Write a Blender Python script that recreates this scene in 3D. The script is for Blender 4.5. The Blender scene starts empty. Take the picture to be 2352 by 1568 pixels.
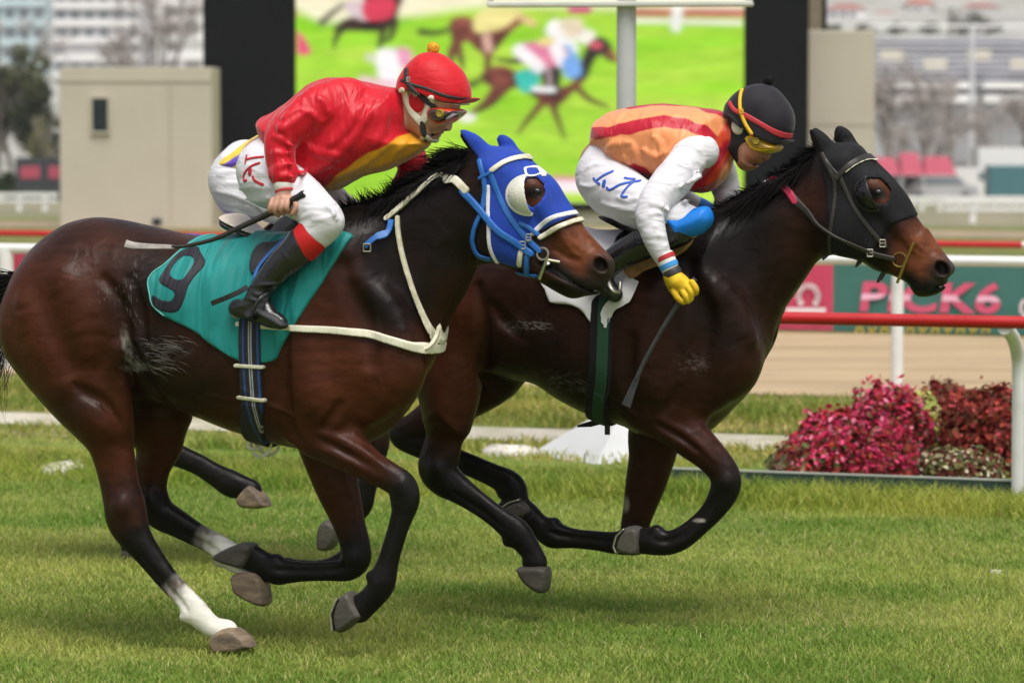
import bpy, math, random
import numpy as np
from mathutils import Vector

# ------------------------------------------------------------------ camera, sky, sun
S = bpy.context.scene
PW, PH = 2352.0, 1568.0            # the frame, in picture units
FOC = 8276.0                       # focal length in the same units
HOR = 300.0                        # height of the horizon in the frame
CAMH = 1.73
PITCH = math.atan((PH/2-HOR)/FOC)
cam_d = bpy.data.cameras.new('camera'); cam = bpy.data.objects.new('camera', cam_d)
S.collection.objects.link(cam); S.camera = cam
cam_d.sensor_width = 36.0; cam_d.lens = 36.0*FOC/PW
cam_d.clip_start = 0.5; cam_d.clip_end = 5000
cam.location = (0, 0, CAMH); cam.rotation_euler = (math.pi/2-PITCH, 0, 0)
cam_d.dof.use_dof = True; cam_d.dof.focus_distance = 12.3; cam_d.dof.aperture_fstop = 4.2

SUN_EL, SUN_AZ = math.radians(66), math.radians(165)    # azimuth: compass from +Y, clockwise
wd = bpy.data.worlds.new('World'); S.world = wd; wd.use_nodes = True
wn = wd.node_tree; bg = wn.nodes['Background']
sky = wn.nodes.new('ShaderNodeTexSky'); sky.sky_type = 'NISHITA'; sky.sun_disc = False
sky.sun_elevation = SUN_EL; sky.sun_rotation = SUN_AZ
sky.air_density = 1.0; sky.dust_density = 4.0; sky.ozone_density = 1.0
hs = wn.nodes.new('ShaderNodeHueSaturation'); hs.inputs['Saturation'].default_value = 0.35
wn.links.new(sky.outputs[0], hs.inputs['Color']); wn.links.new(hs.outputs[0], bg.inputs[0])
bg.inputs[1].default_value = 0.10
sun_d = bpy.data.lights.new('sun', 'SUN'); sun_d.energy = 2.0; sun_d.angle = math.radians(38)
sun_d.color = (1.0, 0.96, 0.9)
sun = bpy.data.objects.new('sun', sun_d); S.collection.objects.link(sun)
sd = Vector((math.sin(SUN_AZ)*math.cos(SUN_EL), math.cos(SUN_AZ)*math.cos(SUN_EL), math.sin(SUN_EL)))
sun.rotation_euler = (-sd).to_track_quat('-Z', 'Y').to_euler()
S.view_settings.view_transform = 'Standard'; S.view_settings.look = 'None'
S.view_settings.exposure = 0.58; S.view_settings.gamma = 1.0

# ------------------------------------------------------------------ picture <-> world
_f = np.array((0, math.cos(PITCH), -math.sin(PITCH))); _u = np.array((0, math.sin(PITCH), math.cos(PITCH)))
_r = np.array((1.0, 0, 0)); _c = np.array((0, 0, CAMH))
def ray(x, y): return _f + (x-PW/2)/FOC*_r + (PH/2-y)/FOC*_u
def ground(x, y, z=0.0):
    d = ray(x, y); t = (z-CAMH)/d[2]; return _c+t*d
def at_depth(x, y, Y):
    d = ray(x, y); return _c+d*(Y/d[1])
class Frame:
    """a vertical plane in the world: x forward, y to the left (away from the camera), z up"""
    def __init__(s, x, y, yaw):
        s.yaw = yaw; s.O = ground(x, y)
        s.ex = np.array((math.cos(yaw), -math.sin(yaw), 0)); s.ey = np.array((math.sin(yaw), math.cos(yaw), 0))
    def at(s, x, y, l=0.0):
        d = ray(x, y); t = (l-np.dot(_c-s.O, s.ey))/np.dot(d, s.ey); P = _c+t*d-s.O
        return np.array((np.dot(P, s.ex), l, P[2]))
    def sc(s, x, y, l=0.0):
        d = ray(x, y); return (l-np.dot(_c-s.O, s.ey))/np.dot(d, s.ey)/FOC
    def pts(s, P):                                   # rows (x, y, l, r) -> rows (s, l, z, r in metres)
        return np.array([list(s.at(p[0], p[1], p[2]))+[p[3]*s.sc(p[0], p[1], p[2])] for p in P])
    def poly(s, P, l=0.0):
        q = np.array([s.at(p[0], p[1], l) for p in P]); return q[:, [0, 2]]
    def world(s, v): return s.O+v[0]*s.ex+v[1]*s.ey+v[2]*np.array((0, 0, 1))
    def pix(s, V):                                   # local points -> picture coordinates
        Q = s.O+V[:, :1]*s.ex+V[:, 1:2]*s.ey+V[:, 2:3]*np.array((0, 0, 1.0))-_c
        d = Q@_f; return PW/2+FOC*(Q@_r)/d, PH/2-FOC*(Q@_u)/d
# coordinates read off enlargements
def zoomer(x0, y0, k):
    def f(*P): return [(x0/1.27551+p[0]/k, y0/1.27551+p[1]/k)+tuple(p[2:]) for p in P]
    return f
Z1 = zoomer(1100, 100, 5.555); Z2 = zoomer(1250, 350, 3.637); Z3 = zoomer(2080, 200, 5.555)
Z4 = zoomer(2300, 350, 3.636); Z5 = zoomer(600, 500, 4.0); Z6 = zoomer(1650, 380, 3.334)

# ------------------------------------------------------------------ distance fields -> meshes
def spl(P, n=4, closed=False):
    P = np.asarray(P, float); m = len(P)
    if m < 3 and not closed: return P
    out = []
    for i in range(m if closed else m-1):
        g = (lambda j: P[j % m]) if closed else (lambda j: P[min(max(j, 0), m-1)])
        a, b, c, d = g(i-1), g(i), g(i+1), g(i+2)
        for t in np.arange(n)/n:
            out.append(.5*(2*b+(c-a)*t+(2*a-5*b+4*c-d)*t*t+(3*b-a-3*c+d)*t**3))
    if not closed: out.append(P[-1])
    return np.array(out)
def smin(a, b, k):
    if k <= 0: return np.minimum(a, b)
    h = np.maximum(k-np.abs(a-b), 0)/k; return np.minimum(a, b)-h*h*(k*.25)
def soft(d, w): return np.clip(.5-d/(2*w), 0, 1)
def polysd(P, x, z):                                  # signed distance to a polygon, negative inside
    x = np.asarray(x, np.float32); z = np.asarray(z, np.float32)
    x, z = np.broadcast_arrays(x, z); d2 = np.full(x.shape, 1e9, np.float32); ins = np.zeros(x.shape, bool)
    n = len(P)
    for i in range(n):
        ax, az = P[i]; bx, bz = P[(i+1) % n]; ex, ez = bx-ax, bz-az; L = ex*ex+ez*ez
        if L < 1e-14: continue
        t = np.clip(((x-ax)*ex+(z-az)*ez)/L, 0, 1)
        d2 = np.minimum(d2, (x-ax-t*ex)**2+(z-az-t*ez)**2)
        if az != bz: ins ^= ((az > z) != (bz > z)) & (x < (bx-ax)*(z-az)/(bz-az)+ax)
    d = np.sqrt(d2); return np.where(ins, -d, d)
def linesd(P, x, z, w=None):                          # distance to a polyline (minus a half width)
    x = np.asarray(x, np.float32); z = np.asarray(z, np.float32)
    x, z = np.broadcast_arrays(x, z); d = np.full(x.shape, 1e6, np.float32)
    for i in range(len(P)-1):
        ax, az = P[i][:2]; ex, ez = P[i+1][0]-ax, P[i+1][1]-az; L = max(ex*ex+ez*ez, 1e-12)
        t = np.clip(((x-ax)*ex+(z-az)*ez)/L, 0, 1)
        q = np.sqrt((x-ax-t*ex)**2+(z-az-t*ez)**2)
        if w is not None: q = q-(w[i]+t*(w[i+1]-w[i]))
        d = np.minimum(d, q)
    return d
_rng = np.random.default_rng(7); _lat = _rng.random((32, 32, 32)).astype(np.float32)
def vnoise(x, y, z):
    i = [np.floor(a).astype(int) for a in (x, y, z)]; f = [a-b for a, b in zip((x, y, z), i)]
    f = [a*a*(3-2*a) for a in f]; r = 0
    for dx in (0, 1):
        for dy in (0, 1):
            for dz in (0, 1):
                w = (f[0] if dx else 1-f[0])*(f[1] if dy else 1-f[1])*(f[2] if dz else 1-f[2])
                r = r+w*_lat[(i[0]+dx) % 32, (i[1]+dy) % 32, (i[2]+dz) % 32]
    return r*2-1
class Field:
    def __init__(s, lo, hi, h):
        s.lo = np.array(lo, float); s.h = h
        n = np.ceil((np.array(hi)-s.lo)/h).astype(int)+1
        s.ax = [(s.lo[i]+h*np.arange(n[i])).astype(np.float32) for i in range(3)]
        s.D = np.full(n, 1.0, np.float32)
    def sl(s, lo, hi):
        r = []
        for i in range(3):
            a = int(np.floor((lo[i]-s.lo[i])/s.h)); b = int(np.ceil((hi[i]-s.lo[i])/s.h))+1
            n = len(s.ax[i]); r.append(slice(min(max(a, 0), n), min(max(b, 0), n)))
        return tuple(r)
    def axes(s, sl): return s.ax[0][sl[0]][:, None, None], s.ax[1][sl[1]][None, :, None], s.ax[2][sl[2]][None, None, :]
    def put(s, fn, lo, hi, k=.03, mode='u'):
        sl = s.sl(lo, hi)
        if any(q.stop <= q.start for q in sl): return
        v = fn(*s.axes(sl)); a = s.D[sl]
        s.D[sl] = smin(a, v, k) if mode == 'u' else -smin(-a, v, k)
    def chain(s, P, k=.03, mode='u', kl=1.0, n=4):
        P = np.asarray(P, float); P = spl(P, n) if n > 1 else P
        m = k+.035; r = P[:, 3]; q = P.copy(); q[:, 1] /= kl
        lo = (P[:, :3]-r[:, None]*np.array((1, kl, 1))-m).min(0); hi = (P[:, :3]+r[:, None]*np.array((1, kl, 1))+m).max(0)
        def fn(X, L, Zz):
            L = L/kl; best = None
            for a, b in zip(q[:-1], q[1:]):
                e = b[:3]-a[:3]; LL = max(float(e@e), 1e-10)
                t = np.clip(((X-a[0])*e[0]+(L-a[1])*e[1]+(Zz-a[2])*e[2])/LL, 0, 1)
                d = np.sqrt((X-a[0]-t*e[0])**2+(L-a[1]-t*e[1])**2+(Zz-a[2]-t*e[2])**2)-(a[3]+t*(b[3]-a[3]))
                best = d if best is None else np.minimum(best, d)
            return best
        s.put(fn, lo, hi, k, mode)
    def ball(s, c, r, k=.03, mode='u', rot=0.0):
        c = np.array(c, float); r = np.array(r if np.ndim(r) else (r,)*3, float); R = r.max()+k+.035
        ca, sa = math.cos(rot), math.sin(rot)
        def fn(X, L, Zz):
            x = (X-c[0])*ca+(Zz-c[2])*sa; z = -(X-c[0])*sa+(Zz-c[2])*ca
            return (np.sqrt((x/r[0])**2+((L-c[1])/r[1])**2+(z/r[2])**2)-1)*r.min()
        s.put(fn, c-R, c+R, k, mode)
    def inflate(s, P, l0, W, R, k=.03, mode='u', n=3):
        """a traced outline given thickness: rounded over R at its edge, W thick to each side of l0"""
        P = spl(P, n, True) if n > 1 else np.asarray(P); m = k+.04
        wmax = max(W[1]) if isinstance(W, tuple) else W
        lo = (P[:, 0].min()-m, l0-wmax-m, P[:, 1].min()-m); hi = (P[:, 0].max()+m, l0+wmax+m, P[:, 1].max()+m)
        def fn(X, L, Zz):
            d2 = polysd(P, X[:, :, 0], Zz[:, 0, :])[:, None, :]
            w = np.interp(X, W[0], W[1]).astype(np.float32) if isinstance(W, tuple) else W
            e = np.maximum(R+d2, 0); q = (L-l0)*(R/w)
            return np.sqrt(e*e+q*q)-R
        s.put(fn, lo, hi, k, mode)
    def surf(s, x, z, side=-1):
        i = int(round((x-s.lo[0])/s.h)); k = int(round((z-s.lo[2])/s.h))
        i = min(max(i, 0), s.D.shape[0]-1); k = min(max(k, 0), s.D.shape[2]-1)
        c = s.D[i, :, k]; w = np.where(c < 0)[0]
        if len(w) == 0: return 0.0
        j = w[0] if side < 0 else w[-1]; jj = j-1 if side < 0 else j+1
        if jj < 0 or jj >= len(c): return float(s.ax[1][j])
        t = c[j]/(c[j]-c[jj]); return float(s.ax[1][j]+t*(s.ax[1][jj]-s.ax[1][j]))
    def ridge(s, fr, P, r, inset=.5, k=.02, mode='u', lref=-.2, side=-1):
        """a swelling (or with mode 's' a crease) that follows the surface under a traced line"""
        Q = []
        for p in spl(np.array([q[:2] for q in P], float), 3):
            a = fr.at(p[0], p[1], lref)
            for _ in range(3): l = s.surf(a[0], a[2], side); a = fr.at(p[0], p[1], l)
            Q.append(a)
        Q = np.array(Q); rr = np.interp(np.linspace(0, 1, len(Q)), np.linspace(0, 1, len(r)), r) if np.ndim(r) else np.full(len(Q), r)
        w = np.sin(np.linspace(.12, 1, len(Q))*math.pi*.94)**.5
        rr = rr*w; Q[:, 1] -= side*rr*inset
        s.chain(np.c_[Q, rr], k, mode, n=1)
    def copy_box(s, lo, hi):
        sl = s.sl(lo, hi); g = Field.__new__(Field); g.h = s.h
        g.ax = [s.ax[i][sl[i]] for i in range(3)]; g.lo = np.array([a[0] for a in g.ax], float); g.D = s.D[sl].copy(); return g
    def finer(s):                                     # the same field on a grid twice as fine
        for ax in range(3):
            D = np.moveaxis(s.D, ax, 0); E = np.empty((2*len(D)-1,)+D.shape[1:], np.float32); E[::2] = D; E[1::2] = .5*(D[1:]+D[:-1])
            E[2:-2:2] = .75*E[2:-2:2]+.125*(E[1:-3:2]+E[3:-1:2])*1.0 if len(E) > 5 else E[2:-2:2]
            s.D = np.moveaxis(E, 0, ax); a = s.ax[ax]; s.ax[ax] = np.linspace(a[0], a[-1], 2*len(a)-1).astype(np.float32)
        s.D = np.ascontiguousarray(s.D); s.h = s.h/2
    def shell(s, fr, region, t, lref, lo=None, hi=None, side=0, k=.004):
        """cloth or strap lying on this body: the body grown by t, kept where region(X, Z) < 0"""
        lo = s.lo if lo is None else lo; hi = [a[-1] for a in s.ax] if hi is None else hi
        g = s.copy_box(lo, hi)
        if g.D.size*8 < 9e6 and s.h > .0036: g.finer()
        G = np.gradient(g.D, g.h)
        gm = np.sqrt(G[0]**2+G[1]**2+G[2]**2); v = g.D/np.clip(gm, .35, 1.6)-t
        X, L, Zz = g.ax[0][:, None, None], g.ax[1][None, :, None], g.ax[2][None, None, :]
        q = region(X[:, :, 0], Zz[:, 0, :])[:, None, :]
        g.D = -smin(-v, -np.broadcast_to(q, v.shape), k)
        if side: g.D = np.maximum(g.D, L if side < 0 else -L)
        return g
    def mesh(s, smooth=1):
        D = s.D.copy()
        for ax in range(3):
            for e in (0, -1):
                ix = [slice(None)]*3; ix[ax] = e; D[tuple(ix)] = np.maximum(D[tuple(ix)], s.h*.5)
        I = D < 0; c = np.zeros(tuple(n-1 for n in D.shape), np.int8)
        cor = [(a, b, d) for a in (0, 1) for b in (0, 1) for d in (0, 1)]
        sh = c.shape
        for a, b, d in cor: c += I[a:a+sh[0], b:b+sh[1], d:d+sh[2]]
        ijk = np.argwhere((c > 0) & (c < 8)); n = len(ijk)
        if n == 0: return np.zeros((0, 3)), np.zeros((0, 4), int)
        ids = np.full(sh, -1, np.int32); ids[ijk[:, 0], ijk[:, 1], ijk[:, 2]] = np.arange(n)
        val = {q: D[ijk[:, 0]+q[0], ijk[:, 1]+q[1], ijk[:, 2]+q[2]] for q in cor}
        acc = np.zeros((n, 3)); cnt = np.zeros(n)
        for q in cor:
            for ax in range(3):
                if q[ax]: continue
                p = list(q); p[ax] = 1; p = tuple(p); va, vb = val[q], val[p]; m = (va < 0) != (vb < 0)
                t = np.where(m, va/np.where(va == vb, 1, va-vb), 0)
                for a in range(3): acc[:, a] += np.where(m, q[a]+(t if a == ax else 0), 0)
                cnt += m
        V = s.lo+s.h*(ijk+acc/np.maximum(cnt, 1)[:, None]); Fs = []
        for ax in range(3):
            a1, a2 = [(1, 2), (2, 0), (0, 1)][ax]
            lo = [slice(None)]*3; hi = [slice(None)]*3; lo[ax] = slice(0, -1); hi[ax] = slice(1, None)
            x = I[tuple(lo)] != I[tuple(hi)]; e = np.argwhere(x)
            e = e[(e[:, a1] > 0) & (e[:, a2] > 0) & (e[:, a1] < D.shape[a1]-1) & (e[:, a2] < D.shape[a2]-1)]
            o = []
            for d1, d2 in ((-1, -1), (0, -1), (0, 0), (-1, 0)):
                w = e.copy(); w[:, a1] += d1; w[:, a2] += d2; o.append(ids[w[:, 0], w[:, 1], w[:, 2]])
            q = np.stack(o, 1); flip = ~I[e[:, 0], e[:, 1], e[:, 2]]; q[flip] = q[flip][:, ::-1]; Fs.append(q)
        Q = np.concatenate(Fs); Q = Q[(Q >= 0).all(1)]
        for _ in range(smooth):
            E = np.concatenate([Q[:, [0, 1]], Q[:, [1, 2]], Q[:, [2, 3]], Q[:, [3, 0]]])
            E = np.concatenate([E, E[:, ::-1]]); k = np.maximum(np.bincount(E[:, 0], minlength=n), 1)
            M = np.stack([np.bincount(E[:, 0], weights=V[E[:, 1], a], minlength=n) for a in range(3)], 1)/k[:, None]
            V = V+.5*(M-V)
        return V, Q

# ------------------------------------------------------------------ objects
def tag(o, label=None, cat=None, group=None, kind=None):
    if label: o['label'] = label
    if cat: o['category'] = cat
    if group: o['group'] = group
    if kind: o['kind'] = kind
    return o
def empty(name, loc, yaw=0.0):
    o = bpy.data.objects.new(name, None); S.collection.objects.link(o); o.location = loc
    o.rotation_euler = (0, 0, -yaw); o.empty_display_size = .1; return o
def obj(name, V, Fa, m, parent=None, col=None, smooth=True, attr='col'):
    V = np.asarray(V, np.float32); me = bpy.data.meshes.new(name)
    if isinstance(Fa, np.ndarray):
        k = Fa.shape[1]; nf = len(Fa); me.vertices.add(len(V)); me.vertices.foreach_set('co', V.ravel())
        me.loops.add(nf*k); me.loops.foreach_set('vertex_index', Fa.astype(np.int32).ravel())
        me.polygons.add(nf); me.polygons.foreach_set('loop_start', np.arange(nf, dtype=np.int32)*k)
    else: me.from_pydata(V.tolist(), [], [list(f) for f in Fa])
    me.update(calc_edges=True); me.validate()
    me.polygons.foreach_set('use_smooth', np.full(len(me.polygons), smooth))
    if col is not None:
        a = me.color_attributes.new(attr, 'FLOAT_COLOR', 'POINT'); c = np.ones((len(V), 4), np.float32)
        c[:, :np.asarray(col).shape[1]] = col; a.data.foreach_set('color', c.ravel())
    for q in (m if isinstance(m, (list, tuple)) else [m]): me.materials.append(q)
    o = bpy.data.objects.new(name, me); S.collection.objects.link(o)
    if parent is not None: o.parent = parent
    return o
class MB:
    """collects simple shapes into one mesh"""
    def __init__(s): s.V = []; s.F = []
    def add(s, V, F):
        b = len(s.V); s.V += [tuple(v) for v in V]; s.F += [tuple(i+b for i in f) for f in F]; return s
    def box(s, c, d, ex=(1, 0, 0), ey=(0, 1, 0), bev=0.0):
        c = np.array(c, float); ex = np.array(ex, float); ey = np.array(ey, float); ez = np.array((0, 0, 1.0))
        h = np.array(d)/2.0; b = min(bev, h.min()*.9)
        if b <= 0:
            V = [c+i*h[0]*ex+j*h[1]*ey+k*h[2]*ez for k in (-1, 1) for i, j in ((-1, -1), (1, -1), (1, 1), (-1, 1))]
            return s.add(V, [(3, 2, 1, 0), (4, 5, 6, 7), (0, 1, 5, 4), (1, 2, 6, 5), (2, 3, 7, 6), (3, 0, 4, 7)])
        V = []
        for kz, ins in ((-h[2], b), (-h[2]+b, 0), (h[2]-b, 0), (h[2], b)):
            X, Y = h[0]-ins, h[1]-ins; q = b if ins == 0 else b*.6
            for i, j in ((-X, -Y+q), (-X+q, -Y), (X-q, -Y), (X, -Y+q), (X, Y-q), (X-q, Y), (-X+q, Y), (-X, Y-q)):
                V.append(c+i*ex+j*ey+kz*ez)
        F = [tuple(range(7, -1, -1)), tuple(range(24, 32))]
        for r in range(3):
            for i in range(8): F.append((r*8+i, r*8+(i+1) % 8, r*8+8+(i+1) % 8, r*8+8+i))
        return s.add(V, F)
    def tube(s, P, r, n=10, caps=True, flat=1.0, up=(0, 0, 1)):
        P = np.asarray(P, float); m = len(P); r = np.full(m, r) if np.ndim(r) == 0 else np.asarray(r, float)
        T = np.gradient(P, axis=0); T /= np.maximum(np.linalg.norm(T, axis=1), 1e-9)[:, None]
        u = np.array(up, float); V = []; a = np.cross(T[0], u)
        if np.linalg.norm(a) < .1: a = np.cross(T[0], (0, 1, 0.01))
        for i in range(m):
            a = a-T[i]*(a@T[i]); a /= max(np.linalg.norm(a), 1e-9); b = np.cross(a, T[i])
            for j in range(n):
                t = 2*math.pi*j/n; V.append(P[i]+r[i]*(math.cos(t)*a*flat+math.sin(t)*b))
        F = [(i*n+j, i*n+(j+1) % n, (i+1)*n+(j+1) % n, (i+1)*n+j) for i in range(m-1) for j in range(n)]
        if caps: F += [tuple(range(n-1, -1, -1)), tuple(range((m-1)*n, m*n))]
        return s.add(V, F)
    def sphere(s, c, r, nu=16, nv=10):
        c = np.array(c, float); r = np.array(r if np.ndim(r) else (r,)*3); V = [c+r*np.array((0, 0, 1))]; F = []
        for i in range(1, nv):
            p = math.pi*i/nv
            for j in range(nu): t = 2*math.pi*j/nu; V.append(c+r*np.array((math.sin(p)*math.cos(t), math.sin(p)*math.sin(t), math.cos(p))))
        V.append(c-r*np.array((0, 0, 1)))
        for j in range(nu): F.append((0, 1+j, 1+(j+1) % nu)); F.append((len(V)-1, 1+(nv-2)*nu+(j+1) % nu, 1+(nv-2)*nu+j))
        for i in range(nv-2):
            for j in range(nu): F.append((1+i*nu+j, 1+(i+1)*nu+j, 1+(i+1)*nu+(j+1) % nu, 1+i*nu+(j+1) % nu))
        return s.add(V, F)
    def prism(s, P, y0, y1):                          # outline in (x, z), from y0 to y1
        n = len(P); V = [(p[0], y0, p[1]) for p in P]+[(p[0], y1, p[1]) for p in P]
        F = [tuple(range(n)), tuple(range(2*n-1, n-1, -1))]+[(i, n+i, n+(i+1) % n, (i+1) % n) for i in range(n)]
        return s.add(V, F)
    def ribbon(s, P, N, w, t=.003):
        """a flat strap along P; N the outward side at each point; w its full width"""
        P = np.asarray(P, float); N = np.asarray(N, float)
        if N.ndim == 1: N = np.tile(N, (len(P), 1))
        w = np.full(len(P), w) if np.ndim(w) == 0 else np.asarray(w)
        T = np.gradient(P, axis=0); T /= np.maximum(np.linalg.norm(T, axis=1), 1e-9)[:, None]
        B = np.cross(T, N); B /= np.maximum(np.linalg.norm(B, axis=1), 1e-9)[:, None]; M = np.cross(B, T); V = []
        for i in range(len(P)):
            for a, b in ((-1, 0), (-.8, 1), (.8, 1), (1, 0), (.8, -1), (-.8, -1)): V.append(P[i]+B[i]*w[i]*.5*a+M[i]*t*.5*b)
        F = [(i*6+j, i*6+(j+1) % 6, i*6+6+(j+1) % 6, i*6+6+j) for i in range(len(P)-1) for j in range(6)]
        F += [tuple(range(5, -1, -1)), tuple(range(len(V)-6, len(V)))]
        return s.add(V, F)
    def build(s, name, m, parent=None, smooth=False):
        o = obj(name, s.V, s.F, m, parent, smooth=smooth)
        if smooth:
            a = np.array([math.cos(math.radians(50))])
            try: o.data.set_sharp_from_angle(angle=math.radians(42))
            except Exception: pass
        return o

# ------------------------------------------------------------------ materials
def lin(h):
    h = h.lstrip('#'); c = [int(h[i:i+2], 16)/255 for i in (0, 2, 4)]
    return tuple(x/12.92 if x <= .04045 else ((x+.055)/1.055)**2.4 for x in c)
def mat(name, col=(.5, .5, .5), rough=.6, spec=.5, noise=.15, nscale=8, bump=0.0, bscale=60, stretch=(1, 1, 1), metal=0.0,
        sheen=0.0, attr=None, coat=0.0, emit=None, col2=None, mixscale=3.0, detail=4, bdist=.004, mixlo=.42, mixhi=.58, trans=0.0, bump2=None):
    m = bpy.data.materials.new(name); m.use_nodes = True; t = m.node_tree; L = t.links; p = t.nodes['Principled BSDF']
    def nd(k): return t.nodes.new(k)
    tc = nd('ShaderNodeTexCoord'); mp = nd('ShaderNodeMapping'); mp.inputs['Scale'].default_value = stretch
    L.new(tc.outputs['Object'], mp.inputs[0])
    if attr:
        a = nd('ShaderNodeAttribute'); a.attribute_name = attr; src = a.outputs['Color']
    else:
        a = nd('ShaderNodeRGB'); a.outputs[0].default_value = (*col, 1); src = a.outputs[0]
    if col2 is not None:
        n2 = nd('ShaderNodeTexNoise'); n2.inputs['Scale'].default_value = mixscale; n2.inputs['Detail'].default_value = 5
        L.new(mp.outputs[0], n2.inputs['Vector']); rr = nd('ShaderNodeMapRange'); rr.inputs[1].default_value = mixlo; rr.inputs[2].default_value = mixhi
        L.new(n2.outputs['Fac'], rr.inputs[0]); mx = nd('ShaderNodeMix'); mx.data_type = 'RGBA'
        L.new(rr.outputs[0], mx.inputs[0]); L.new(src, mx.inputs[6]); mx.inputs[7].default_value = (*col2, 1); src = mx.outputs[2]
    if noise > 0:
        n = nd('ShaderNodeTexNoise'); n.inputs['Scale'].default_value = nscale; n.inputs['Detail'].default_value = detail
        L.new(mp.outputs[0], n.inputs['Vector']); mr = nd('ShaderNodeMapRange')
        mr.inputs[1].default_value = .3; mr.inputs[2].default_value = .7; mr.inputs[3].default_value = 1-noise; mr.inputs[4].default_value = 1+noise
        L.new(n.outputs['Fac'], mr.inputs[0]); hv = nd('ShaderNodeHueSaturation'); L.new(mr.outputs[0], hv.inputs['Value']); L.new(src, hv.inputs['Color']); src = hv.outputs[0]
        rm = nd('ShaderNodeMapRange'); rm.inputs[1].default_value = .3; rm.inputs[2].default_value = .7
        rm.inputs[3].default_value = max(rough-.08, .02); rm.inputs[4].default_value = min(rough+.08, 1); L.new(n.outputs['Fac'], rm.inputs[0]); L.new(rm.outputs[0], p.inputs['Roughness'])
    else: p.inputs['Roughness'].default_value = rough
    L.new(src, p.inputs['Base Color']); p.inputs['Specular IOR Level'].default_value = spec; p.inputs['Metallic'].default_value = metal
    if sheen: p.inputs['Sheen Weight'].default_value = sheen; p.inputs['Sheen Roughness'].default_value = .4
    if coat: p.inputs['Coat Weight'].default_value = coat; p.inputs['Coat Roughness'].default_value = .12
    if trans: p.inputs['Transmission Weight'].default_value = trans
    if emit:
        L.new(src, p.inputs['Emission Color']); p.inputs['Emission Strength'].default_value = emit
    if bump:
        b = nd('ShaderNodeTexNoise'); b.inputs['Scale'].default_value = bscale; b.inputs['Detail'].default_value = 3
        L.new(mp.outputs[0], b.inputs['Vector']); bp = nd('ShaderNodeBump'); bp.inputs['Strength'].default_value = bump; bp.inputs['Distance'].default_value = bdist
        L.new(b.outputs['Fac'], bp.inputs['Height'])
        if bump2:
            b2 = nd('ShaderNodeTexNoise'); b2.inputs['Scale'].default_value = bump2[1]; b2.inputs['Detail'].default_value = 2; b2.inputs['Distortion'].default_value = .6
            m2 = nd('ShaderNodeMapping'); m2.inputs['Scale'].default_value = bump2[3]; m2.inputs['Rotation'].default_value = bump2[4]
            L.new(tc.outputs['Object'], m2.inputs[0]); L.new(m2.outputs[0], b2.inputs['Vector'])
            q = nd('ShaderNodeBump'); q.inputs['Strength'].default_value = bump2[0]; q.inputs['Distance'].default_value = bump2[2]
            L.new(b2.outputs['Fac'], q.inputs['Height']); L.new(q.outputs[0], bp.inputs['Normal'])
        L.new(bp.outputs[0], p.inputs['Normal'])
    return m
# ------------------------------------------------------------------ the racecourse: grounds, rails, boards, buildings
TR = math.radians(21.0)
DR = np.array((math.cos(TR), -math.sin(TR), 0)); NR = np.array((math.sin(TR), math.cos(TR), 0))   # along the rails, and away from the camera
RAILYAW = TR
def strip(name, y_near, y_far, z, m, x0=1176, a=-60, b=60, seg=60, wob=0.0, kind='structure', seed=0):
    """a band of ground between two lines that run along the rails; the lines pass through picture points (x0, y)"""
    p, q = ground(x0, y_near), ground(x0, y_far); n0, n1 = p@NR, q@NR; V = []; F = []
    for i in range(seg+1):
        t = a+(b-a)*i/seg; w0 = vnoise(np.array([t*.9+seed]), np.array([.3]), np.array([.1]))[0]*wob; w1 = vnoise(np.array([t*.8+seed+9]), np.array([.7]), np.array([.1]))[0]*wob
        for n in (n0+w0, n1+w1): v = DR*t+NR*n; V.append((v[0], v[1], z))
    for i in range(seg): F.append((2*i, 2*i+2, 2*i+3, 2*i+1))
    o = obj(name, V, F, m); tag(o, kind=kind); return o
M_GRASS = mat('turf', col=(.125, .19, .03), col2=(.18, .22, .055), mixscale=.9, rough=.9, spec=.1, noise=.28, nscale=7, bump=.8, bscale=60, bdist=.02)
M_ROUGH = mat('rough_grass', col=(.12, .155, .03), col2=(.20, .19, .075), mixscale=1.2, rough=.95, spec=.1, noise=.35, nscale=3, bump=1.0, bscale=14, bdist=.08, stretch=(.6, 1, 1))
M_DIRT = mat('harrowed_dirt', col=(.43, .325, .205), col2=(.30, .215, .13), mixscale=1.6, mixlo=.46, mixhi=.72, rough=.95, spec=.1, noise=.16, nscale=9, bump=.9, bscale=5, bdist=.08, stretch=(.16, 1.8, 1))
M_PATH = mat('pale_gravel', col=(.50, .46, .38), col2=(.38, .35, .25), mixscale=2.5, rough=.95, noise=.15, nscale=20, bump=.5, bscale=30, bdist=.02)
M_FAR = mat('far_ground', col=(.16, .17, .085), col2=(.24, .21, .14), mixscale=.12, rough=.95, noise=.2, nscale=.5)
M_WRAIL = mat('white_rail', col=(.78, .78, .76), rough=.38, spec=.5, noise=.05, nscale=6, col2=(.62, .63, .58), mixscale=5, mixlo=.55, mixhi=.75)
M_RRAIL = mat('red_rail', col=lin('#b5161b'), rough=.35, spec=.5, noise=.06, nscale=5, coat=.2)
M_GBOARD = mat('green_board', col=(.025, .055, .045), rough=.6, noise=.2)
M_PALE = mat('pale_plastic', col=(.66, .66, .60), rough=.5, noise=.08)

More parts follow.
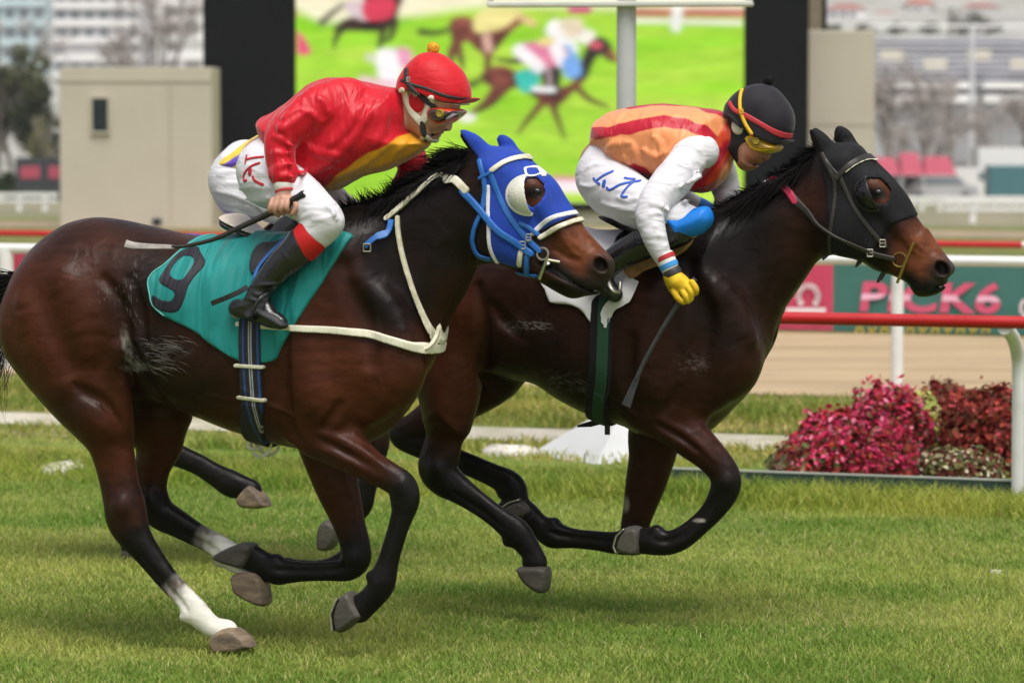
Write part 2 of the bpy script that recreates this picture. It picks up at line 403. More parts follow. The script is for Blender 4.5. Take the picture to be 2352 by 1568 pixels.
def gz(Y):                                            # the ground: flat course, falling away beyond the infield, then a rising hillside
    return 0.0 if Y < 84 else (-(Y-84)*.0186 if Y < 280 else -3.65+(Y-280)*.052)
gy = [-20, 30, 84, 120, 160, 200, 240, 280]; V = [(x, y, gz(y)-.012) for y in gy for x in (-900, 900)]
gp = obj('ground', V, [(2*i, 2*i+1, 2*i+3, 2*i+2) for i in range(len(gy)-1)], M_FAR); tag(gp, kind='structure')
T = strip('turf_track', 3300, 1010, 0.0, M_GRASS, a=-40, b=40)
strip('gravel_path', 1014, 985, .006, M_PATH, wob=.10, seed=3)
strip('grass_verge', 985, 893, .002, M_ROUGH, wob=.12, seed=5)
strip('grass_verge_near', 1040, 1010, .004, M_ROUGH, wob=.1, seed=8)
strip('dirt_track', 893, 752, .010, M_DIRT, a=-80, b=80)
strip('infield_grass', 752, 512, .004, M_ROUGH, a=-150, b=150)
strip('training_track', 536, 520, .012, mat('brown_track', col=(.28, .215, .14), rough=.95, noise=.2, nscale=1), a=-250, b=250)
# harrow furrows across the dirt
rg = np.random.default_rng(5)

def along(n, t, z=0.0): v = DR*t+NR*n; return np.array((v[0], v[1], z))
def rail(name, n, z, r, m, a, b, label, cat, segs=None):
    mb = MB().tube([along(n, a, z), along(n, b, z)], r, 14)
    o = mb.build(name, m, None, True); tag(o, label, cat); return o
def tof(p): return p@DR
P1 = ground(2338, 1162); n1 = P1@NR
rail_root = empty('running_rail', along(n1, tof(P1)), RAILYAW); tag(rail_root, 'red running rail on white gooseneck posts along the near edge of the turf', 'rail')
def child_local(root, pts, yaw):
    c, s = math.cos(yaw), math.sin(yaw); L = np.array(root.location); out = []
    for p in np.asarray(pts, float): d = p-L; out.append((d[0]*c-d[1]*s, d[0]*s+d[1]*c, d[2]))
    return np.array(out)
RZ = .865; ro = .30
MB().tube(child_local(rail_root, [along(n1-ro, tof(P1)-14, RZ), along(n1-ro, tof(P1)+9, RZ)], RAILYAW), .029, 16).build('red_rail', M_RRAIL, rail_root, True)
for px in (690, 2338, None):
    t = tof(ground(px, 1162-(2338-px)*.033)) if px else tof(P1)+3.6
    prof = [(0, -.02), (0, .25), (0, .5), (-.005, .62), (-.03, .70), (-.10, .77), (-.2, .815), (-ro, .84)]
    pts = [along(n1+a, t, z) for a, z in spl(np.array(prof), 3)]
    MB().tube(child_local(rail_root, pts, RAILYAW), .032, 12).build('post', M_WRAIL, rail_root, True)
# low green edging board behind the posts
M_EDGE = mat('weathered_edge', col=(.42, .44, .38), rough=.7, noise=.15, nscale=3)
eb = empty('edging_board', along(n1+.06, tof(P1)-3), RAILYAW); tag(eb, 'low dark green edging board with a pale top edge at the foot of the rail', 'board')
mb = MB(); tl = tof(ground(1640, 1098)); Lb = tof(P1)+7-tl; xc = (tl+tof(P1)+7)/2-(tof(P1)-3); mb.box((xc, 0, .05), (Lb, .02, .12)); mb.build('board', M_GBOARD, eb)
MB().box((xc, 0, .113), (Lb, .026, .008)).build('top_edge', M_EDGE, eb)
# second rail: white, on white posts, near edge of the dirt
P2 = ground(2060, 903); n2 = P2@NR
r2 = empty('white_rail', along(n2, tof(P2)), RAILYAW); tag(r2, 'white running rail on round white posts between the verge and the dirt track', 'rail')
zw = at_depth(2110, 597, P2[1]+.02)[2]
MB().tube(child_local(r2, [along(n2, tof(P2)-26, zw), along(n2, tof(P2)+12, zw)], RAILYAW), .034, 14).build('top_rail', M_WRAIL, r2, True)
for k in (-7, -6, -5, -4, -3, -2, -1, 0, 1, 2):
    if k in (-3,): continue
    MB().tube(child_local(r2, [along(n2, tof(P2)+2.62*k, -.02), along(n2, tof(P2)+2.62*k, zw-.02)], RAILYAW), .042, 12).build('post', M_WRAIL, r2, True)
d_ = ray(14, 640); p_ = _c+d_*((n2-_c@NR)/(d_@NR)); MB().tube(child_local(r2, [along(n2, p_@DR, -.02), along(n2, p_@DR, zw-.02)], RAILYAW), .055, 12).build('post', M_WRAIL, r2, True)
# third rail with the banners, far edge of the dirt
P3 = ground(2100, 768); n3 = P3@NR
r3o = empty('striped_rail', along(n3+.05, tof(P3)), RAILYAW); tag(r3o, 'red and white banded rail behind the banners on the far side of the dirt track', 'rail')
z3 = at_depth(2220, 560, P3[1])[2]; mbr, mbw = MB(), MB(); x = -30.0; k = 0
while x < 12:
    w = 2.6 if k % 2 == 0 else .22; (mbr if k % 2 == 0 else MB()).tube(child_local(r3o, [along(n3+.05, tof(P3)+x+.12, z3), along(n3+.05, tof(P3)+x+.12+w, z3)], RAILYAW), .028, 12) if k % 2 == 0 else MB().tube(child_local(r3o, [along(n3+.05, tof(P3)+x+.12, z3), along(n3+.05, tof(P3)+x+.12+w, z3)], RAILYAW), .029, 12).build('white_band', M_WRAIL, r3o, True); x += w; k += 1
mbr.build('red_length', M_RRAIL, r3o, True)
for k in range(-9, 4): MB().tube(child_local(r3o, [along(n3+.05, tof(P3)+3.1*k+1.2, -.02), along(n3+.05, tof(P3)+3.1*k+1.2, z3)], RAILYAW), .03, 8).build('post', M_WRAIL, r3o, True)
# banners
M_BGREEN = mat('green_vinyl', col=lin('#3a6e66'), rough=.6, noise=.06, nscale=3, bump=.3, bscale=3, bdist=.03); M_BROSE = mat('rose_vinyl', col=lin('#c23f5f'), rough=.6, noise=.06, nscale=3)
M_BPINK = mat('pink_print', col=lin('#d25577'), rough=.6, noise=.04); M_BLPINK = mat('pale_pink_print', col=lin('#ecb6cf'), rough=.6, noise=.04); M_BWHITE = mat('white_print_vinyl', col=lin('#efdde2'), rough=.6, noise=.04); M_BGOLD = mat('gold_print', col=lin('#d8b43c'), rough=.6, noise=.05)
BN = n3-.02
def bpt(x, y, off=0.0):                              # picture point -> (along, up) on the banner plane
    d = ray(x, y); t = (BN-off-_c@NR)/(d@NR); p = _c+t*d; return p@DR, p[2]
def banner(x0, x1, ytop, ybot, m, label):
    a = bpt(x0, ytop); b = bpt(x1, ybot); zt = bpt((x0+x1)/2, ytop)[1]; zb = max(bpt((x0+x1)/2, ybot)[1], .02)
    root = empty('banner', along(BN, a[0], 0), RAILYAW); tag(root, label, 'banner'); n = 24; V = []; F = []
    for i in range(n+1):
        t = a[0]+(b[0]-a[0])*i/n
        for j in range(5):
            z = zb+(zt-zb)*j/4; o = .012*math.sin(i*1.3)*(1-j/4)
            V.append(along(BN+o, t, z))
    for i in range(n):
        for j in range(4): F.append((i*5+j, i*5+5+j, i*5+6+j, i*5+1+j))
    obj('sheet', child_local(root, V, RAILYAW), F, m, root); return root
def decal(root, polys, m, name, off):
    """flat printed shapes on the banner, given as picture outlines"""
    mb = MB()
    for P in polys:
        q = [bpt(x, y) for x, y in P]; V = child_local(root, [along(BN-off, a, z) for a, z in q], RAILYAW); mb.add(V, [tuple(range(len(V)))])
    return mb.build(name, m, root)
def strokes(P, w):
    P = np.array(P, float); out = []
    for a, b in zip(P[:-1], P[1:]):
        d = (b-a)/max(np.linalg.norm(b-a), 1e-6); n = np.array((-d[1], d[0]))*w/2; e = d*w*.42
        out.append([tuple(a-e+n), tuple(b+e+n), tuple(b+e-n), tuple(a-e-n)])
    return out
bg_ = banner(1914, 3050, 614, 772, M_BGREEN, 'green banner printed PICK6 in pink letters hung along the far rail')
br_ = banner(1560, 1913, 606, 757, M_BROSE, 'rose red banner with a white horseshoe beside the green banner')
banner(-1250, 1558, 580, 740, M_BGREEN, 'plain green banner hidden mostly behind the horses on the far rail')
bl_ = banner(-700, 118, 578, 690, mat('crimson_vinyl', col=lin('#a8324a'), rough=.6, noise=.06), 'crimson banner at the left end of the far rail')
bl_.location = Vector(bl_.location)-Vector(NR)*.03
# horseshoe
arc = [(1858+22*math.cos(t), 680+24*math.sin(t)) for t in np.linspace(math.pi*.78, math.pi*2.22, 15)]
decal(br_, strokes(arc, 12), M_BWHITE, 'horseshoe', .02); decal(br_, [[(1806,706),(1898,706),(1898,718),(1806,718)]], M_BWHITE, 'white_line', .02)
decal(br_, [[(1640,640),(1660,640),(1740,606),(1725,606)], [(1700,700),(1760,700),(1780,690),(1720,690)]], M_BPINK, 'streak', .018)
sl = 0.012
L = {'P': [[(1995,645),(1985,718)], [(1974,645),(2030,647),(2036,662),(2030,677),(1990,680)], [(1968,718),(2010,718)]],
     'I': [[(2068,648),(2060,718)], [(2046,648),(2090,648)], [(2040,718),(2082,718)]],
     'C': [[(2130,662),(2118,648),(2100,652),(2092,690),(2100,714),(2120,718),(2136,710)]],
     'K': [[(2166,650),(2156,718)], [(2150,650),(2182,650)], [(2142,718),(2176,718)], [(2165,690),(2215,650)], [(2178,680),(2212,718)], [(2200,650),(2232,650)], [(2200,718),(2228,718)]],
     '6': [[(2292,652),(2270,646),(2250,662),(2240,690),(2244,712),(2262,720),(2284,714),(2292,698),(2284,684),(2262,682),(2244,694)]]}
def text_on(root, txt, x0, x1, ytop, ybot, m, name, off, bold=.0, shear=0.0, space=1.0, part=None):
    """lettering set flat on the banner, filling the given picture box"""
    cu = bpy.data.curves.new(name, 'FONT'); cu.body = txt; cu.offset = bold; cu.shear = shear; cu.space_character = space; cu.resolution_u = 4
    ob = bpy.data.objects.new(name, cu); S.collection.objects.link(ob); bpy.context.view_layer.update()
    me = bpy.data.meshes.new_from_object(ob.evaluated_get(bpy.context.evaluated_depsgraph_get())); bpy.data.objects.remove(ob)
    co = np.array([v.co for v in me.vertices]); lo, hi = co.min(0), co.max(0); a, zt = bpt(x0, ytop, off); b, zb = bpt(x1, ybot, off)
    if part:
        import bmesh
        bm = bmesh.new(); bm.from_mesh(me)
        for k, sgn in ((part[0], 1), (part[1], -1)):
            z = lo[1]+(hi[1]-lo[1])*k; bmesh.ops.bisect_plane(bm, geom=bm.verts[:]+bm.edges[:]+bm.faces[:], plane_co=(0, z, 0), plane_no=(0, -sgn, 0), clear_outer=True)
        bm.to_mesh(me); bm.free(); co = np.array([v.co for v in me.vertices])
    u = (co[:, 0]-lo[0])/(hi[0]-lo[0]); v = (co[:, 1]-lo[1])/(hi[1]-lo[1]); W_ = [along(BN-off, a+(b-a)*p, zb+(zt-zb)*q) for p, q in zip(u, v)]
    W_ = child_local(root, W_, RAILYAW)
    for vert, w in zip(me.vertices, W_): vert.co = w
    me.materials.append(m); o = bpy.data.objects.new(name, me); S.collection.objects.link(o); o.parent = root; return o
text_on(bg_, 'PICK6', 1974, 2298, 644, 722, M_BPINK, 'lettering', .016, .035, .10, 1.06); text_on(bg_, 'PICK6', 1974, 2298, 644, 722, M_BLPINK, 'lettering_shine', .020, .026, .10, 1.06, (.38, .58))
P = []
for i in range(11):
    x = 1968+i*29; P += strokes([(x, 752), (x+6, 762), (x+16, 752)] if i % 2 else [(x, 762), (x+2, 752), (x+14, 752), (x+14, 762)], 5)
for i in range(9): x = 2010+i*24; P += strokes([(x, 726), (x+14, 727)], 5)
decal(bg_, P, M_BGOLD, 'small_lettering', .018)
decal(bg_, strokes([(2352,690),(2346,700),(2346,716),(2356,724)], 7)+strokes([(2380,690),(2380,724),(2400,724)], 7), M_BWHITE, 'white_lettering', .018)

# ---- finish post with its sign
PP = ground(1437, 1046)
fp = empty('sign_post', PP, 0.12); tag(fp, 'grey sign post with a flared white foot carrying a dark blue board', 'sign post')
M_POLE = mat('grey_paint', col=(.50, .51, .50), rough=.45, noise=.06, nscale=4)
q = PP[1]/FOC; MB().tube([(0, 0, .1), (0, 0, 2.62)], 22.5*q, 20).build('pole', M_POLE, fp, True)
mb = MB(); V = [(-.40, -.33, 0), (.40, -.33, 0), (.40, .33, 0), (-.40, .33, 0), (-.075, -.07, .25), (.075, -.07, .25), (.075, .07, .25), (-.075, .07, .25)]
V = [(a*.78-b*.62, a*.62+b*.78, c) for a, b, c in V]
mb.add(V, [(3, 2, 1, 0), (4, 5, 6, 7), (0, 1, 5, 4), (1, 2, 6, 5), (2, 3, 7, 6), (3, 0, 4, 7)]).build('foot', mat('grey_white_paint', col=(.52, .53, .53), rough=.5, noise=.05, nscale=5), fp)
M_SIGNB = mat('navy_panel', col=(.012, .022, .05), rough=.4, noise=.1)
a = at_depth(1120, 10, PP[1])-PP; b = at_depth(1730, 10, PP[1])-PP; c = (a[0]+b[0])/2; w = b[0]-a[0]
MB().box((c, -.03, a[2]+.62), (w-.05, .10, 1.18), bev=.004).build('panel', M_SIGNB, fp); mb = MB(); mb.box((c, -.03, a[2]), (w, .13, .030), bev=.006); mb.box((c, -.03, a[2]+1.24), (w, .13, .03), bev=.006); mb.box((c-w/2+.012, -.03, a[2]+.62), (.024, .13, 1.20), bev=.005); mb.box((c+w/2-.012, -.03, a[2]+.62), (.024, .13, 1.20), bev=.005); mb.build('frame', M_PALE, fp)

# ---- big screen
SY = 66.0; sq = SY/FOC
def wq(x, y, Y): return at_depth(x, y, Y)
scr = empty('video_screen', ground(1196, 518), 0); tag(scr, 'giant video screen with black side panels showing the race on bright green turf', 'screen')
SO = np.array(scr.location)
M_BPAN = mat('black_louvre', col=(.007, .0085, .009), rough=.7, spec=.12, noise=.15, nscale=1.5, bump=.2, bscale=2)
M_BEIGE = mat('beige_render', col=(.50, .455, .365), rough=.85, noise=.04, nscale=1.2, col2=(.45, .41, .325), mixscale=.9, mixlo=.45, mixhi=.8, stretch=(1, 1, .6))
M_BROWN = mat('brown_post', col=(.20, .16, .115), rough=.8, noise=.15)
M_WIN = mat('dark_window', col=(.012, .022, .026), rough=.2, spec=.6, noise=.1)
def slab(name, x0, y0, x1, y1, Y, d, m, root, bev=.02):
    a = wq(x0, y0, Y); b = wq(x1, y1, Y); o = np.array(root.location); zb = max(min(a[2], b[2]), .0)
    c = np.array(((a[0]+b[0])/2, Y+d/2, (a[2]+zb)/2))-o; return MB().box(c, (abs(b[0]-a[0]), d, a[2]-zb), bev=bev).build(name, m, root)
slab('side_panel', 464, -330, 679, 466, SY, .8, M_BPAN, scr); slab('side_panel', 1712, -330, 1856, 466, SY, .8, M_BPAN, scr)
slab('base_wall', 300, 470, 1990, 540, SY+.1, .9, M_BEIGE, scr); slab('top_beam', 680, -330, 1711, -250, SY, .8, M_BPAN, scr)
slab('bottom_beam', 680, 468, 1711, 482, SY-.02, .5, M_BPAN, scr)
sw = empty('side_wall', wq(1932, 518, SY+1.2)*np.array((1, 1, 0)), 0); tag(sw, 'tall beige wall panel standing to the right of the screen', 'wall')
slab('wall_panel', 1846, 70, 2008, 530, SY+1.2, .35, M_BEIGE, sw); slab('joint', 1858, 285, 2007, 288, SY+1.19, .02, mat('joint_line', col=(.40, .365, .29), rough=.9, noise=.05), sw, 0)  # panel joint: thin strip of darker beige
bc = empty('brown_column', wq(1878, 518, SY+4)*np.array((1, 1, 0)), 0); tag(bc, 'brown column rising behind the beige wall panel', 'column'); slab('shaft', 1860, -120, 1893, 530, SY+4, .3, M_BROWN, bc); slab('edge_strip', 1889, -120, 1897, 530, SY+3.98, .1, M_BPAN, bc)
# picture on the screen: coloured light dots
GW, GH = 344, 250; X0, X1, Y0, Y1 = 680, 1711, -255, 467
gx = np.linspace(X0, X1, GW); gy = np.linspace(Y1, Y0, GH); XX, YY = np.meshgrid(gx, gy)
img = np.zeros((GH, GW, 3)); n = vnoise(XX*.006, YY*.035, XX*0)*.5+vnoise(XX*.02, YY*.10, XX*0+3)*.3
t = np.clip(.5+n*.9, 0, 1)[..., None]; img = np.array((.26, .62, .015))*(1-t)+np.array((.50, .74, .07))*t
def spread(P, colr, blur=3.0, al=1.0, n=3):
    global img
    d = polysd(spl(np.array(P, float), n, True), XX, YY); m = soft(d, blur)[..., None]*al; img = img*(1-m)+np.array(colr)*m
def sline(P, w, colr, blur=3.0, al=1.0):
    global img
    d = linesd(spl(np.array(P, float), 3), XX, YY)-w; m = soft(d, blur)[..., None]*al; img = img*(1-m)+np.array(colr)*m
for yb, hh, cc, al in ((95,10,(.30,.78,.02),.7),(205,14,(.34,.78,.02),.6),(330,12,(.40,.8,.04),.5),(60,9,(.30,.75,.02),.5),(150,9,(.45,.85,.05),.5)): spread([(650,yb-hh),(1200,yb-hh+5),(1760,yb-hh),(1760,yb+hh),(1200,yb+hh-4),(650,yb+hh)], cc, 14, al)
spread([(640,-300),(1760,-300),(1760,10),(1500,22),(1120,14),(900,40),(680,22)], (.95, .88, .62), 12)
sline([(1460,28),(1760,30)], 9, (.55,.16,.12), 5); sline([(1440,46),(1700,52)], 5, (.95,.88,.8), 5); sline([(1555,20),(1552,60)], 12, (.9,.92,.85), 6)
def shorse(P, legs, tail, cb, cl):
    global img
    d = polysd(spl(np.array(P, float), 3, True), XX, YY); m = soft(d, 4)[..., None]; sh = (1+.55*vnoise(XX*.05, YY*.06, XX*0+8)-.012*(YY-np.mean([p[1] for p in P])))[..., None]
    img = img*(1-m)+np.clip(np.array(cb)*sh, .01, 1)*m
    for l in legs:
        q = spl(np.array([p+(w,) for p, w in zip(l, np.linspace(10, 3.2, len(l)))], float), 4); d = linesd(q, XX, YY, q[:, 2]); k = np.clip((YY-l[0][1])/max(l[-1][1]-l[0][1], 1), 0, 1)[..., None]
        m = soft(d, 3)[..., None]*.95; img = img*(1-m)+(np.array(cb)*(1-k)+np.array(cl)*k)*m
    if tail:
        q = spl(np.array([p+(w,) for p, w in zip(tail, np.linspace(5, 9, len(tail)))], float), 4); m = soft(linesd(q, XX, YY, q[:, 2]), 6)[..., None]*.9; img = img*(1-m)+np.array((.04, .03, .02))*m
BRN, DBR, BKS = (.20,.055,.04), (.05,.022,.02), (.03,.025,.022)
shorse([(850,28),(800,40),(768,60),(765,70),(800,70),(850,72),(880,68),(905,50),(915,20),(930,-30),(880,-40),(830,-10)], [[(790,55),(770,85),(765,110)],[(880,60),(872,95),(868,110)],[(905,50),(895,85),(880,95)]], [(785,10),(760,30),(738,50)], DBR, BKS)
spread([(800,0),(845,5),(845,45),(815,40),(790,20)], (.75,.6,.62), 4); spread([(835,0),(900,-5),(898,38),(838,45)], (.72,.05,.1), 4)
sline([(845,130),(850,134)], 8, (.7,.7,.6), 4)
shorse([(1030,50),(1060,36),(1085,45),(1100,70),(1130,60),(1165,40),(1185,22),(1205,45),(1175,70),(1150,100),(1120,130),(1095,115),(1070,95),(1055,105),(1040,125),(1025,120),(1035,95)], [[(1040,110),(1028,150),(1030,165)],[(1050,100),(1058,140),(1062,160)],[(1120,125),(1118,170),(1135,190)]], [(1030,65),(1000,75),(965,72)], BRN, DBR)
spread([(1095,30),(1140,15),(1195,25),(1180,45),(1150,65),(1100,75),(1085,60)], (.88,.78,.30), 5); spread([(1180,30),(1225,45),(1232,60),(1205,55)], (.8,.55,.25), 4); sline([(1115,85),(1120,110)], 10, (.75,.45,.35), 5)
sline([(1275,60),(1350,85)], 17, (.95,.9,.8), 5); sline([(1268,70),(1310,110)], 16, (.98,.95,.93), 5); spread([(1290,45),(1335,45),(1330,80),(1295,80)], (.85,.7,.5), 6); sline([(1310,22),(1350,22)], 8, (.6,.03,.2), 4); sline([(1300,115),(1320,150)], 14, (.25,.5,.85), 5)
shorse([(1105,165),(1140,150),(1170,155),(1200,175),(1240,195),(1280,200),(1320,185),(1335,140),(1350,105),(1372,88),(1392,95),(1415,135),(1400,138),(1375,125),(1360,140),(1345,180),(1325,200),(1290,235),(1250,240),(1215,215),(1180,200),(1150,225),(1125,240),(1115,220),(1125,200),(1110,190)], [[(1125,225),(1095,250),(1070,270)],[(1150,205),(1130,235),(1100,255)],[(1245,235),(1215,270),(1188,305)],[(1265,235),(1280,275),(1295,315)],[(1320,195),(1350,225),(1395,245)],[(1300,210),(1280,235),(1275,250)]], [(1110,175),(1090,190),(1075,195)], BRN, DBR)
shorse([(1330,150),(1345,110),(1368,85),(1395,92),(1414,136),(1400,140),(1378,124),(1360,145),(1345,178),(1310,180)], [[(1210,130),(1180,140),(1140,135)]], None, BKS, BKS); sline([(1398,118),(1412,136)], 5, (.35,.1,.06), 3); sline([(1362,102),(1374,104)], 8, (.7,.1,.15), 4)
spread([(1240,150),(1285,142),(1282,205),(1255,215),(1245,190)], BKS, 3); sline([(1258,155),(1262,200)], 4, (.55,.4,.4), 3)
spread([(1185,165),(1235,160),(1232,200),(1200,212),(1186,190)], (.05,.55,.45), 3); sline([(1225,204),(1270,206)], 6, (.95,.95,.95), 3)
spread([(1195,105),(1220,95),(1290,105),(1300,140),(1240,155),(1205,130)], (.78,.22,.36), 5); sline([(1192,115),(1235,152)], 15, (.98,.93,.94), 5); sline([(1275,110),(1290,140)], 15, (.97,.92,.94), 5); spread([(1290,140),(1320,125),(1335,170),(1300,178)], (.2,.42,.85), 4); spread([(1235,90),(1265,85),(1270,100),(1240,104)], (.9,.75,.3), 4)
spread([(862,120),(905,112),(925,140),(915,190),(900,205),(870,180)], (.99,.95,.97), 6); spread([(910,110),(940,115),(945,150),(920,155)], (.85,.35,.5), 6); sline([(830,185),(900,195)], 10, (.9,.55,.65), 8)
spread([(672,72),(690,78),(712,118),(690,126),(672,110)], (.8,.1,.2), 4); sline([(1062,270),(1080,270)], 9, (.95,.9,.88), 5)
spread([(1270,412),(1340,416),(1345,445),(1275,440)], (.97,.85,.88), 6); sline([(1270,408),(1340,412)], 4, (.8,.15,.3), 5); sline([(1240,448),(1720,452)], 5, (.6,.85,.1), 4)
a, b = wq(X0, Y1, SY-.03)-SO, wq(X1, Y0, SY-.03)-SO
vx = a[0]+(gx-X0)/(X1-X0)*(b[0]-a[0]); vz = a[2]+(gy-Y1)/(Y0-Y1)*(b[2]-a[2]); A, Bz = np.meshgrid(vx, vz)
V = np.stack([A.ravel(), np.full(A.size, SY+.10)-SO[1], Bz.ravel()], 1); ii = np.arange((GH-1)*GW).reshape(GH-1, GW)[:, :-1].ravel()
img = img*(.94+.06*np.sin(YY*.9))[..., None]*(1+.04*vnoise(XX*.25, YY*.25, XX*0)[..., None])
jit = np.roll(img, 2, 1)*.5+img*.5; img = jit*(1+.10*vnoise(XX*.03, YY*.12, XX*0+4)[..., None])
for _ in range(2):                                   # a soft broadcast picture
    for ax in (0, 1): img = (np.roll(img, 1, ax)+2*img+np.roll(img, -1, ax))/4
M_LED = mat('screen_light', attr='col', noise=0, rough=.6, spec=.1, emit=.74)
for nd_ in M_LED.node_tree.nodes:
    if nd_.type == 'BSDF_PRINCIPLED':
        for l_ in list(nd_.inputs['Base Color'].links): M_LED.node_tree.links.remove(l_)
        nd_.inputs['Base Color'].default_value = (.01, .01, .01, 1)
obj('display', V, np.stack([ii, ii+1, ii+GW+1, ii+GW], 1), M_LED, scr, np.clip(img, 0, 1).reshape(-1, 3), smooth=False)
# ---- beige hut left of the screen
hut = empty('beige_hut', ground(300, 522), 0.05); tag(hut, 'plain beige hut with one narrow dark window left of the screen', 'hut')
HY = float(hut.location[1])
slab('wall', 135, 155, 488, 524, HY, 1.2, M_BEIGE, hut, .01)
def panel(root, name, x0, y0, x1, y1, Y, d, m):
    a = wq(x0, y0, Y)-np.array(root.location); b = wq(x1, y1, Y)-np.array(root.location); return MB().box(((a[0]+b[0])/2, a[1], (a[2]+b[2])/2), (b[0]-a[0], d, a[2]-b[2])).build(name, m, root)
panel(hut, 'window', 212, 226, 248, 302, HY-.02, .06, M_WIN)
a = wq(350, 502, HY-.03)-np.array(hut.location); b = wq(372, 514, HY-.03)-np.array(hut.location); MB().box(((a[0]+b[0])/2, -.03, (a[2]+b[2])/2), (.16, .06, .10)).build('vent', M_WIN, hut)
for x0_, y0_, x1_, y1_ in ((207, 221, 212, 307), (248, 221, 253, 307), (212, 221, 248, 226), (212, 302, 248, 307)): panel(hut, 'window_frame', x0_, y0_, x1_, y1_, HY-.03, .06, M_BEIGE)
panel(hut, 'joint', 392, 188, 393.5, 512, HY-.008, .02, bpy.data.materials['joint_line'])
panel(hut, 'joint', 135, 186, 487, 188, HY-.008, .02, bpy.data.materials['joint_line'])
# ------------------------------------------------------------------ horses
BLK = (.0075, .0065, .006); WHT = (.74, .71, .64)
def leg_colour(V, fr, legs, col):
    for lg in legs:
        if 'c' not in lg: continue
        P = fr.pts(lg['P']); cs = np.array(lg['c'], float); P = spl(np.c_[P, cs], 4); cs = P[:, 4:]; P = P[:, :4]
        lo = (P[:, :3]-P[:, 3:]-.05).min(0); hi = (P[:, :3]+P[:, 3:]+.05).max(0)
        ix = np.where(((V > lo) & (V < hi)).all(1))[0]
        if len(ix) == 0: continue
        v = V[ix]; best = np.full(len(ix), 9.0); bc = np.zeros((len(ix), 3))
        for i in range(len(P)-1):
            a, b = P[i], P[i+1]; e = b[:3]-a[:3]; t = np.clip(((v-a[:3])@e)/max(e@e, 1e-9), 0, 1)
            d = np.linalg.norm(v-a[:3]-t[:, None]*e, axis=1)-(a[3]+t*(b[3]-a[3])); m = d < best
            best[m] = d[m]; bc[m] = (cs[i]+t[:, None]*(cs[i+1]-cs[i]))[m]
        w = np.clip((.03-best)/.02, 0, 1)*lg.get('w', 1.0)
        n = vnoise(v[:, 0]*90, v[:, 1]*90, v[:, 2]*30)[:, None]*.25
        k = np.clip(bc+n*(bc*(1-bc)*4), 0, 1); rgb = BLK+k[:, 2:3]*(np.array(WHT)-BLK)
        mixk = np.maximum(k[:, 1:2], k[:, 2:3])*w[:, None]
        col[ix] = col[ix]*(1-mixk)+rgb*mixk
    return col
def horse_field(fr, T, h):
    A = [fr.at(p[0], p[1], 0) for p in T['trunk']+T['head']]
    for lg in T['legs']: A += [fr.at(p[0], p[1], p[2]) for p in lg['P']]
    A = np.array(A); lo = A.min(0)-(.1, 0, .12); hi = A.max(0)+(.1, 0, .12); lo[1], hi[1] = -.44, .44
    F = Field(lo, hi, h)
    def W(tab, y):
        q = [fr.at(a, y, 0)[0] for a, b in tab]; return (q, [b for a, b in tab])
    F.inflate(fr.poly(T['trunk']), 0, W(T['trunkW'], 750), .235, k=0)
    F.inflate(fr.poly(T['neck']), 0, W(T['neckW'], 550), T.get('neckR', .14), k=.09)
    F.inflate(fr.poly(T['head']), 0, W(T['headW'], 500), .075, k=.05)
    for l0, w, P, R in T['mass']: F.inflate(fr.poly(P, l0), l0, w, R, k=.06)
    for lg in T['legs']:
        F.chain(fr.pts(lg['P']), lg.get('k', .04), kl=lg.get('kl', .8))
        P = np.array(lg['P'], float); kl = lg.get('kl', .8)
        can = [i for i in range(2, len(P)-2) if P[i, 3] <= 28.5]                       # the cannon: a groove between bone and tendons
        if len(can) > 1 and h < .008:
            i0, i1 = can[0]-1, min(can[0]+3, can[-1])+1; Q = P[max(i0, 0):i1+1]; d = np.gradient(Q[:, :2], axis=0); d /= np.linalg.norm(d, axis=1)[:, None]; nn = np.c_[-d[:, 1], d[:, 0]]
            for sd in (-1, 1):
                G = Q.copy(); G[:, :2] += nn*Q[:, 3:]*.22; g = fr.pts(G); g[:, 1] += sd*g[:, 3]*kl*1.02; g[:, 3] *= np.array([.10]+[.26]*(len(g)-2)+[.10]); F.chain(g, .012, 's')
            j = i1 if i1 < len(P)-1 else i1-1; j = max(range(can[0], len(P)-1), key=lambda q: P[q, 3] if q > can[0] else 0)
            dd = P[j]-P[j-1]; dd = dd[:2]/np.linalg.norm(dd[:2]); n1_ = np.array((-dd[1], dd[0])); c = P[j, :2]+n1_*P[j, 3]*.85
            F.ball(fr.at(c[0], c[1], P[j, 2]), np.array((.42, .5, .36))*P[j, 3]*fr.sc(c[0], c[1], P[j, 2]), .015)
            for jj in range(3, can[0]):                                                # the knee or hock: knobs of bone
                if P[jj, 3] >= P[jj-1, 3] and P[jj, 3] > 34 and jj > 3:
                    for sd in (-1, 1): a = fr.at(P[jj, 0]+4, P[jj, 1], P[jj, 2]); q = P[jj, 3]*fr.sc(P[jj, 0], P[jj, 1], P[jj, 2]); a[1] += sd*q*kl*.75; F.ball(a, np.array((.5, .38, .62))*q, .015)
                    break
    for P, k, kl in T.get('chains', []): F.chain(fr.pts(P), k, kl=kl)
    for x, y, l, rx, rl, rz, rot, k in T.get('balls', []):
        q = fr.sc(x, y, l); F.ball(fr.at(x, y, l), (rx*q, rl*q, rz*q), k, rot=math.radians(rot))
    for P, r, ins, k, md in T.get('ridges', []): F.ridge(fr, P, np.array(r)*.00145, ins, k, md)
    for x, y, l, rx, rl, rz, rot, k in T.get('cuts', []):
        q = fr.sc(x, y, l); F.ball(fr.at(x, y, l), (rx*q, rl*q, rz*q), k, 's', rot=math.radians(rot))
    for P, k, kl in T.get('slits', []): F.chain(fr.pts(P), k, 's', kl=kl)
    return F
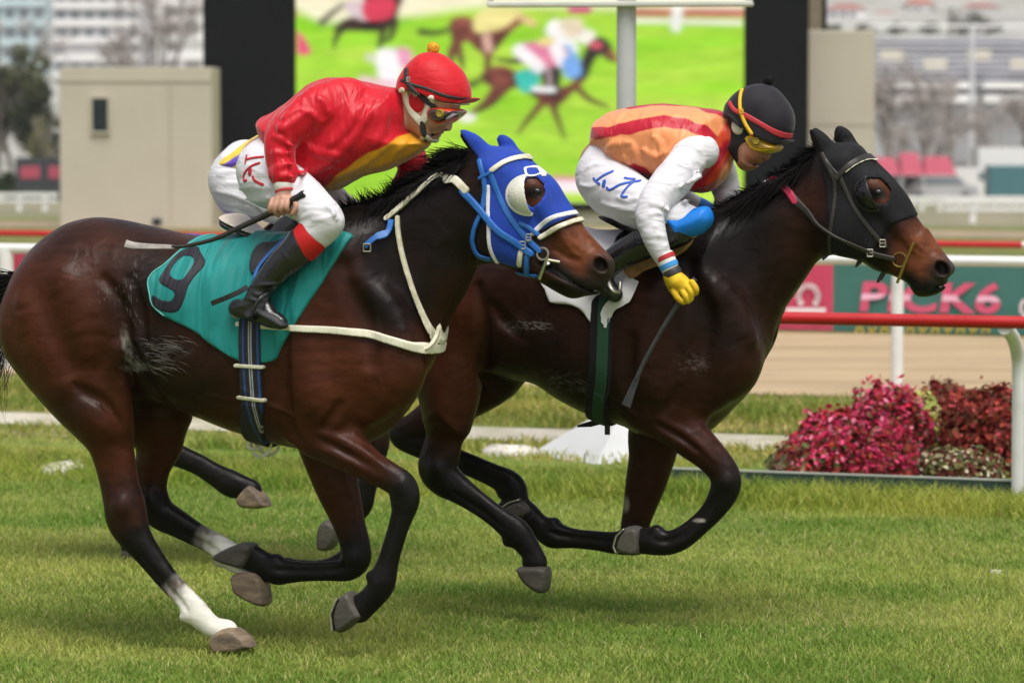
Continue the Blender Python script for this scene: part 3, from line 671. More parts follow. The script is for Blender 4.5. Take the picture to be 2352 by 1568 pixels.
def strands(fr, roots, tips, n, w, seed, jit=.02, curl=.03, segs=5, field=None):
    """hair: n tapering strands; roots and tips are lists of (x, y, l) matched along their length"""
    rg = np.random.default_rng(seed); R = np.array([fr.at(*p) for p in roots]); Q = np.array([fr.at(*p) for p in tips]); V = []; Fa = []
    t = np.linspace(0, 1, len(R))
    for i in range(n):
        u = rg.random(); a = np.array([np.interp(u, t, R[:, k]) for k in range(3)]); b = np.array([np.interp(u, t, Q[:, k]) for k in range(3)])
        clump = vnoise(np.array([u*23.0]), np.array([seed*1.3]), np.array([.5]))[0]
        a = a+rg.normal(0, 1, 3)*np.array((.006, .011, .006)); b = b+rg.normal(0, jit, 3)*np.array((1, .8, 1)); b = a+(b-a)*(.55+.5*rg.random()+.25*clump)
        d = b-a; L = np.linalg.norm(d); c = rg.normal(0, curl, 3)*L*2
        side = np.cross(d/L, rg.normal(0, 1, 3)); side /= np.linalg.norm(side); k0 = len(V)
        for j in range(segs+1):
            s = j/segs; p = a+d*s+c*s*(1-s)+np.array((0, 0, -1))*L*.12*s*s; ww = w*(1-s)**.7*.5+.0002
            V += [p-side*ww, p+side*ww]
        for j in range(segs): Fa.append((k0+2*j, k0+2*j+1, k0+2*j+3, k0+2*j+2))
    return np.array(V), np.array(Fa)

M_COAT = mat('horse_coat', rough=.38, spec=.15, noise=.24, nscale=38, attr='col', bump=.4, bscale=75, stretch=(.35, 1, 1.2), bdist=.002, detail=8,
             bump2=(.42, 13, .010, (1.5, 1, 1), (0, .6, 0)))
M_HAIR = mat('horse_hair', col=(.0055, .005, .0048), rough=.75, spec=.12, noise=.2)
M_HOOF = mat('hoof_horn', col=(.085, .075, .062), col2=(.05, .043, .036), mixscale=9, mixlo=.35, mixhi=.7, rough=.5, spec=.35, noise=.2, nscale=60, bump=.3, bscale=60, stretch=(1, 1, 2))
M_HOOF2 = mat('pale_hoof_horn', col=(.25, .18, .115), col2=(.11, .085, .07), mixscale=10, mixlo=.35, mixhi=.7, rough=.55, spec=.35, noise=.25, nscale=30, bump=.4, bscale=50, stretch=(1, 1, 3))
M_EYE = mat('animal_eye', col=(.006, .004, .003), rough=.14, spec=.45, noise=0)
M_STEEL = mat('worn_steel', col=(.55, .52, .45), rough=.3, metal=.9, noise=.1)

B0 = (1, 0, 0); B1 = (0, 1, 0); B2 = (0, 0, 1); BH = (.5, .5, 0)
H1 = dict(
  trunk=[(45,640),(65,592),(100,553),(150,517),(190,503),(230,499),(280,505),(330,516),(375,526),(430,538),(500,548),(580,548),(660,534),(720,514),(775,494),(840,485),(900,520),(945,600),(970,680),(982,750),(980,800),(968,850),(948,905),(915,965),(870,1005),(790,1035),(700,1030),(640,1018),(590,999),(520,977),(437,948),(350,915),(280,890),(200,880),(120,850),(60,790),(32,720)],
  trunkW=[(0,.20),(120,.245),(260,.255),(420,.27),(600,.275),(720,.255),(850,.225),(980,.17)],
  neck=[(740,520),(790,500),(850,478),(900,449),(960,410),(1020,382),(1065,364),(1105,350),(1150,410),(1165,490),(1140,560),(1102,597),(1085,640),(1065,680),(1043,720),(1022,760),(1000,800),(960,850),(880,870),(790,800),(730,650)],
  neckW=[(740,.17),(850,.145),(950,.115),(1050,.098),(1160,.09)],
  head=[(1098,352),(1135,340),(1194,352),(1224,379),(1251,399),(1274,422),(1291,449),(1311,479),(1331,504),(1346,527),(1371,555),(1398,584),(1411,604),(1408,628),(1398,646),(1391,662),(1378,674),(1346,680),(1315,686),(1285,674),(1245,650),(1200,628),(1150,606),(1105,598),(1085,560),(1080,480),(1082,400)],
  headW=[(1080,.10),(1180,.105),(1240,.095),(1290,.068),(1340,.056),(1410,.048)],
  mass=[(-.14,.115,[(62,612),(20,670),(2,740),(16,812),(54,868),(123,948),(178,1000),(225,1022),(285,1012),(302,966),(297,900),(292,840),(285,760),(280,680),(240,600),(150,570)],.12),
        (.13,.115,[(100,640),(70,740),(80,820),(140,900),(220,980),(300,1020),(390,1010),(428,980),(436,950),(420,880),(380,800),(330,700),(240,620),(160,590)],.12)],
  legs=[
   dict(n='hind near', P=[(235,960,-.14,66),(252,1010,-.14,56),(265,1065,-.14,49),(276,1118,-.14,47),(286,1160,-.14,50),(292,1192,-.14,50),(308,1228,-.14,41),(340,1272,-.14,32),(385,1330,-.14,27),(424,1372,-.14,26),(446,1400,-.14,31),(462,1417,-.14,29),(490,1439,-.14,25),(520,1450,-.14,29)],
        c=[B0,B0,B0,BH,BH,BH,B1,B1,B1,B2,B2,B2,B2,B2], kl=.72),
   dict(n='hind far', P=[(345,950,.13,72),(368,1010,.13,56),(352,1065,.13,44),(345,1112,.13,40),(348,1148,.13,43),(368,1178,.13,38),(405,1200,.13,33),(450,1226,.13,28),(495,1250,.13,27),(522,1270,.13,31),(538,1284,.13,30),(562,1302,.13,25),(580,1325,.13,30)],
        c=[B0,B0,B0,BH,B1,B1,B1,B1,(0,.1,.9),B2,B2,B2,B2], kl=.72),
   dict(n='fore near', P=[(715,900,-.13,85),(725,975,-.14,70),(760,1008,-.14,56),(805,1038,-.14,48),(852,1070,-.14,38),(893,1094,-.14,34),(922,1114,-.14,35),(930,1142,-.14,36),(927,1172,-.14,29),(917,1205,-.14,25),(903,1250,-.14,24),(890,1295,-.14,26),(879,1330,-.14,32),(872,1350,-.14,31),(852,1375,-.14,29),(825,1398,-.14,32)],
        c=[B0,B0,B0,B0,B0,BH,B1,B1,B1,B1,B1,B1,B1,B1,B1,B1], kl=.75),
   dict(n='fore far', P=[(740,960,.12,80),(752,1040,.12,62),(772,1110,.12,53),(790,1165,.12,44),(805,1212,.12,37),(815,1248,.12,36),(817,1282,.12,36),(798,1306,.12,28),(755,1311,.12,23),(700,1312,.12,23),(658,1312,.12,28),(634,1310,.12,32),(606,1292,.12,27),(578,1276,.12,28)],
        c=[B0,B0,B0,B0,BH,B1,B1,B1,B1,B1,B1,B1,B1,B1], kl=.75)],
  hooves=[([(488,1462),(489,1486),(508,1501),(586,1485),(548,1441),(516,1440)],-.14,1),([(538,1318),(538,1340),(547,1364),(594,1389),(616,1389),(619,1374),(609,1322),(580,1308)],.13,1),
          ([(807,1356),(786,1370),(772,1405),(776,1443),(790,1451),(822,1428),(838,1412),(822,1380)],-.14,0),([(553,1246),(588,1249),(584,1274),(566,1302),(540,1300),(500,1286),(497,1272)],.12,0)],
  soles={(807,1356):[(784,1372),(770,1406),(774,1445)]},
  chains=[([(1122,372,-.055,30),(1105,350,-.06,21),(1085,328,-.062,17),(1064,311,-.062,9)],.02,.55),([(1172,372,.05,28),(1170,350,.055,18),(1163,333,.055,14),(1153,321,.055,8)],.02,.55),
          ([(1240,470,-.075,20),(1275,520,-.062,16),(1310,560,-.05,10)],.02,1.0),([(1240,470,.075,20),(1275,520,.062,16),(1310,560,.05,10)],.02,1.0)],
  balls=[(1150,525,-.055,70,42,70,0,.03),(1150,525,.055,70,42,70,0,.03),(1222,432,-.072,34,20,24,-45,.03),(1222,432,.072,34,20,24,-45,.03),
         (1374,606,-.036,30,18,26,-40,.015),(1374,606,.036,30,18,26,-40,.015),
         (620,770,0,250,195,230,0,.03),(880,820,-.1,95,70,120,20,.05),(880,820,.1,95,70,120,20,.05)],
  ridges=[([(700,640),(690,730),(690,830),(720,920),(760,960)],(26,40,50,50,30),.75,.05,'u'),([(870,690),(900,780),(900,870),(850,950)],(20,36,40,30),.85,.06,'u'),
          ([(790,610),(840,720),(850,830)],(14,22,16),-.35,.05,'s'),([(655,760),(648,850),(655,950),(680,1010)],(10,14,14,10),-.1,.035,'s'),
          ([(240,640),(278,700),(290,790),(296,880),(300,960)],(8,15,17,15,8),.15,.03,'s'),([(130,850),(190,900),(250,930),(285,990)],(6,11,11,6),.1,.03,'s'),
          ([(270,800),(262,860),(275,930),(290,1000)],(14,22,22,12),.6,.04,'u'),([(60,700),(90,790),(150,880)],(24,40,30),.7,.06,'u'),([(140,640),(180,720),(200,800)],(30,46,30),.75,.07,'u'),
          ([(300,640),(320,720),(330,800)],(10,13,10),.1,.03,'s'),([(310,800),(340,880),(400,940)],(8,11,8),.05,.03,'s'),
          ([(735,990),(790,1015),(850,1050),(890,1080)],(7,11,10,6),.45,.014,'u'),([(730,1030),(785,1050),(840,1080)],(6,9,6),.45,.014,'u'),([(732,1008),(786,1034),(842,1066)],(4,6,4),.1,.014,'s'),
          ([(780,930),(760,960),(740,985)],(6,9,6),.1,.025,'s'),
          ([(700,965),(630,935),(550,920),(470,905)],(4,5,5,3),.45,.008,'u'),([(640,945),(600,915),(560,890)],(3,4,2),.45,.008,'u'),([(1085,622),(1045,700),(990,790)],(9,12,8),-.2,.03,'s'),([(860,850),(880,900),(860,950)],(3,4,3),.4,.008,'u'),([(820,640),(880,700),(930,780)],(16,26,18),.75,.05,'u'),
          ([(1290,545),(1312,575),(1335,590)],(2.5,3.5,2.5),.35,.007,'u'),([(1290,520),(1320,560),(1345,580)],(3,5,3),.4,.012,'u'),([(1270,570),(1300,590),(1330,600)],(3,5,3),.1,.014,'s')],
  cuts=[(1378,609,-.056,19,24,14,-55,.008),(1378,609,.056,19,24,14,-55,.008)],
  slits=[([(1258,604,-.09,5),(1258,604,.09,5)],.01,1.0),([(1250,600,0,4),(1275,614,0,6.5),(1300,632,0,5.5),(1330,650,0,3.2),(1355,664,0,2.4),(1382,668,0,1.6)],.010,12.0)],
  eye=(1229,441,-.1), coat=((.066,.0175,.0070), (.0082,.0048,.0040)))
H2 = dict(
  trunk=[(985,690),(1000,640),(1025,595),(1060,560),(1110,530),(1160,512),(1220,506),(1280,513),(1340,528),(1400,545),(1470,556),(1540,548),(1600,520),(1650,495),(1700,505),(1745,600),(1765,690),(1768,766),(1748,815),(1722,860),(1706,900),(1688,930),(1655,968),(1610,1000),(1540,1005),(1480,1000),(1444,980),(1401,962),(1334,936),(1284,913),(1234,882),(1180,870),(1120,850),(1060,830),(1000,780),(980,735)],
  trunkW=[(960,.20),(1080,.245),(1230,.255),(1360,.27),(1490,.275),(1580,.255),(1680,.225),(1770,.17)],
  neck=[(1560,540),(1620,512),(1680,470),(1740,438),(1800,400),(1850,365),(1890,342),(1935,400),(1950,480),(1925,555),(1888,583),(1868,612),(1845,648),(1815,692),(1783,736),(1760,790),(1700,850),(1620,800),(1560,680)],
  neckW=[(1550,.17),(1650,.145),(1740,.115),(1840,.098),(1950,.09)],
  head=[(1888,345),(1925,332),(1968,335),(1988,355),(2015,379),(2048,412),(2081,452),(2101,489),(2121,519),(2133,527),(2155,562),(2178,592),(2193,612),(2191,626),(2177,640),(2176,656),(2161,671),(2135,681),(2108,681),(2094,666),(2086,652),(2068,641),(2045,631),(2011,621),(1985,604),(1955,592),(1911,576),(1885,583),(1872,540),(1868,470),(1872,400)],
  headW=[(1868,.10),(1965,.105),(2025,.095),(2075,.068),(2125,.056),(2195,.048)],
  mass=[(-.13,.115,[(1000,660),(985,720),(968,790),(958,860),(972,930),(985,980),(1062,1000),(1080,960),(1100,890),(1112,830),(1115,770),(1118,700),(1090,640),(1040,620)],.12),
        (.13,.115,[(1040,700),(1030,780),(1020,860),(1000,930),(1040,990),(1084,953),(1117,936),(1151,916),(1184,890),(1208,864),(1200,800),(1160,720),(1100,670)],.12)],
  legs=[
   dict(n='hind near', P=[(1032,900,-.13,68),(1034,950,-.13,52),(1022,1000,-.13,44),(1012,1045,-.13,46),(1006,1075,-.13,47),(1022,1100,-.13,42),(1052,1122,-.13,34),(1092,1150,-.13,28),(1130,1178,-.13,26),(1162,1202,-.13,29),(1186,1222,-.13,33),(1204,1243,-.13,29),(1222,1270,-.13,26),(1228,1292,-.13,30)],
        c=[B0,B0,B0,(.3,.7,0),B1,B1,B1,B1,B1,B1,B1,B1,B1,B1], kl=.72),
   dict(n='hind far', P=[(1120,850,.13,80),(1060,905,.13,60),(1000,950,.13,42),(955,982,.13,36),(926,996,.13,34),(955,1016,.13,32),(1010,1040,.13,27),(1070,1064,.13,26),(1130,1090,.13,27),(1168,1110,.13,32),(1182,1130,.13,31),(1178,1158,.13,26),(1160,1180,.13,28)],
        c=[B0,B0,B0,BH,B1,B1,B1,B1,B1,B1,B1,B1,B1], kl=.72),
   dict(n='fore near', P=[(1490,880,-.13,85),(1512,935,-.14,66),(1555,975,-.14,54),(1594,1012,-.14,46),(1630,1045,-.14,39),(1658,1078,-.14,36),(1668,1106,-.14,36),(1660,1136,-.14,33),(1636,1174,-.14,27),(1604,1206,-.14,25),(1568,1234,-.14,27),(1536,1246,-.14,28),(1506,1243,-.14,32),(1480,1242,-.14,30),(1462,1242,-.14,30)],
        c=[B0,B0,B0,B0,B0,BH,B1,B1,B1,B1,B1,B1,B1,B1,B1], kl=.75),
   dict(n='fore far', P=[(1530,930,.12,80),(1505,1000,.12,64),(1497,1050,.12,54),(1484,1105,.12,48),(1470,1160,.12,39),(1460,1200,.12,34),(1455,1235,.12,36),(1420,1246,.12,27),(1370,1241,.12,23),(1320,1236,.12,23),(1288,1231,.12,28),(1266,1225,.12,32),(1238,1206,.12,27),(1212,1180,.12,28)],
        c=[B0,B0,B0,B0,B0,BH,B1,B1,B1,B1,B1,B1,B1,B1], kl=.75)],
  hooves=[([(1191,1302),(1192,1312),(1205,1336),(1234,1358),(1255,1360),(1262,1338),(1261,1302),(1225,1296)],-.13,0),([(1150,1180),(1180,1172),(1192,1190),(1180,1210),(1140,1205)],.13,0),
          ([(1446,1208),(1471,1210),(1476,1240),(1471,1273),(1440,1272),(1424,1264),(1419,1252),(1427,1226)],-.14,0),([(1160,1164),(1178,1152),(1199,1146),(1222,1162),(1222,1180),(1198,1190),(1174,1178)],.12,0)],
  chains=[([(1908,370,-.055,30),(1896,344,-.06,21),(1880,322,-.062,17),(1866,303,-.062,8)],.02,.55),([(1952,362,.05,27),(1946,338,.055,21),(1937,316,.055,17),(1929,301,.055,8)],.02,.55),
          ([(2025,470,-.075,20),(2060,520,-.062,16),(2095,560,-.05,10)],.02,1.0),([(2025,470,.075,20),(2060,520,.062,16),(2095,560,.05,10)],.02,1.0)],
  balls=[(1935,520,-.055,68,42,66,0,.03),(1935,520,.055,68,42,66,0,.03),(2009,434,-.072,34,20,24,-45,.03),(2009,434,.072,34,20,24,-45,.03),
         (2158,614,-.036,30,18,26,-40,.015),(2158,614,.036,30,18,26,-40,.015),
         (1440,750,0,230,180,215,0,.03),(1660,800,-.1,90,66,115,20,.05),(1660,800,.1,90,66,115,20,.05)],
  ridges=[([(1520,640),(1490,730),(1480,830),(1500,900)],(26,40,50,30),.75,.05,'u'),([(1640,680),(1680,780),(1670,860),(1620,930)],(20,36,40,30),.85,.06,'u'),
          ([(1580,610),(1620,720),(1610,820)],(14,22,16),-.35,.05,'s'),([(1450,780),(1442,850),(1455,940)],(10,14,10),-.1,.035,'s'),
          ([(1100,660),(1112,740),(1112,830),(1098,900)],(8,15,15,8),.15,.03,'s'),([(1130,700),(1160,740),(1200,780)],(8,12,8),.1,.03,'s'),
          ([(1510,960),(1560,985),(1610,1025),(1640,1055)],(7,11,10,6),.45,.014,'u'),([(1505,985),(1560,1015),(1600,1045)],(6,9,6),.45,.014,'u'),([(1506,972),(1558,1000),(1604,1034)],(4,6,4),.1,.014,'s'),
          ([(1560,890),(1545,920),(1530,945)],(6,9,6),.1,.025,'s'),
          ([(1440,935),(1385,905),(1310,880),(1250,850)],(4,5,5,3),.45,.008,'u'),([(1868,640),(1830,700),(1780,780)],(9,12,8),-.2,.03,'s'),([(1620,640),(1680,700),(1720,780)],(16,26,18),.75,.05,'u'),([(2075,545),(2097,575),(2120,590)],(2.5,3.5,2.5),.35,.007,'u'),([(2075,520),(2105,560),(2130,580)],(3,5,3),.4,.012,'u')],
  cuts=[(2162,617,-.056,19,24,14,-55,.008),(2162,617,.056,19,24,14,-55,.008)],
  slits=[([(2052,606,0,2),(2085,630,0,3),(2115,650,0,3),(2150,660,0,2.5),(2178,652,0,2)],.008,9.0)],
  soles={(1446,1208):[(1440,1212),(1424,1228),(1417,1252),(1423,1266)],(1160,1164):[(1160,1163),(1178,1151),(1199,1145)]},
  eye=(2014,443,-.1), coat=((.048,.0132,.0062), (.0066,.0044,.0039)))
YAW = math.radians(18)
FR1 = Frame(560, 1489, YAW)
FR2 = Frame(560, 1489, YAW); FR2.O = FR1.O+FR1.ey*1.02
HRES = .006
def horse_object(fr, T, name, label, paint):
    root = empty(name, fr.O, fr.yaw); tag(root, label, 'horse')
    F = horse_field(fr, T, HRES); V, Q = F.mesh(1)
    x, y = fr.pix(V); c0, c1 = (np.array(c) for c in T['coat'])
    n = vnoise(V[:, 0]*5, V[:, 1]*5, V[:, 2]*5)*.5+vnoise(V[:, 0]*14, V[:, 1]*14, V[:, 2]*9)*.25
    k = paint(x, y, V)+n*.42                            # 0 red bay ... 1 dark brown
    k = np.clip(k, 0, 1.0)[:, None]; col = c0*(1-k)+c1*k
    col = leg_colour(V, fr, T['legs'], col)
    col = T['extra'](x, y, V, col) if 'extra' in T else col
    obj('body', V, Q, M_COAT, root, col)
    for P, l, kind in T['hooves']:
        q = fr.poly(P, l); g = Field((q[:, 0].min()-.03, l-.09, q[:, 1].min()-.03), (q[:, 0].max()+.03, l+.09, q[:, 1].max()+.03), .004)
        g.inflate(q, l, .050, .016, k=0, n=2); v, f = g.mesh(1); hf = obj('hoof', v, f, M_HOOF2 if kind else M_HOOF, root)
        e = T.get('soles', {}).get(P[0])
        if e:
            g = Field((q[:, 0].min()-.04, l-.09, q[:, 1].min()-.04), (q[:, 0].max()+.04, l+.09, q[:, 1].max()+.04), .003)
            pl = fr.poly(e, l); g.put(lambda X, L, Zz: np.maximum(linesd(pl, X[:, :, 0], Zz[:, 0, :])[:, None, :]-.0035, np.abs(L-l)-.050), g.lo, [a[-1] for a in g.ax], 0)
            v, f = g.mesh(1); obj('shoe', v, f, M_STEEL, hf)
    for s in (-1, 1):
        a = fr.at(T['eye'][0], T['eye'][1], T['eye'][2]*(-s) if s > 0 else T['eye'][2])
        a[1] = F.surf(a[0], a[2], s)-s*.007; m = MB().sphere(a, (.019, .010, .013)); m.build('eye', M_EYE, root, True)
    return root, F
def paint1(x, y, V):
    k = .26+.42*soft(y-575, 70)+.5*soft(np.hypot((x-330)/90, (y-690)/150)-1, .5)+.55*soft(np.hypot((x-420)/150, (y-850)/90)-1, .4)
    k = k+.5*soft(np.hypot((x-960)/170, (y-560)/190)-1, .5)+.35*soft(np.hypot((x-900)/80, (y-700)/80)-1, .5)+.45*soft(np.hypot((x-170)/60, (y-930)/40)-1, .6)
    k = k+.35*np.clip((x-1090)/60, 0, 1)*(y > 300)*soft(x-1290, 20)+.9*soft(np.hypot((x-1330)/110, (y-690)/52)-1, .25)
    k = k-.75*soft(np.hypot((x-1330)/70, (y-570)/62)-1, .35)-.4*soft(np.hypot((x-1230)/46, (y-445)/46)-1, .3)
    k = k-.25*soft(np.hypot((x-100)/110, (y-760)/140)-1, .5)-.2*soft(np.hypot((x-780)/110, (y-880)/90)-1, .5)  # lit orange tone of buttock and shoulder painted into the coat
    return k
def face(x, y, col, ex, ey, nx, ny, lip):
    """the paler reddish muzzle, dark lips and eye rims; nostril and mouth shade painted in"""
    def mixc(m, c):
        nonlocal col; m = np.clip(m, 0, 1)[:, None]; col = col*(1-m)+np.array(c)*m
    n = vnoise(x*.09, y*.09, x*0)*.25+vnoise(x*.3, y*.3, x*0+3)*.15
    mixc((soft(np.hypot((x-(nx-38)+.35*(y-ny+40))/58, (y-(ny-42))/62)-1, .45))*(.85+n), (.150, .046, .018))
    mixc(soft(np.hypot((x-ex)/46, (y-ey)/46)-1, .35)*.7, (.095, .030, .013))
    mixc(soft(np.hypot((x-(nx+4))/36, (y-(ny+14))/40)-1, .35)*.75, (.030, .025, .023)); mixc(soft(np.hypot((x-nx)/19, (y-ny)/15)-1, .35)*.9, (.008, .006, .006))
    mixc(soft(linesd(lip, x, y)-17, 9)*.85, (.022, .018, .017)); mixc(soft(linesd(lip, x, y)-7, 5)*.9, (.006, .005, .005))
    mixc(soft(np.hypot((x-(ex-1))/23, (y-(ey+2))/16)-1, .35)*.97, (.008, .007, .006)); return col
def extra1(x, y, V, col):
    near = V[:, 1] < 0; h = V[:, 0] > FR1.at(1080, 500, 0)[0]; col[h] = face(x[h], y[h], col[h], 1228, 441, 1378, 609, [(1250,600),(1290,624),(1325,648),(1352,664),(1385,664)])
    s = vnoise(x*.12, y*.10-x*.06, x*0+1.0); w = vnoise(x*.05-y*.11+3*vnoise(x*.02, y*.02, x*0), y*.15+x*.08, x*0+5.0)
    f = np.maximum(soft(np.hypot((x-292-(y-800)*.18)/9, (y-800)/40)-1, .6)*1.1, .8*soft(np.hypot((x-312)/26, (y-842)/10)-1, .6))*np.clip(.55+s*.9, 0, 1)*near
    w2 = np.maximum(soft(np.hypot((x-365)/66, (y-800)/36)-1, .6)*.7, soft(np.hypot((x-292)/36, (y-650)/50)-1, .6)*.5)*np.clip(w*2.4-.9, 0, 1)*near
    cr = soft(linesd([(770,505),(850,462),(900,432),(960,398),(1020,376),(1090,352)], x, y)-34-12*vnoise(x*.08, y*.08, x*0), 22)*(x < 1110)*.92; cr = cr[:, None]; col = col*(1-cr)+np.array(BLK)*cr
    m = np.clip(f*.6+w2*.16, 0, .8)[:, None]; return col*(1-m)+np.array((.30, .29, .25))*m
H1['extra'] = extra1
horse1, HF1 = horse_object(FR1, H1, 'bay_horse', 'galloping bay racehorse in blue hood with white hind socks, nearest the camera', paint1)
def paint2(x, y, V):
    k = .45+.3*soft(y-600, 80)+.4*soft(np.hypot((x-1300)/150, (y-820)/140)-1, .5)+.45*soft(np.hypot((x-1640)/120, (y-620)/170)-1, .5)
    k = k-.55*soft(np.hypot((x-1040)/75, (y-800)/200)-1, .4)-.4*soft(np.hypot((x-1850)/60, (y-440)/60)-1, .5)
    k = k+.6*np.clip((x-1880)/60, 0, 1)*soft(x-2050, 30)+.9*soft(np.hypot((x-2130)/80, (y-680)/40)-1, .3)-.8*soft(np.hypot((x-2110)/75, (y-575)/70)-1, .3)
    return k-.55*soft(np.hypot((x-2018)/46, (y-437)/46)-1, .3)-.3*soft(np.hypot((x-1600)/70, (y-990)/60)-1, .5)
def extra2(x, y, V, col):
    near = V[:, 1] < 0; h = V[:, 0] > FR2.at(1870, 500, 0)[0]; col[h] = face(x[h], y[h], col[h], 2014, 443, 2162, 617, [(2085,640),(2110,660),(2140,672),(2172,652)])
    cr = soft(linesd([(1590,535),(1640,505),(1690,468),(1740,438),(1800,400),(1880,348)], x, y)-40-14*vnoise(x*.08, y*.08, x*0), 26)*(x < 1900)*.92; cr = cr[:, None]; col = col*(1-cr)+np.array(BLK)*cr
    w2 = np.maximum.reduce([soft(np.hypot((x-1215)/50, (y-750)/12)-1, .6), soft(np.hypot((x-1285)/55, (y-880)/26)-1, .6)*.5, soft(np.hypot((x-1590)/40, (y-835)/26)-1, .6)*.3])*np.clip(vnoise(x*.06-y*.1, y*.34+x*.14, x*0+5.0)*2.4-.7, 0, 1)*near
    m = np.clip(w2*.45, 0, .8)[:, None]; col = col*(1-m)+np.array((.3, .29, .26))*m
    m = (soft(np.hypot((x-1437)/8, (y-1158)/16)-1, .4)*.8+soft(np.hypot((x-1606)/13, (y-1195)/4)-1, .4)*near)[:, None]; m = np.clip(m, 0, 1); return col*(1-m)+np.array((.35, .32, .28))*m
H2['extra'] = extra2
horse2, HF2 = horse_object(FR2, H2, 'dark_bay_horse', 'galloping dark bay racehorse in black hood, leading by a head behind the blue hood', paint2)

# wet streaks of hair and dried sweat lying on the coat
M_SWEAT = mat('wet_hair_streak', col=(.135, .125, .11), rough=.35, spec=.5, noise=.4, nscale=90)
def streaks(F, fr, root, sets, seed):
    rg = np.random.default_rng(seed)
    for n, (x0, y0, x1, y1), (dx, dy), bend, ln in sets:
        mb = MB()
        for _ in range(n):
            x, y = x0+(x1-x0)*rg.random(), y0+(y1-y0)*rg.random(); L = ln*(.4+.9*rg.random()); a = math.atan2(dy, dx)+rg.normal(0, .12); b = bend*(.5+rg.random()); P = []
            for t in np.linspace(0, 1, 5):
                px, py = x+L*t*math.cos(a), y+L*t*math.sin(a)+b*t*t*L; q = fr.at(px, py, -.2)
                for _ in range(3): q = fr.at(px, py, F.surf(q[0], q[2], -1)-.0012)
                P.append(q)
            P = np.array(P); w = np.array((.0002, .0006, .0008, .0005, .0001))*(.6+.8*rg.random()); T_ = P[-1]-P[0]; s = np.cross(T_, (0, -1, 0)); s /= np.linalg.norm(s); k = len(mb.V)
            for p, ww in zip(P, w): mb.V += [tuple(p-s*ww), tuple(p+s*ww)]
            mb.F += [(k+2*i, k+2*i+1, k+2*i+3, k+2*i+2) for i in range(4)]
        mb.build('sweat_streaks', M_SWEAT, root)
streaks(HF1, FR1, horse1, [(36, (318,772,385,850), (1, -.08), .30, 50), (20, (345,770,425,860), (1, .12), .35, 32), (30, (284,778,300,815), (.28, 1), .05, 20), (26, (296,815,316,848), (.7, .8), -.2, 18), (14, (300,835,345,862), (1, .05), .2, 24), (20, (262,622,325,690), (.25, 1), .1, 14), (12, (285,700,330,745), (.35, 1), .1, 12), (7, (225,640,245,690), (.1, 1), 0, 9)], 5)
streaks(HF2, FR2, horse2, [(26, (1165,738,1250,756), (1, -.08), .1, 18), (18, (1240,860,1340,900), (.9, .5), .1, 22), (6, (1570,825,1600,842), (1, .1), .1, 12)], 6)
# ------------------------------------------------------------------ tack
def rpoly(fr, P, l, n=3):
    q = fr.poly(P, l); q = spl(q, n, True) if n > 1 else q
    return lambda X, Zz: polysd(q, X, Zz)
def rline(fr, P, w, l, n=3):
    q = fr.poly(P, l); sc = fr.sc(P[0][0], P[0][1], l); w = np.full(len(q), float(w)) if np.ndim(w) == 0 else np.asarray(w, float)
    q = np.c_[q, w*sc]; q = spl(q, n) if n > 1 else q
    return lambda X, Zz: linesd(q, X, Zz, q[:, 2])
def rbox(fr, P, l, pad=.05):
    q = fr.poly(P, l); return (q[:, 0].min()-pad, -.5, q[:, 1].min()-pad), (q[:, 0].max()+pad, .5, q[:, 1].max()+pad)
def lay(F, fr, name, P, w, l, t, m, parent, side=0, n=3, k=.0015, smooth=1, region=None, colf=None):
    """a strap (w = half width) or a sheet (w None) lying on the body F"""
    lo, hi = rbox(fr, P, l, .06 if w is None else .06+np.max(w)*.002)
    rg = region if region else (rpoly(fr, P, l, n) if w is None else rline(fr, P, w, l, n))
    g = F.shell(fr, rg, t, 0, lo, hi, side, k); V, Q = g.mesh(smooth)
    if len(V) == 0: print('EMPTY', name); return None
    return obj(name, V, Q, m, parent, colf(V) if colf else None)
def on(F, fr, x, y, l=-.2, side=-1, up=0.0):
    a = fr.at(x, y, l)
    for _ in range(4): a = fr.at(x, y, F.surf(a[0], a[2], side)+side*up)
    return a
def ring(c, r, th, n=20, ax=(0, 1, 0), sq=1.0):
    t = np.linspace(0, 2*math.pi, n+1); P = [np.array(c)+np.array((r*math.cos(a), 0, r*sq*math.sin(a))) for a in t]
    return MB().tube(P, th, 6, caps=False, up=(0, 1, 0))
def buckle(F, fr, x, y, m, parent, l=-.1, r=8, up=.012):
    a = on(F, fr, x, y, l, -1, up); q = fr.sc(x, y, l)*r; e = []
    mb = MB(); cs = [(-q, -q), (q, -q), (q, q), (-q, q), (-q, -q)]
    P = [a+np.array((c[0]*.8, 0, c[1])) for c in cs]
    for i in range(4): mb.tube([P[i], P[i+1]], .0022, 6)
    mb.tube([a+np.array((-q*.8, 0, 0)), a+np.array((q*.8, -.002, 0))], .0016, 5); return mb.build('buckle', m, parent, True)

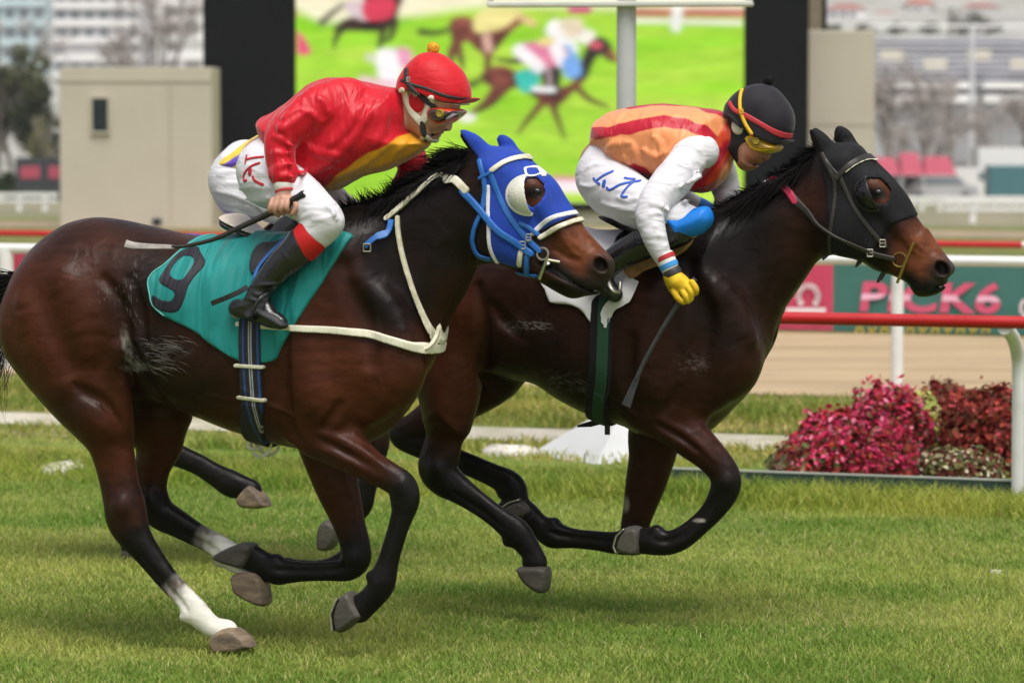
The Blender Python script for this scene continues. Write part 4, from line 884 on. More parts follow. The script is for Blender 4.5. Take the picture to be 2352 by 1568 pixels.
M_HOODB = mat('blue_hood_cloth', col=lin('#1f3f9d'), rough=.75, spec=.25, noise=.12, nscale=30, bump=.35, bscale=900, sheen=.1, bdist=.0006, bump2=(1.0, 13, .012, (1, 1, .3), (0, .75, 0)))
M_BLUE = mat('blue_strap', col=lin('#2161ad'), rough=.42, spec=.5, noise=.1, nscale=40, bump=.2, bscale=500, bdist=.0006)
M_NAVY = mat('navy_web', col=(.012, .02, .06), rough=.7, noise=.15, nscale=60, attr=None)
M_CREAM = mat('cream_strap', col=lin('#ddd8c3'), rough=.5, spec=.4, noise=.07, nscale=40, bump=.25, bscale=300, bdist=.0006, col2=lin('#c3bda4'), mixscale=18)
M_WHITEC = mat('white_cloth', col=lin('#d9d6da'), rough=.8, spec=.2, noise=.05, nscale=20, bump=.3, bscale=600, bdist=.0005, sheen=.1, bump2=(.5, 12, .01, (1, 1, .4), (0, .5, 0)))
M_CUP = mat('white_plastic', col=lin('#dcdbcd'), rough=.4, spec=.5, noise=.04, nscale=10)
M_CUPK = mat('black_plastic', col=(.008, .008, .009), rough=.22, spec=.6, noise=.1, nscale=10)
M_HOODK = mat('black_hood_cloth', col=(.009, .009, .0105), rough=.72, spec=.18, noise=.15, nscale=30, bump=.35, bscale=900, sheen=.06, bdist=.0006, bump2=(1.0, 13, .012, (1, 1, .3), (0, .75, 0)))
M_LEATH = mat('dark_leather', col=(.022, .018, .014), rough=.4, spec=.5, noise=.25, nscale=30, bump=.3, bscale=200, bdist=.0008)
M_TEAL = mat('teal_cloth', col=lin('#15807c'), rough=.6, spec=.3, noise=.06, nscale=14, bump=.25, bscale=800, bdist=.0005, sheen=.15, bump2=(1.0, 6.5, .06, (1.8, .5, .4), (0, .55, 0)))
M_INK = mat('black_print', col=lin('#24222b'), rough=.65, spec=.3, noise=.12, nscale=14, bump=.25, bscale=800, bdist=.0005, bump2=(1.0, 6.5, .06, (1.8, .5, .4), (0, .55, 0)))
M_GIRTH = mat('striped_girth', rough=.75, noise=.12, nscale=80, attr='col', bump=.3, bscale=700, bdist=.0006)
M_TAN = mat('tan_pad', col=lin('#b98e55'), rough=.7, spec=.3, noise=.12, nscale=20, bump=.4, bscale=60, col2=lin('#99713f'), mixscale=9)
M_ROSE = mat('rose_rein', col=lin('#b02346'), rough=.5, noise=.1, nscale=60, bump=.4, bscale=300, bdist=.001)
M_LBLK = mat('black_leather', col=(.010, .010, .010), rough=.3, spec=.6, noise=.2, nscale=25, bump=.2, bscale=120, bdist=.001)
M_PALESEAT = mat('pale_seat', col=lin('#cbbfb4'), rough=.4, spec=.5, noise=.08, nscale=15)
M_GOLD = mat('brass', col=(.42, .30, .09), rough=.3, metal=.9, noise=.1)

def head_cup(F, fr, name, edge, c, rx, rz, bulge, m, parent, eye_l=-.1):
    """half-cup blinkers on both sides: a bowl open to the front, cut along the line edge"""
    out = []
    for s in (-1, 1):
        a = on(F, fr, c[0], c[1], eye_l, -1); cx, cz = a[0], a[2]; l0 = F.surf(cx, cz, s)+s*.004
        q = fr.sc(c[0], c[1], -.1); e = fr.poly(edge, eye_l); d = e[1]-e[0]; d /= np.linalg.norm(d); nrm = np.array((d[1], -d[0]))
        if nrm[0] < 0: nrm = -nrm
        R = np.array((rx*q, bulge, rz*q)); g = Field((cx-R[0]-.03, l0-R[1]-.04, cz-R[2]-.03), (cx+R[0]+.03, l0+R[1]+.04, cz+R[2]+.03), .003)
        X, L, Zz = g.axes((slice(None),)*3)
        def el(r): return (np.sqrt(((X-cx)/r[0])**2+((L-l0)/r[1])**2+((Zz-cz)/r[2])**2)-1)*min(r)
        bowl = np.maximum(el(R*.9), -el(R*.9-.004)); ed = np.hypot((X-cx)/R[0], (Zz-cz)/R[2]); flange = np.maximum(np.maximum((ed-1)*R[0], (.84-ed)*R[0]), np.abs(L-l0-s*.006)-.004)
        v = np.minimum(bowl, flange+0*L); cut = (X-e[0][0])*nrm[0]+(Zz-e[0][1])*nrm[1]
        g.D = np.maximum(np.maximum(v, cut+0*L), (-(L-l0)*s-.012)+0*X+0*Zz).astype(np.float32); V, Q = g.mesh(1); out.append(obj(name, V, Q, m, parent))
    return out

HL = -.09
# ---- first horse: blue hood and bridle
hp = Z2((430,330),(240,80),(330,60),(420,60),(640,60),(720,140),(870,320),(1000,470),(1130,560),(1250,770),(900,955),(830,1110),(752,1245),(600,1200),(545,1175),(528,1000),(520,880),(510,740),(522,600),(490,480))
hole = Z2((845,500),(900,488),(950,520),(978,590),(975,650),(940,705),(890,735),(850,700),(800,620))
r1, r2 = rpoly(FR1, hp, HL, 1), rpoly(FR1, hole, HL)
lay(HF1, FR1, 'hood', hp, None, HL, .007, M_HOODB, horse1, region=lambda X, Zz: np.maximum(r1(X, Zz), -r2(X, Zz)))
bridle1 = lay(HF1, FR1, 'bridle', Z2((545,440),(640,680),(760,880),(850,1000),(940,1095)), 6.5, HL, .0105, M_BLUE, horse1)
def s1(name, P, w, t, m, par=None, side=0): return lay(HF1, FR1, name, P, w, HL, t, m, par or bridle1, side)
s1('headpiece', Z2((445,345),(490,480),(500,600),(482,770)), 6, .012, M_BLUE); s1('headpiece', Z2((455,490),(540,450),(575,420)), 4, .014, M_BLUE)
s1('throat_strap', Z2((482,770),(420,900),(392,1030),(430,1140),(520,1168)), 5.5, .012, M_BLUE)
s1('browband', Z2((560,425),(640,362),(720,322),(800,308),(890,345)), 6, .014, M_CREAM)
s1('noseband', Z2((948,985),(1080,905),(1200,845),(1290,825)), 5.5, .012, M_CREAM); s1('noseband', Z2((930,960),(860,900),(800,870)), 5, .013, M_BLUE)
s1('hood_trim', Z2((895,950),(960,880),(1080,805),(1240,765)), 5.5, .0095, M_WHITEC, horse1); s1('hood_trim', Z2((530,560),(532,740),(545,880),(548,1060),(580,1190)), 5, .0095, M_WHITEC, horse1)
s1('chin_strap', Z2((800,1105),(775,1215)), 6, .012, M_CREAM); s1('chin_strap', Z2((850,1110),(830,1250),(815,1300)), 6, .011, M_BLUE); s1('chin_strap', Z2((715,1290),(790,1305),(900,1310)), 4, .010, M_BLUE)
rein1 = lay(HF1, FR1, 'rein', Z2((310,600),(400,690),(480,770),(620,925),(740,1010),(880,1120)), 7.5, HL, .017, M_BLUE, horse1, side=-1)
s1('rein_grip', Z2((165,505),(230,500),(335,590)), 8.5, .018, M_CREAM, rein1, -1); s1('rein_grip', Z2((-310,820),(-200,720),(-60,590),(40,490),(110,462),(180,490)), 6, .016, M_CREAM, rein1, -1)
for p, r in (((850,985),7),((800,1050),8)): q = Z2(p)[0]; buckle(HF1, FR1, q[0], q[1], M_STEEL, bridle1, HL, r, .016)
q = Z2((968,1122))[0]; a = on(HF1, FR1, q[0], q[1], HL, -1, .012); bit = ring(a, .019, .0035).build('bit_ring', M_STEEL, bridle1, True)
def zpt(F, fr, zf, p, l, up): q = zf(p)[0]; return on(F, fr, q[0], q[1], l, -1, up)
mb = MB(); mb.tube([zpt(HF1, FR1, Z2, (1000,1170), HL, .016), zpt(HF1, FR1, Z2, (1110,1190), HL, .006)], .005, 8)
mb.tube([zpt(HF1, FR1, Z2, (1010,1150), HL, .018), zpt(HF1, FR1, Z2, (975,1240), HL, .02), FR1.at(*Z2((942,1330))[0], -.075)], [.005, .005, .006], 8); mb.build('bit_shank', M_STEEL, bridle1, True)
head_cup(HF1, FR1, 'blinker_cup', Z2((840,452),(897,800)), Z2((865,632))[0], 58, 49, .058, M_CUP, horse1)
M_OK = mat('white_print', col=(.75, .75, .75), rough=.7, noise=.05)
def sL(name, P, w, t, m, par, side): return lay(HF1, FR1, name, P, w, -.035, t, m, par, side)
sL('lettering', Z2((852,402),(908,393),(957,440),(945,464),(888,464),(850,404)), 2.4, .0095, M_OK, horse1, -1)
sL('lettering', Z2((932,400),(985,470)), 2.2, .0095, M_OK, horse1, -1); sL('lettering', Z2((975,398),(958,430),(1012,462)), 2.2, .0095, M_OK, horse1, -1)
# ---- saddle cloth, girth, breastplate
CL = -.26
cloth = [(440,506),(470,500),(520,530),(600,540),(700,525),(785,538),(780,560),(760,600),(735,650),(712,690),(693,723),(675,752),(660,775),(645,800),(635,824),(612,832),(585,830),(553,826),(520,808),(490,789),(458,764),(433,750),(405,738),(380,725),(356,702),(346,672),(339,645),(350,622),(370,605),(388,575),(400,545)]
saddle_cloth = lay(HF1, FR1, 'saddle_cloth', cloth, None, CL, .012, M_TEAL, horse1)
N9 = lambda *P: [(p[0]/2.9985, 522.9+p[1]/2.9985) for p in P]
g9 = [N9((1195,150),(1265,135),(1300,165),(1368,228),(1376,272),(1342,322),(1302,400),(1290,480),(1252,568),(1190,583),(1130,570),(1076,541),(1058,490),(1062,462),(1080,466),(1130,496),(1192,500),(1214,472),(1204,436),(1120,392),(1094,360),(1104,320),(1150,205))]
h9 = N9((1222,196),(1270,206),(1296,236),(1286,290),(1256,350),(1216,358),(1166,330),(1160,290),(1186,225))
ra, rb = rpoly(FR1, g9[0], CL, 2), rpoly(FR1, h9, CL, 2)
lay(HF1, FR1, 'number_nine', g9[0], None, CL, .0145, M_INK, saddle_cloth, -1, region=lambda X, Zz: np.maximum(ra(X, Zz), -rb(X, Zz)))
M_TRIM = mat('cloth_piping', col=lin('#5fb0a8'), rough=.7, noise=.1)
lay(HF1, FR1, 'piping', [(440,506),(425,530),(400,560),(370,605),(348,625),(340,645),(347,672),(356,700),(382,724)], 1.8, CL, .0145, M_TRIM, saddle_cloth)
def stripes(name, stops, x0, x1):
    """woven stripes across a band: colours by the distance along the horse"""
    m = mat(name, col=(.01, .01, .02), rough=.75, noise=.12, nscale=80, bump=.3, bscale=700, bdist=.0006); t = m.node_tree
    tc = t.nodes.new('ShaderNodeTexCoord'); sp = t.nodes.new('ShaderNodeSeparateXYZ'); mr = t.nodes.new('ShaderNodeMapRange'); cr = t.nodes.new('ShaderNodeValToRGB')
    t.links.new(tc.outputs['Object'], sp.inputs[0]); t.links.new(sp.outputs[0], mr.inputs[0]); mr.inputs[1].default_value = x0; mr.inputs[2].default_value = x1; t.links.new(mr.outputs[0], cr.inputs[0])
    cr.color_ramp.interpolation = 'CONSTANT'; e = cr.color_ramp.elements
    while len(e) > 1: e.remove(e[-1])
    e[0].position = 0; e[0].color = (*stops[0][1], 1)
    for p, c in stops[1:]: q = e.new(p); q.color = (*c, 1)
    rgb = [n for n in t.nodes if n.type == 'RGB'][0]
    for l in list(rgb.outputs[0].links): s_ = l.to_socket; t.links.remove(l); t.links.new(cr.outputs[0], s_)
    return m
NV, BU, GY = (.010, .011, .018), (.02, .06, .22), (.33, .33, .35)
M_GIRTH = stripes('striped_girth', [(0, NV), (.17, BU), (.25, NV), (.42, GY), (.475, NV), (.51, GY), (.565, NV), (.76, BU), (.84, NV)], FR1.at(555, 880, -.27)[0], FR1.at(609, 880, -.27)[0])
girth1 = lay(HF1, FR1, 'girth', [(582,742),(582,850),(578,930),(560,985),(535,1040)], 26, CL, .017, M_GIRTH, horse1, n=3)
lay(HF1, FR1, 'keeper', [(551,838),(609,842)], 4.5, CL, .022, M_CREAM, girth1); lay(HF1, FR1, 'keeper', [(551,912),(608,919)], 4.5, CL, .022, M_CREAM, girth1)
M_RIB = mat('ribbed_elastic', col=lin('#ddd8c3'), rough=.65, noise=.05, nscale=10, bump=1.0, bscale=1, stretch=(150, 6, 6), bdist=.004)
bp = lay(HF1, FR1, 'breastplate', [(560,742),(650,750),(760,758),(830,768),(900,786),(945,804),(985,825)], [6, 7, 8, 8.5, 9, 9.5, 10], -.24, .015, M_RIB, horse1)
lay(HF1, FR1, 'neck_strap', [(902,500),(906,540),(917,596),(941,676),(964,745),(984,800)], 5, -.16, .014, M_CREAM, horse1)
P = [FR1.at(x, y, l) for x, y, l in ((968,806,-.13),(985,800,-.12),(1000,790,-.105),(1009,770,-.1),(1009,747,-.1),(1003,768,-.11),(990,790,-.125),(972,800,-.135))]
MB().ribbon(spl(np.array(P), 3), np.array((0.1, -1, .15)), .013, .004).build('strap_loop', M_CREAM, bp, True)
a = on(HF1, FR1, 578, 1012, -.05); mb = MB()
for dx, dz, l in ((-.02, -.03, -.06), (.0, -.055, -.05), (.03, -.05, -.03)):
    b = FR1.at(590, 1010, l); mb.ribbon(spl(np.array([b+np.array((-.02, 0, .01)), b+np.array((dx-.015, 0, dz*.7)), b+np.array((dx+.01, 0, dz)), b+np.array((dx+.045, .0, dz*.6)), b+np.array((dx+.05, 0, .02))]), 3), np.array((0, -1, .2)), .012, .003)
mb.build('girth_strap', M_CREAM, girth1, True)
P = [FR1.at(x, y, l) for x, y, l in ((898,505,-.13),(890,533,-.15),(862,545,-.17),(838,566,-.18))]
M_TIE = M_BLUE
mb = MB().ribbon(spl(np.array(P), 4), np.array((0, -1, .3)), [.02]*5+[.028]*3+[.02]*5, .008); mb.build('rein_end', M_BLUE, rein1, True)
a = FR1.at(843, 569, -.185); mb = MB(); q = .012
for i, (c, d) in enumerate((((-q, -q), (q, -q)), ((q, -q), (q, q)), ((q, q), (-q, q)), ((-q, q), (-q, -q)))): mb.tube([a+np.array((c[0], 0, c[1])), a+np.array((d[0], 0, d[1]))], .0025, 6)
mb.build('buckle', M_STEEL, rein1, True)
# ---- saddle of the first horse
def inflated(name, fr, P, l0, W, R, m, parent, h=.004, n=3, smooth=1, colf=None, more=None, lref=None):
    q = fr.poly(P, l0 if lref is None else lref); wm = max(W[1]) if isinstance(W, tuple) else W
    g = Field((q[:, 0].min()-.04, l0-wm-.04, q[:, 1].min()-.04), (q[:, 0].max()+.04, l0+wm+.04, q[:, 1].max()+.04), h)
    g.inflate(q, l0, W, R, k=0, n=n)
    if more: more(g)
    V, Q = g.mesh(smooth); return obj(name, V, Q, m, parent, colf(V) if colf else None)
sad1 = inflated('saddle', FR1, Z5((98,440),(112,405),(150,402),(200,440),(260,490),(330,545),(430,590),(560,605),(720,580),(820,600),(800,660),(560,668),(440,662),(330,625),(240,590),(150,560),(105,520)), 0, .125, .025, M_LBLK, horse1, lref=-.11)
inflated('saddle_seat', FR1, Z5((100,420),(118,400),(150,400),(200,438),(260,487),(330,540),(430,585),(560,600),(690,570),(690,615),(560,632),(440,612),(340,580),(240,540),(150,500),(106,460)), 0, .135, .02, M_PALESEAT, sad1, lref=-.12)
lay(HF1, FR1, 'saddle_flap', Z5((380,700),(440,662),(560,650),(680,600),(640,700),(540,860),(440,945),(400,905),(376,820)), None, CL, .022, M_LBLK, sad1)
lay(HF1, FR1, 'stirrup_leather', Z5((660,620),(560,760),(490,880),(470,1000)), 4.5, CL, .034, M_BLUE, sad1)
st = [FR1.at(*Z5(p)[0], l) for p, l in (((650,1095),-.29),((600,1120),-.335),((520,1165),-.375),((470,1230),-.385),((437,1300),-.385),((430,1345),-.375),((425,1350),-.30))]
mb = MB().tube(spl(np.array(st), 4), .006, 8); st2 = [FR1.at(*Z5(p)[0], l) for p, l in (((400,1310),-.39),((440,1345),-.36),((480,1355),-.31))]; mb.tube(np.array(st2), .013, 8)
mb.build('stirrup_iron', M_LBLK, sad1, True)

# ---- second horse: black hood, bridle, white cloth
hp = Z4((315,300),(200,90),(250,60),(330,40),(425,40),(530,60),(680,280),(920,500),(1110,790),(1000,830),(880,885),(830,945),(760,1060),(700,1160),(600,1175),(500,1150),(440,1130),(385,1085),(395,900),(360,750),(342,520))
hole = Z4((695,500),(770,492),(830,525),(868,600),(862,680),(815,705),(760,690),(700,600))
r3, r4 = rpoly(FR2, hp, HL, 1), rpoly(FR2, hole, HL)
lay(HF2, FR2, 'hood', hp, None, HL, .007, M_HOODK, horse2, region=lambda X, Zz: np.maximum(r3(X, Zz), -r4(X, Zz)))
bridle2 = lay(HF2, FR2, 'bridle', Z4((470,480),(530,620),(600,745),(690,880),(770,985),(840,1060)), 5.5, HL, .0105, M_LEATH, horse2)
def s2(name, P, w, t, m, par=None, side=0): return lay(HF2, FR2, name, P, w, HL, t, m, par or bridle2, side)
s2('headpiece', Z4((308,290),(370,400),(420,495)), 5.5, .013, M_LEATH); s2('headpiece', Z4((340,330),(400,410),(460,470)), 4.5, .012, M_LEATH)
s2('browband', Z4((440,490),(500,425),(580,355),(670,305),(760,335)), 7, .014, M_LEATH); s2('browband_piping', Z4((520,440),(600,375),(680,332),(760,345)), 1.3, .0155, M_CREAM)
s2('throat_strap', Z4((425,500),(428,640),(420,760),(395,940),(365,1120)), 5, .013, M_LEATH)
rein2 = lay(HF2, FR2, 'rein', Z4((60,640),(200,780),(260,855),(330,910),(450,985),(600,1058),(720,1115),(900,1165)), [9, 7, 5, 4, 4, 5, 6, 6], HL, .017, M_LEATH, horse2, side=-1)
s2('rein_grip', Z4((-210,520),(-130,500),(-40,535),(40,610),(90,680)), 8, .018, M_ROSE, rein2, -1)
for p, r in (((815,1035),8),((710,1115),8)): q = Z4(p)[0]; buckle(HF2, FR2, q[0], q[1], M_STEEL, bridle2, HL, r, .016)
q = Z4((955,1170))[0]; a = on(HF2, FR2, q[0], q[1], HL, -1, .012); ring(a, .024, .003).build('bit_ring', M_GOLD, bridle2, True)
a = FR2.at(1757, 421, -.045); mb = MB().sphere(a, (.022, .022, .018), 14, 9); mb.tube([a+np.array((.012, -.02, .012)), a+np.array((.03, -.02, -.004)), a+np.array((.045, -.03, -.018))], .007, 8); mb.build('rein_knot', M_LBLK, rein2, True)
mb = MB().tube([zpt(HF2, FR2, Z4, (1075,1025), HL, .018), zpt(HF2, FR2, Z4, (1010,1175), HL, .02), FR2.at(*Z4((936,1365))[0], -.07)], .0055, 8); mb.build('bit_bar', M_GOLD, bridle2, True)
mb = MB()
for p in ((345,1130),(620,1190),(800,1320)):
    q = Z4(p)[0]; b = FR2.at(q[0], q[1], -.03); mb.ribbon(np.array([b+np.array((.02, 0, .035)), b, b+np.array((-.012, -.005, -.018))]), np.array((.3, -1, 0)), [.014, .018, .006], .005)
mb.build('strap_end', M_LEATH, bridle2, True)
head_cup(HF2, FR2, 'blinker_cup', Z4((690,478),(805,765)), Z4((735,615))[0], 45, 44, .055, M_CUPK, horse2)
cl2 = [(1215,600),(1270,530),(1330,500),(1400,520),(1470,545),(1520,560),(1480,610),(1452,640),(1446,668),(1432,690),(1408,700),(1396,706),(1399,752),(1388,728),(1378,755),(1352,728),(1331,706),(1300,698),(1264,694),(1252,664)]
lay(HF2, FR2, 'saddle_cloth', cl2, None, CL, .013, M_WHITEC, horse2, n=2)
mb = MB(); P = [on(HF2, FR2, x, y, CL, -1, up) for x, y, up in ((1452,640,.015),(1440,668,.03),(1428,688,.035),(1404,702,.03),(1392,724,.02),(1390,752,.02))]
mb.ribbon(spl(np.array(P), 4), np.array((.4, -1, .2)), [.05]*8+[.04]*9+[.03]*2+[.01]*2, .004); mb.build('cloth_fold', M_WHITEC, bpy.data.objects['saddle_cloth.001'], True)
M_GREEN = mat('green_web', col=(.008, .05, .026), rough=.75, noise=.2, nscale=60, bump=.4, bscale=500, stretch=(4, 1, 1), bdist=.0008)
g2 = lay(HF2, FR2, 'girth', [(1388,700),(1384,800),(1376,880),(1350,950),(1320,1010)], 26, CL, .015, M_HOODK, horse2)
lay(HF2, FR2, 'girth_web', [(1394,690),(1390,800),(1382,880),(1358,950),(1328,1010)], 14, CL, .019, M_GREEN, g2)
mb = MB(); b = FR2.at(1370, 972, -.06); mb.ribbon(np.array([b+np.array((.03, 0, .01)), b+np.array((-.02, 0, -.002)), b+np.array((-.07, 0, -.012))]), np.array((.1, -1, .6)), [.02, .024, .008], .004)
b = FR2.at(1395, 985, -.06); mb.ribbon(np.array([b+np.array((0, 0, .03)), b+np.array((0, 0, -.02))]), np.array((0, -1, 0)), .02, .004); mb.build('girth_strap', M_LEATH, g2, True)
lay(HF2, FR2, 'shoulder_pad', Z6((435,1020),(520,955),(620,905),(740,895),(860,845),(945,845),(905,925),(830,975),(720,1040),(600,1085),(520,1142)), None, CL, .03, M_TAN, horse2, n=2)
sad2 = inflated('saddle', FR2, Z6((230,662),(300,672),(350,700),(420,738),(520,765),(700,775),(900,760),(900,810),(600,812),(450,785),(360,745),(260,690)), 0, .13, .012, M_LBLK, horse2, lref=-.12)
lay(HF2, FR2, 'saddle_flap', Z6((330,800),(450,770),(640,760),(640,860),(560,960),(440,1020),(340,930)), None, CL, .024, M_LBLK, sad2)
mb = MB().tube(spl(np.array([FR2.at(*Z6(p)[0], l) for p, l in (((330,1130),-.32),((350,1170),-.36),((380,1230),-.38),((430,1240),-.36),((440,1170),-.33))]), 4), .007, 8); mb.build('stirrup_iron', M_STEEL, sad2, True)

# ---- manes, tails
def hair(fr, name, parent, sets):
    V, Q = [], []; b = 0
    for s in sets: v, q = strands(fr, *s[:2], **s[2]); V.append(v); Q.append(q+b); b += len(v)
    return obj(name, np.concatenate(V), np.concatenate(Q), M_HAIR, parent, smooth=False)
hair(FR1, 'mane', horse1, [
  ([(775,508,0),(840,486,0),(905,452,0)], [(745,478,-.02),(822,448,-.02),(878,450,-.03)], dict(n=900, w=.0045, seed=1, jit=.022)),
  ([(885,460,0),(960,412,0),(1010,388,0)], [(882,425,-.02),(925,404,-.03),(970,394,-.03)], dict(n=800, w=.0045, seed=2, jit=.02)),
  ([(1000,384,0),(1060,365,0),(1096,352,0)], [(968,392,0),(985,352,0),(1010,343,0)], dict(n=700, w=.004, seed=3, jit=.018)),
  ([(785,506,-.03),(900,458,-.04),(1080,366,-.04)], [(768,555,-.16),(872,495,-.12),(1020,405,-.10)], dict(n=2600, w=.004, seed=4, jit=.02)),
  ([(1040,372,0),(1096,352,0)], [(1000,345,0),(1040,340,0)], dict(n=60, w=.0025, seed=5, jit=.04, curl=.1))])
hair(FR2, 'mane', horse2, [
  ([(1620,512,0),(1700,460,0),(1760,428,0)], [(1604,498,-.03),(1672,452,-.04),(1738,421,-.04)], dict(n=800, w=.004, seed=11, jit=.014)),
  ([(1750,432,0),(1820,388,0),(1886,346,0)], [(1738,424,-.05),(1802,374,-.05),(1846,332,-.05)], dict(n=900, w=.004, seed=12, jit=.014)),
  ([(1630,512,-.03),(1760,432,-.04),(1880,354,-.04)], [(1598,552,-.16),(1696,488,-.12),(1806,415,-.10)], dict(n=2600, w=.004, seed=14, jit=.02)),
  ([(1905,335,0),(1930,330,0)], [(1880,322,0),(1925,310,-.02)], dict(n=40, w=.0025, seed=15, jit=.03, curl=.1))])
hair(FR1, 'tail', horse1, [
  ([(45,632,0),(35,650,0)], [(-120,640,0),(-90,760,0)], dict(n=500, w=.006, seed=21, jit=.03, segs=7)),
  ([(42,640,0),(28,668,0)], [(-70,900,.02),(-10,960,.0)], dict(n=90, w=.004, seed=22, jit=.03, segs=8, curl=.12)),
  ([(-30,720,0),(-15,700,0)], [(5,960,.0),(12,880,.0)], dict(n=90, w=.003, seed=23, jit=.015, segs=8, curl=.15))])
hair(FR2, 'tail', horse2, [([(1000,650,0),(990,680,0)], [(860,690,.1),(880,760,.1)], dict(n=500, w=.006, seed=31, jit=.03, segs=7))])
# ------------------------------------------------------------------ people
M_SKIN = mat('skin', attr='col', rough=.5, spec=.4, noise=.06, nscale=40, bump=.15, bscale=300, bdist=.0006)
M_SKIN2 = mat('tanned_skin', attr='col', rough=.5, spec=.4, noise=.06, nscale=40, bump=.15, bscale=300, bdist=.0006)
SATB = (.8, 12, .022, (1.7, 1, .45), (0, -.7, 0))
M_RSILK = mat('red_satin', rough=.43, spec=.28, noise=.07, nscale=12, attr='col', bump=.1, bscale=700, bdist=.0003, sheen=.28, bump2=SATB)
M_OSILK = mat('striped_satin', rough=.42, spec=.30, noise=.06, nscale=12, attr='col', bump=.1, bscale=700, bdist=.0003, sheen=.28, bump2=SATB)
M_PANTS = mat('white_breeches', col=lin('#d3d1d6'), rough=.62, spec=.3, noise=.03, nscale=20, bump=.15, bscale=900, bdist=.0003, sheen=.1, bump2=(.55, 9, .02, (.7, 1, 2.2), (0, .4, 0)))
M_REDC = mat('red_cap_cloth', col=lin('#c4121f'), rough=.62, spec=.3, noise=.06, nscale=20, bump=.2, bscale=900, bdist=.0004, sheen=.2, bump2=(.5, 14, .008, (1, 1, 2.2), (0, .3, 0)))
M_REDK = mat('red_knee_band', col=lin('#c00a10'), rough=.6, noise=.05)
M_REDT = mat('red_print', col=lin('#b01225'), rough=.6, noise=.05); M_BLUT = mat('blue_print', col=lin('#2f55b5'), rough=.6, noise=.05)
M_BKNEE = mat('blue_knee_cover', col=lin('#0a74cf'), rough=.5, spec=.4, noise=.05, nscale=20, bump=.1, bscale=500, bdist=.0005, bump2=(.5, 14, .008, (1, 1, 1), (0, 0, 0)))
M_BOOT = mat('black_boot', col=(.011, .011, .012), rough=.24, spec=.6, noise=.2, nscale=18, bump=.15, bscale=200, bdist=.0006, bump2=(.45, 18, .007, (1, 1, 1.8), (0, .6, 0)))
M_SOLE = mat('boot_sole', col=(.03, .03, .033), rough=.7, noise=.2)
M_BCAP = mat('black_cap_cloth', col=lin('#232026'), rough=.7, spec=.25, noise=.08, nscale=30, bump=.25, bscale=900, bdist=.0004, sheen=.15)
M_POM = mat('yellow_wool', col=lin('#eeb125'), rough=.95, noise=.3, nscale=150, bump=1.0, bscale=160, bdist=.004, sheen=.4)
M_POMK = mat('black_wool', col=(.006, .006, .006), rough=.95, noise=.3, nscale=150, bump=1.0, bscale=160, bdist=.004)
M_LENS = mat('dark_lens', col=(.05, .022, .018), rough=.12, spec=.9, noise=0, coat=.6)
M_AMBER = mat('amber_lens', col=lin('#a07a12'), rough=.08, spec=.8, noise=0, coat=.5)
M_GREDF = mat('orange_red_frame', col=lin('#d8401f'), rough=.4, noise=.05)
M_GYEL = mat('yellow_frame', col=lin('#e3b31e'), rough=.42, noise=.06)
M_VENT = mat('olive_gold_vent', col=lin('#9c8a2c'), rough=.45, noise=.1)
M_BAND = mat('black_band', col=(.022, .021, .022), rough=.6, noise=.15, nscale=60)
M_RBAND = mat('red_band', col=lin('#b8303a'), rough=.6, noise=.1)
M_GLOVE = mat('yellow_glove', col=lin('#e0bd2e'), rough=.7, spec=.25, noise=.08, nscale=30, bump=.3, bscale=400, bdist=.0006, col2=lin('#c9a21c'), mixscale=16)
M_WHIP = mat('whip_leather', col=(.016, .013, .011), rough=.45, noise=.25, nscale=60, bump=.4, bscale=300, bdist=.001)
M_WHIPG = mat('grey_whip_leather', col=(.045, .047, .052), rough=.5, noise=.25, nscale=60, bump=.4, bscale=300, bdist=.001)
M_WHIPT = mat('pale_whip_flap', col=(.33, .30, .28), rough=.6, noise=.2, nscale=40)
M_BALA = mat('black_undercap', col=(.012, .012, .013), rough=.8, noise=.15)
M_CUFFW = mat('white_cuff', col=lin('#e2dfd8'), rough=.75, noise=.05, nscale=30)
M_TOOTH = mat('teeth', col=(.55, .5, .42), rough=.4, noise=0)
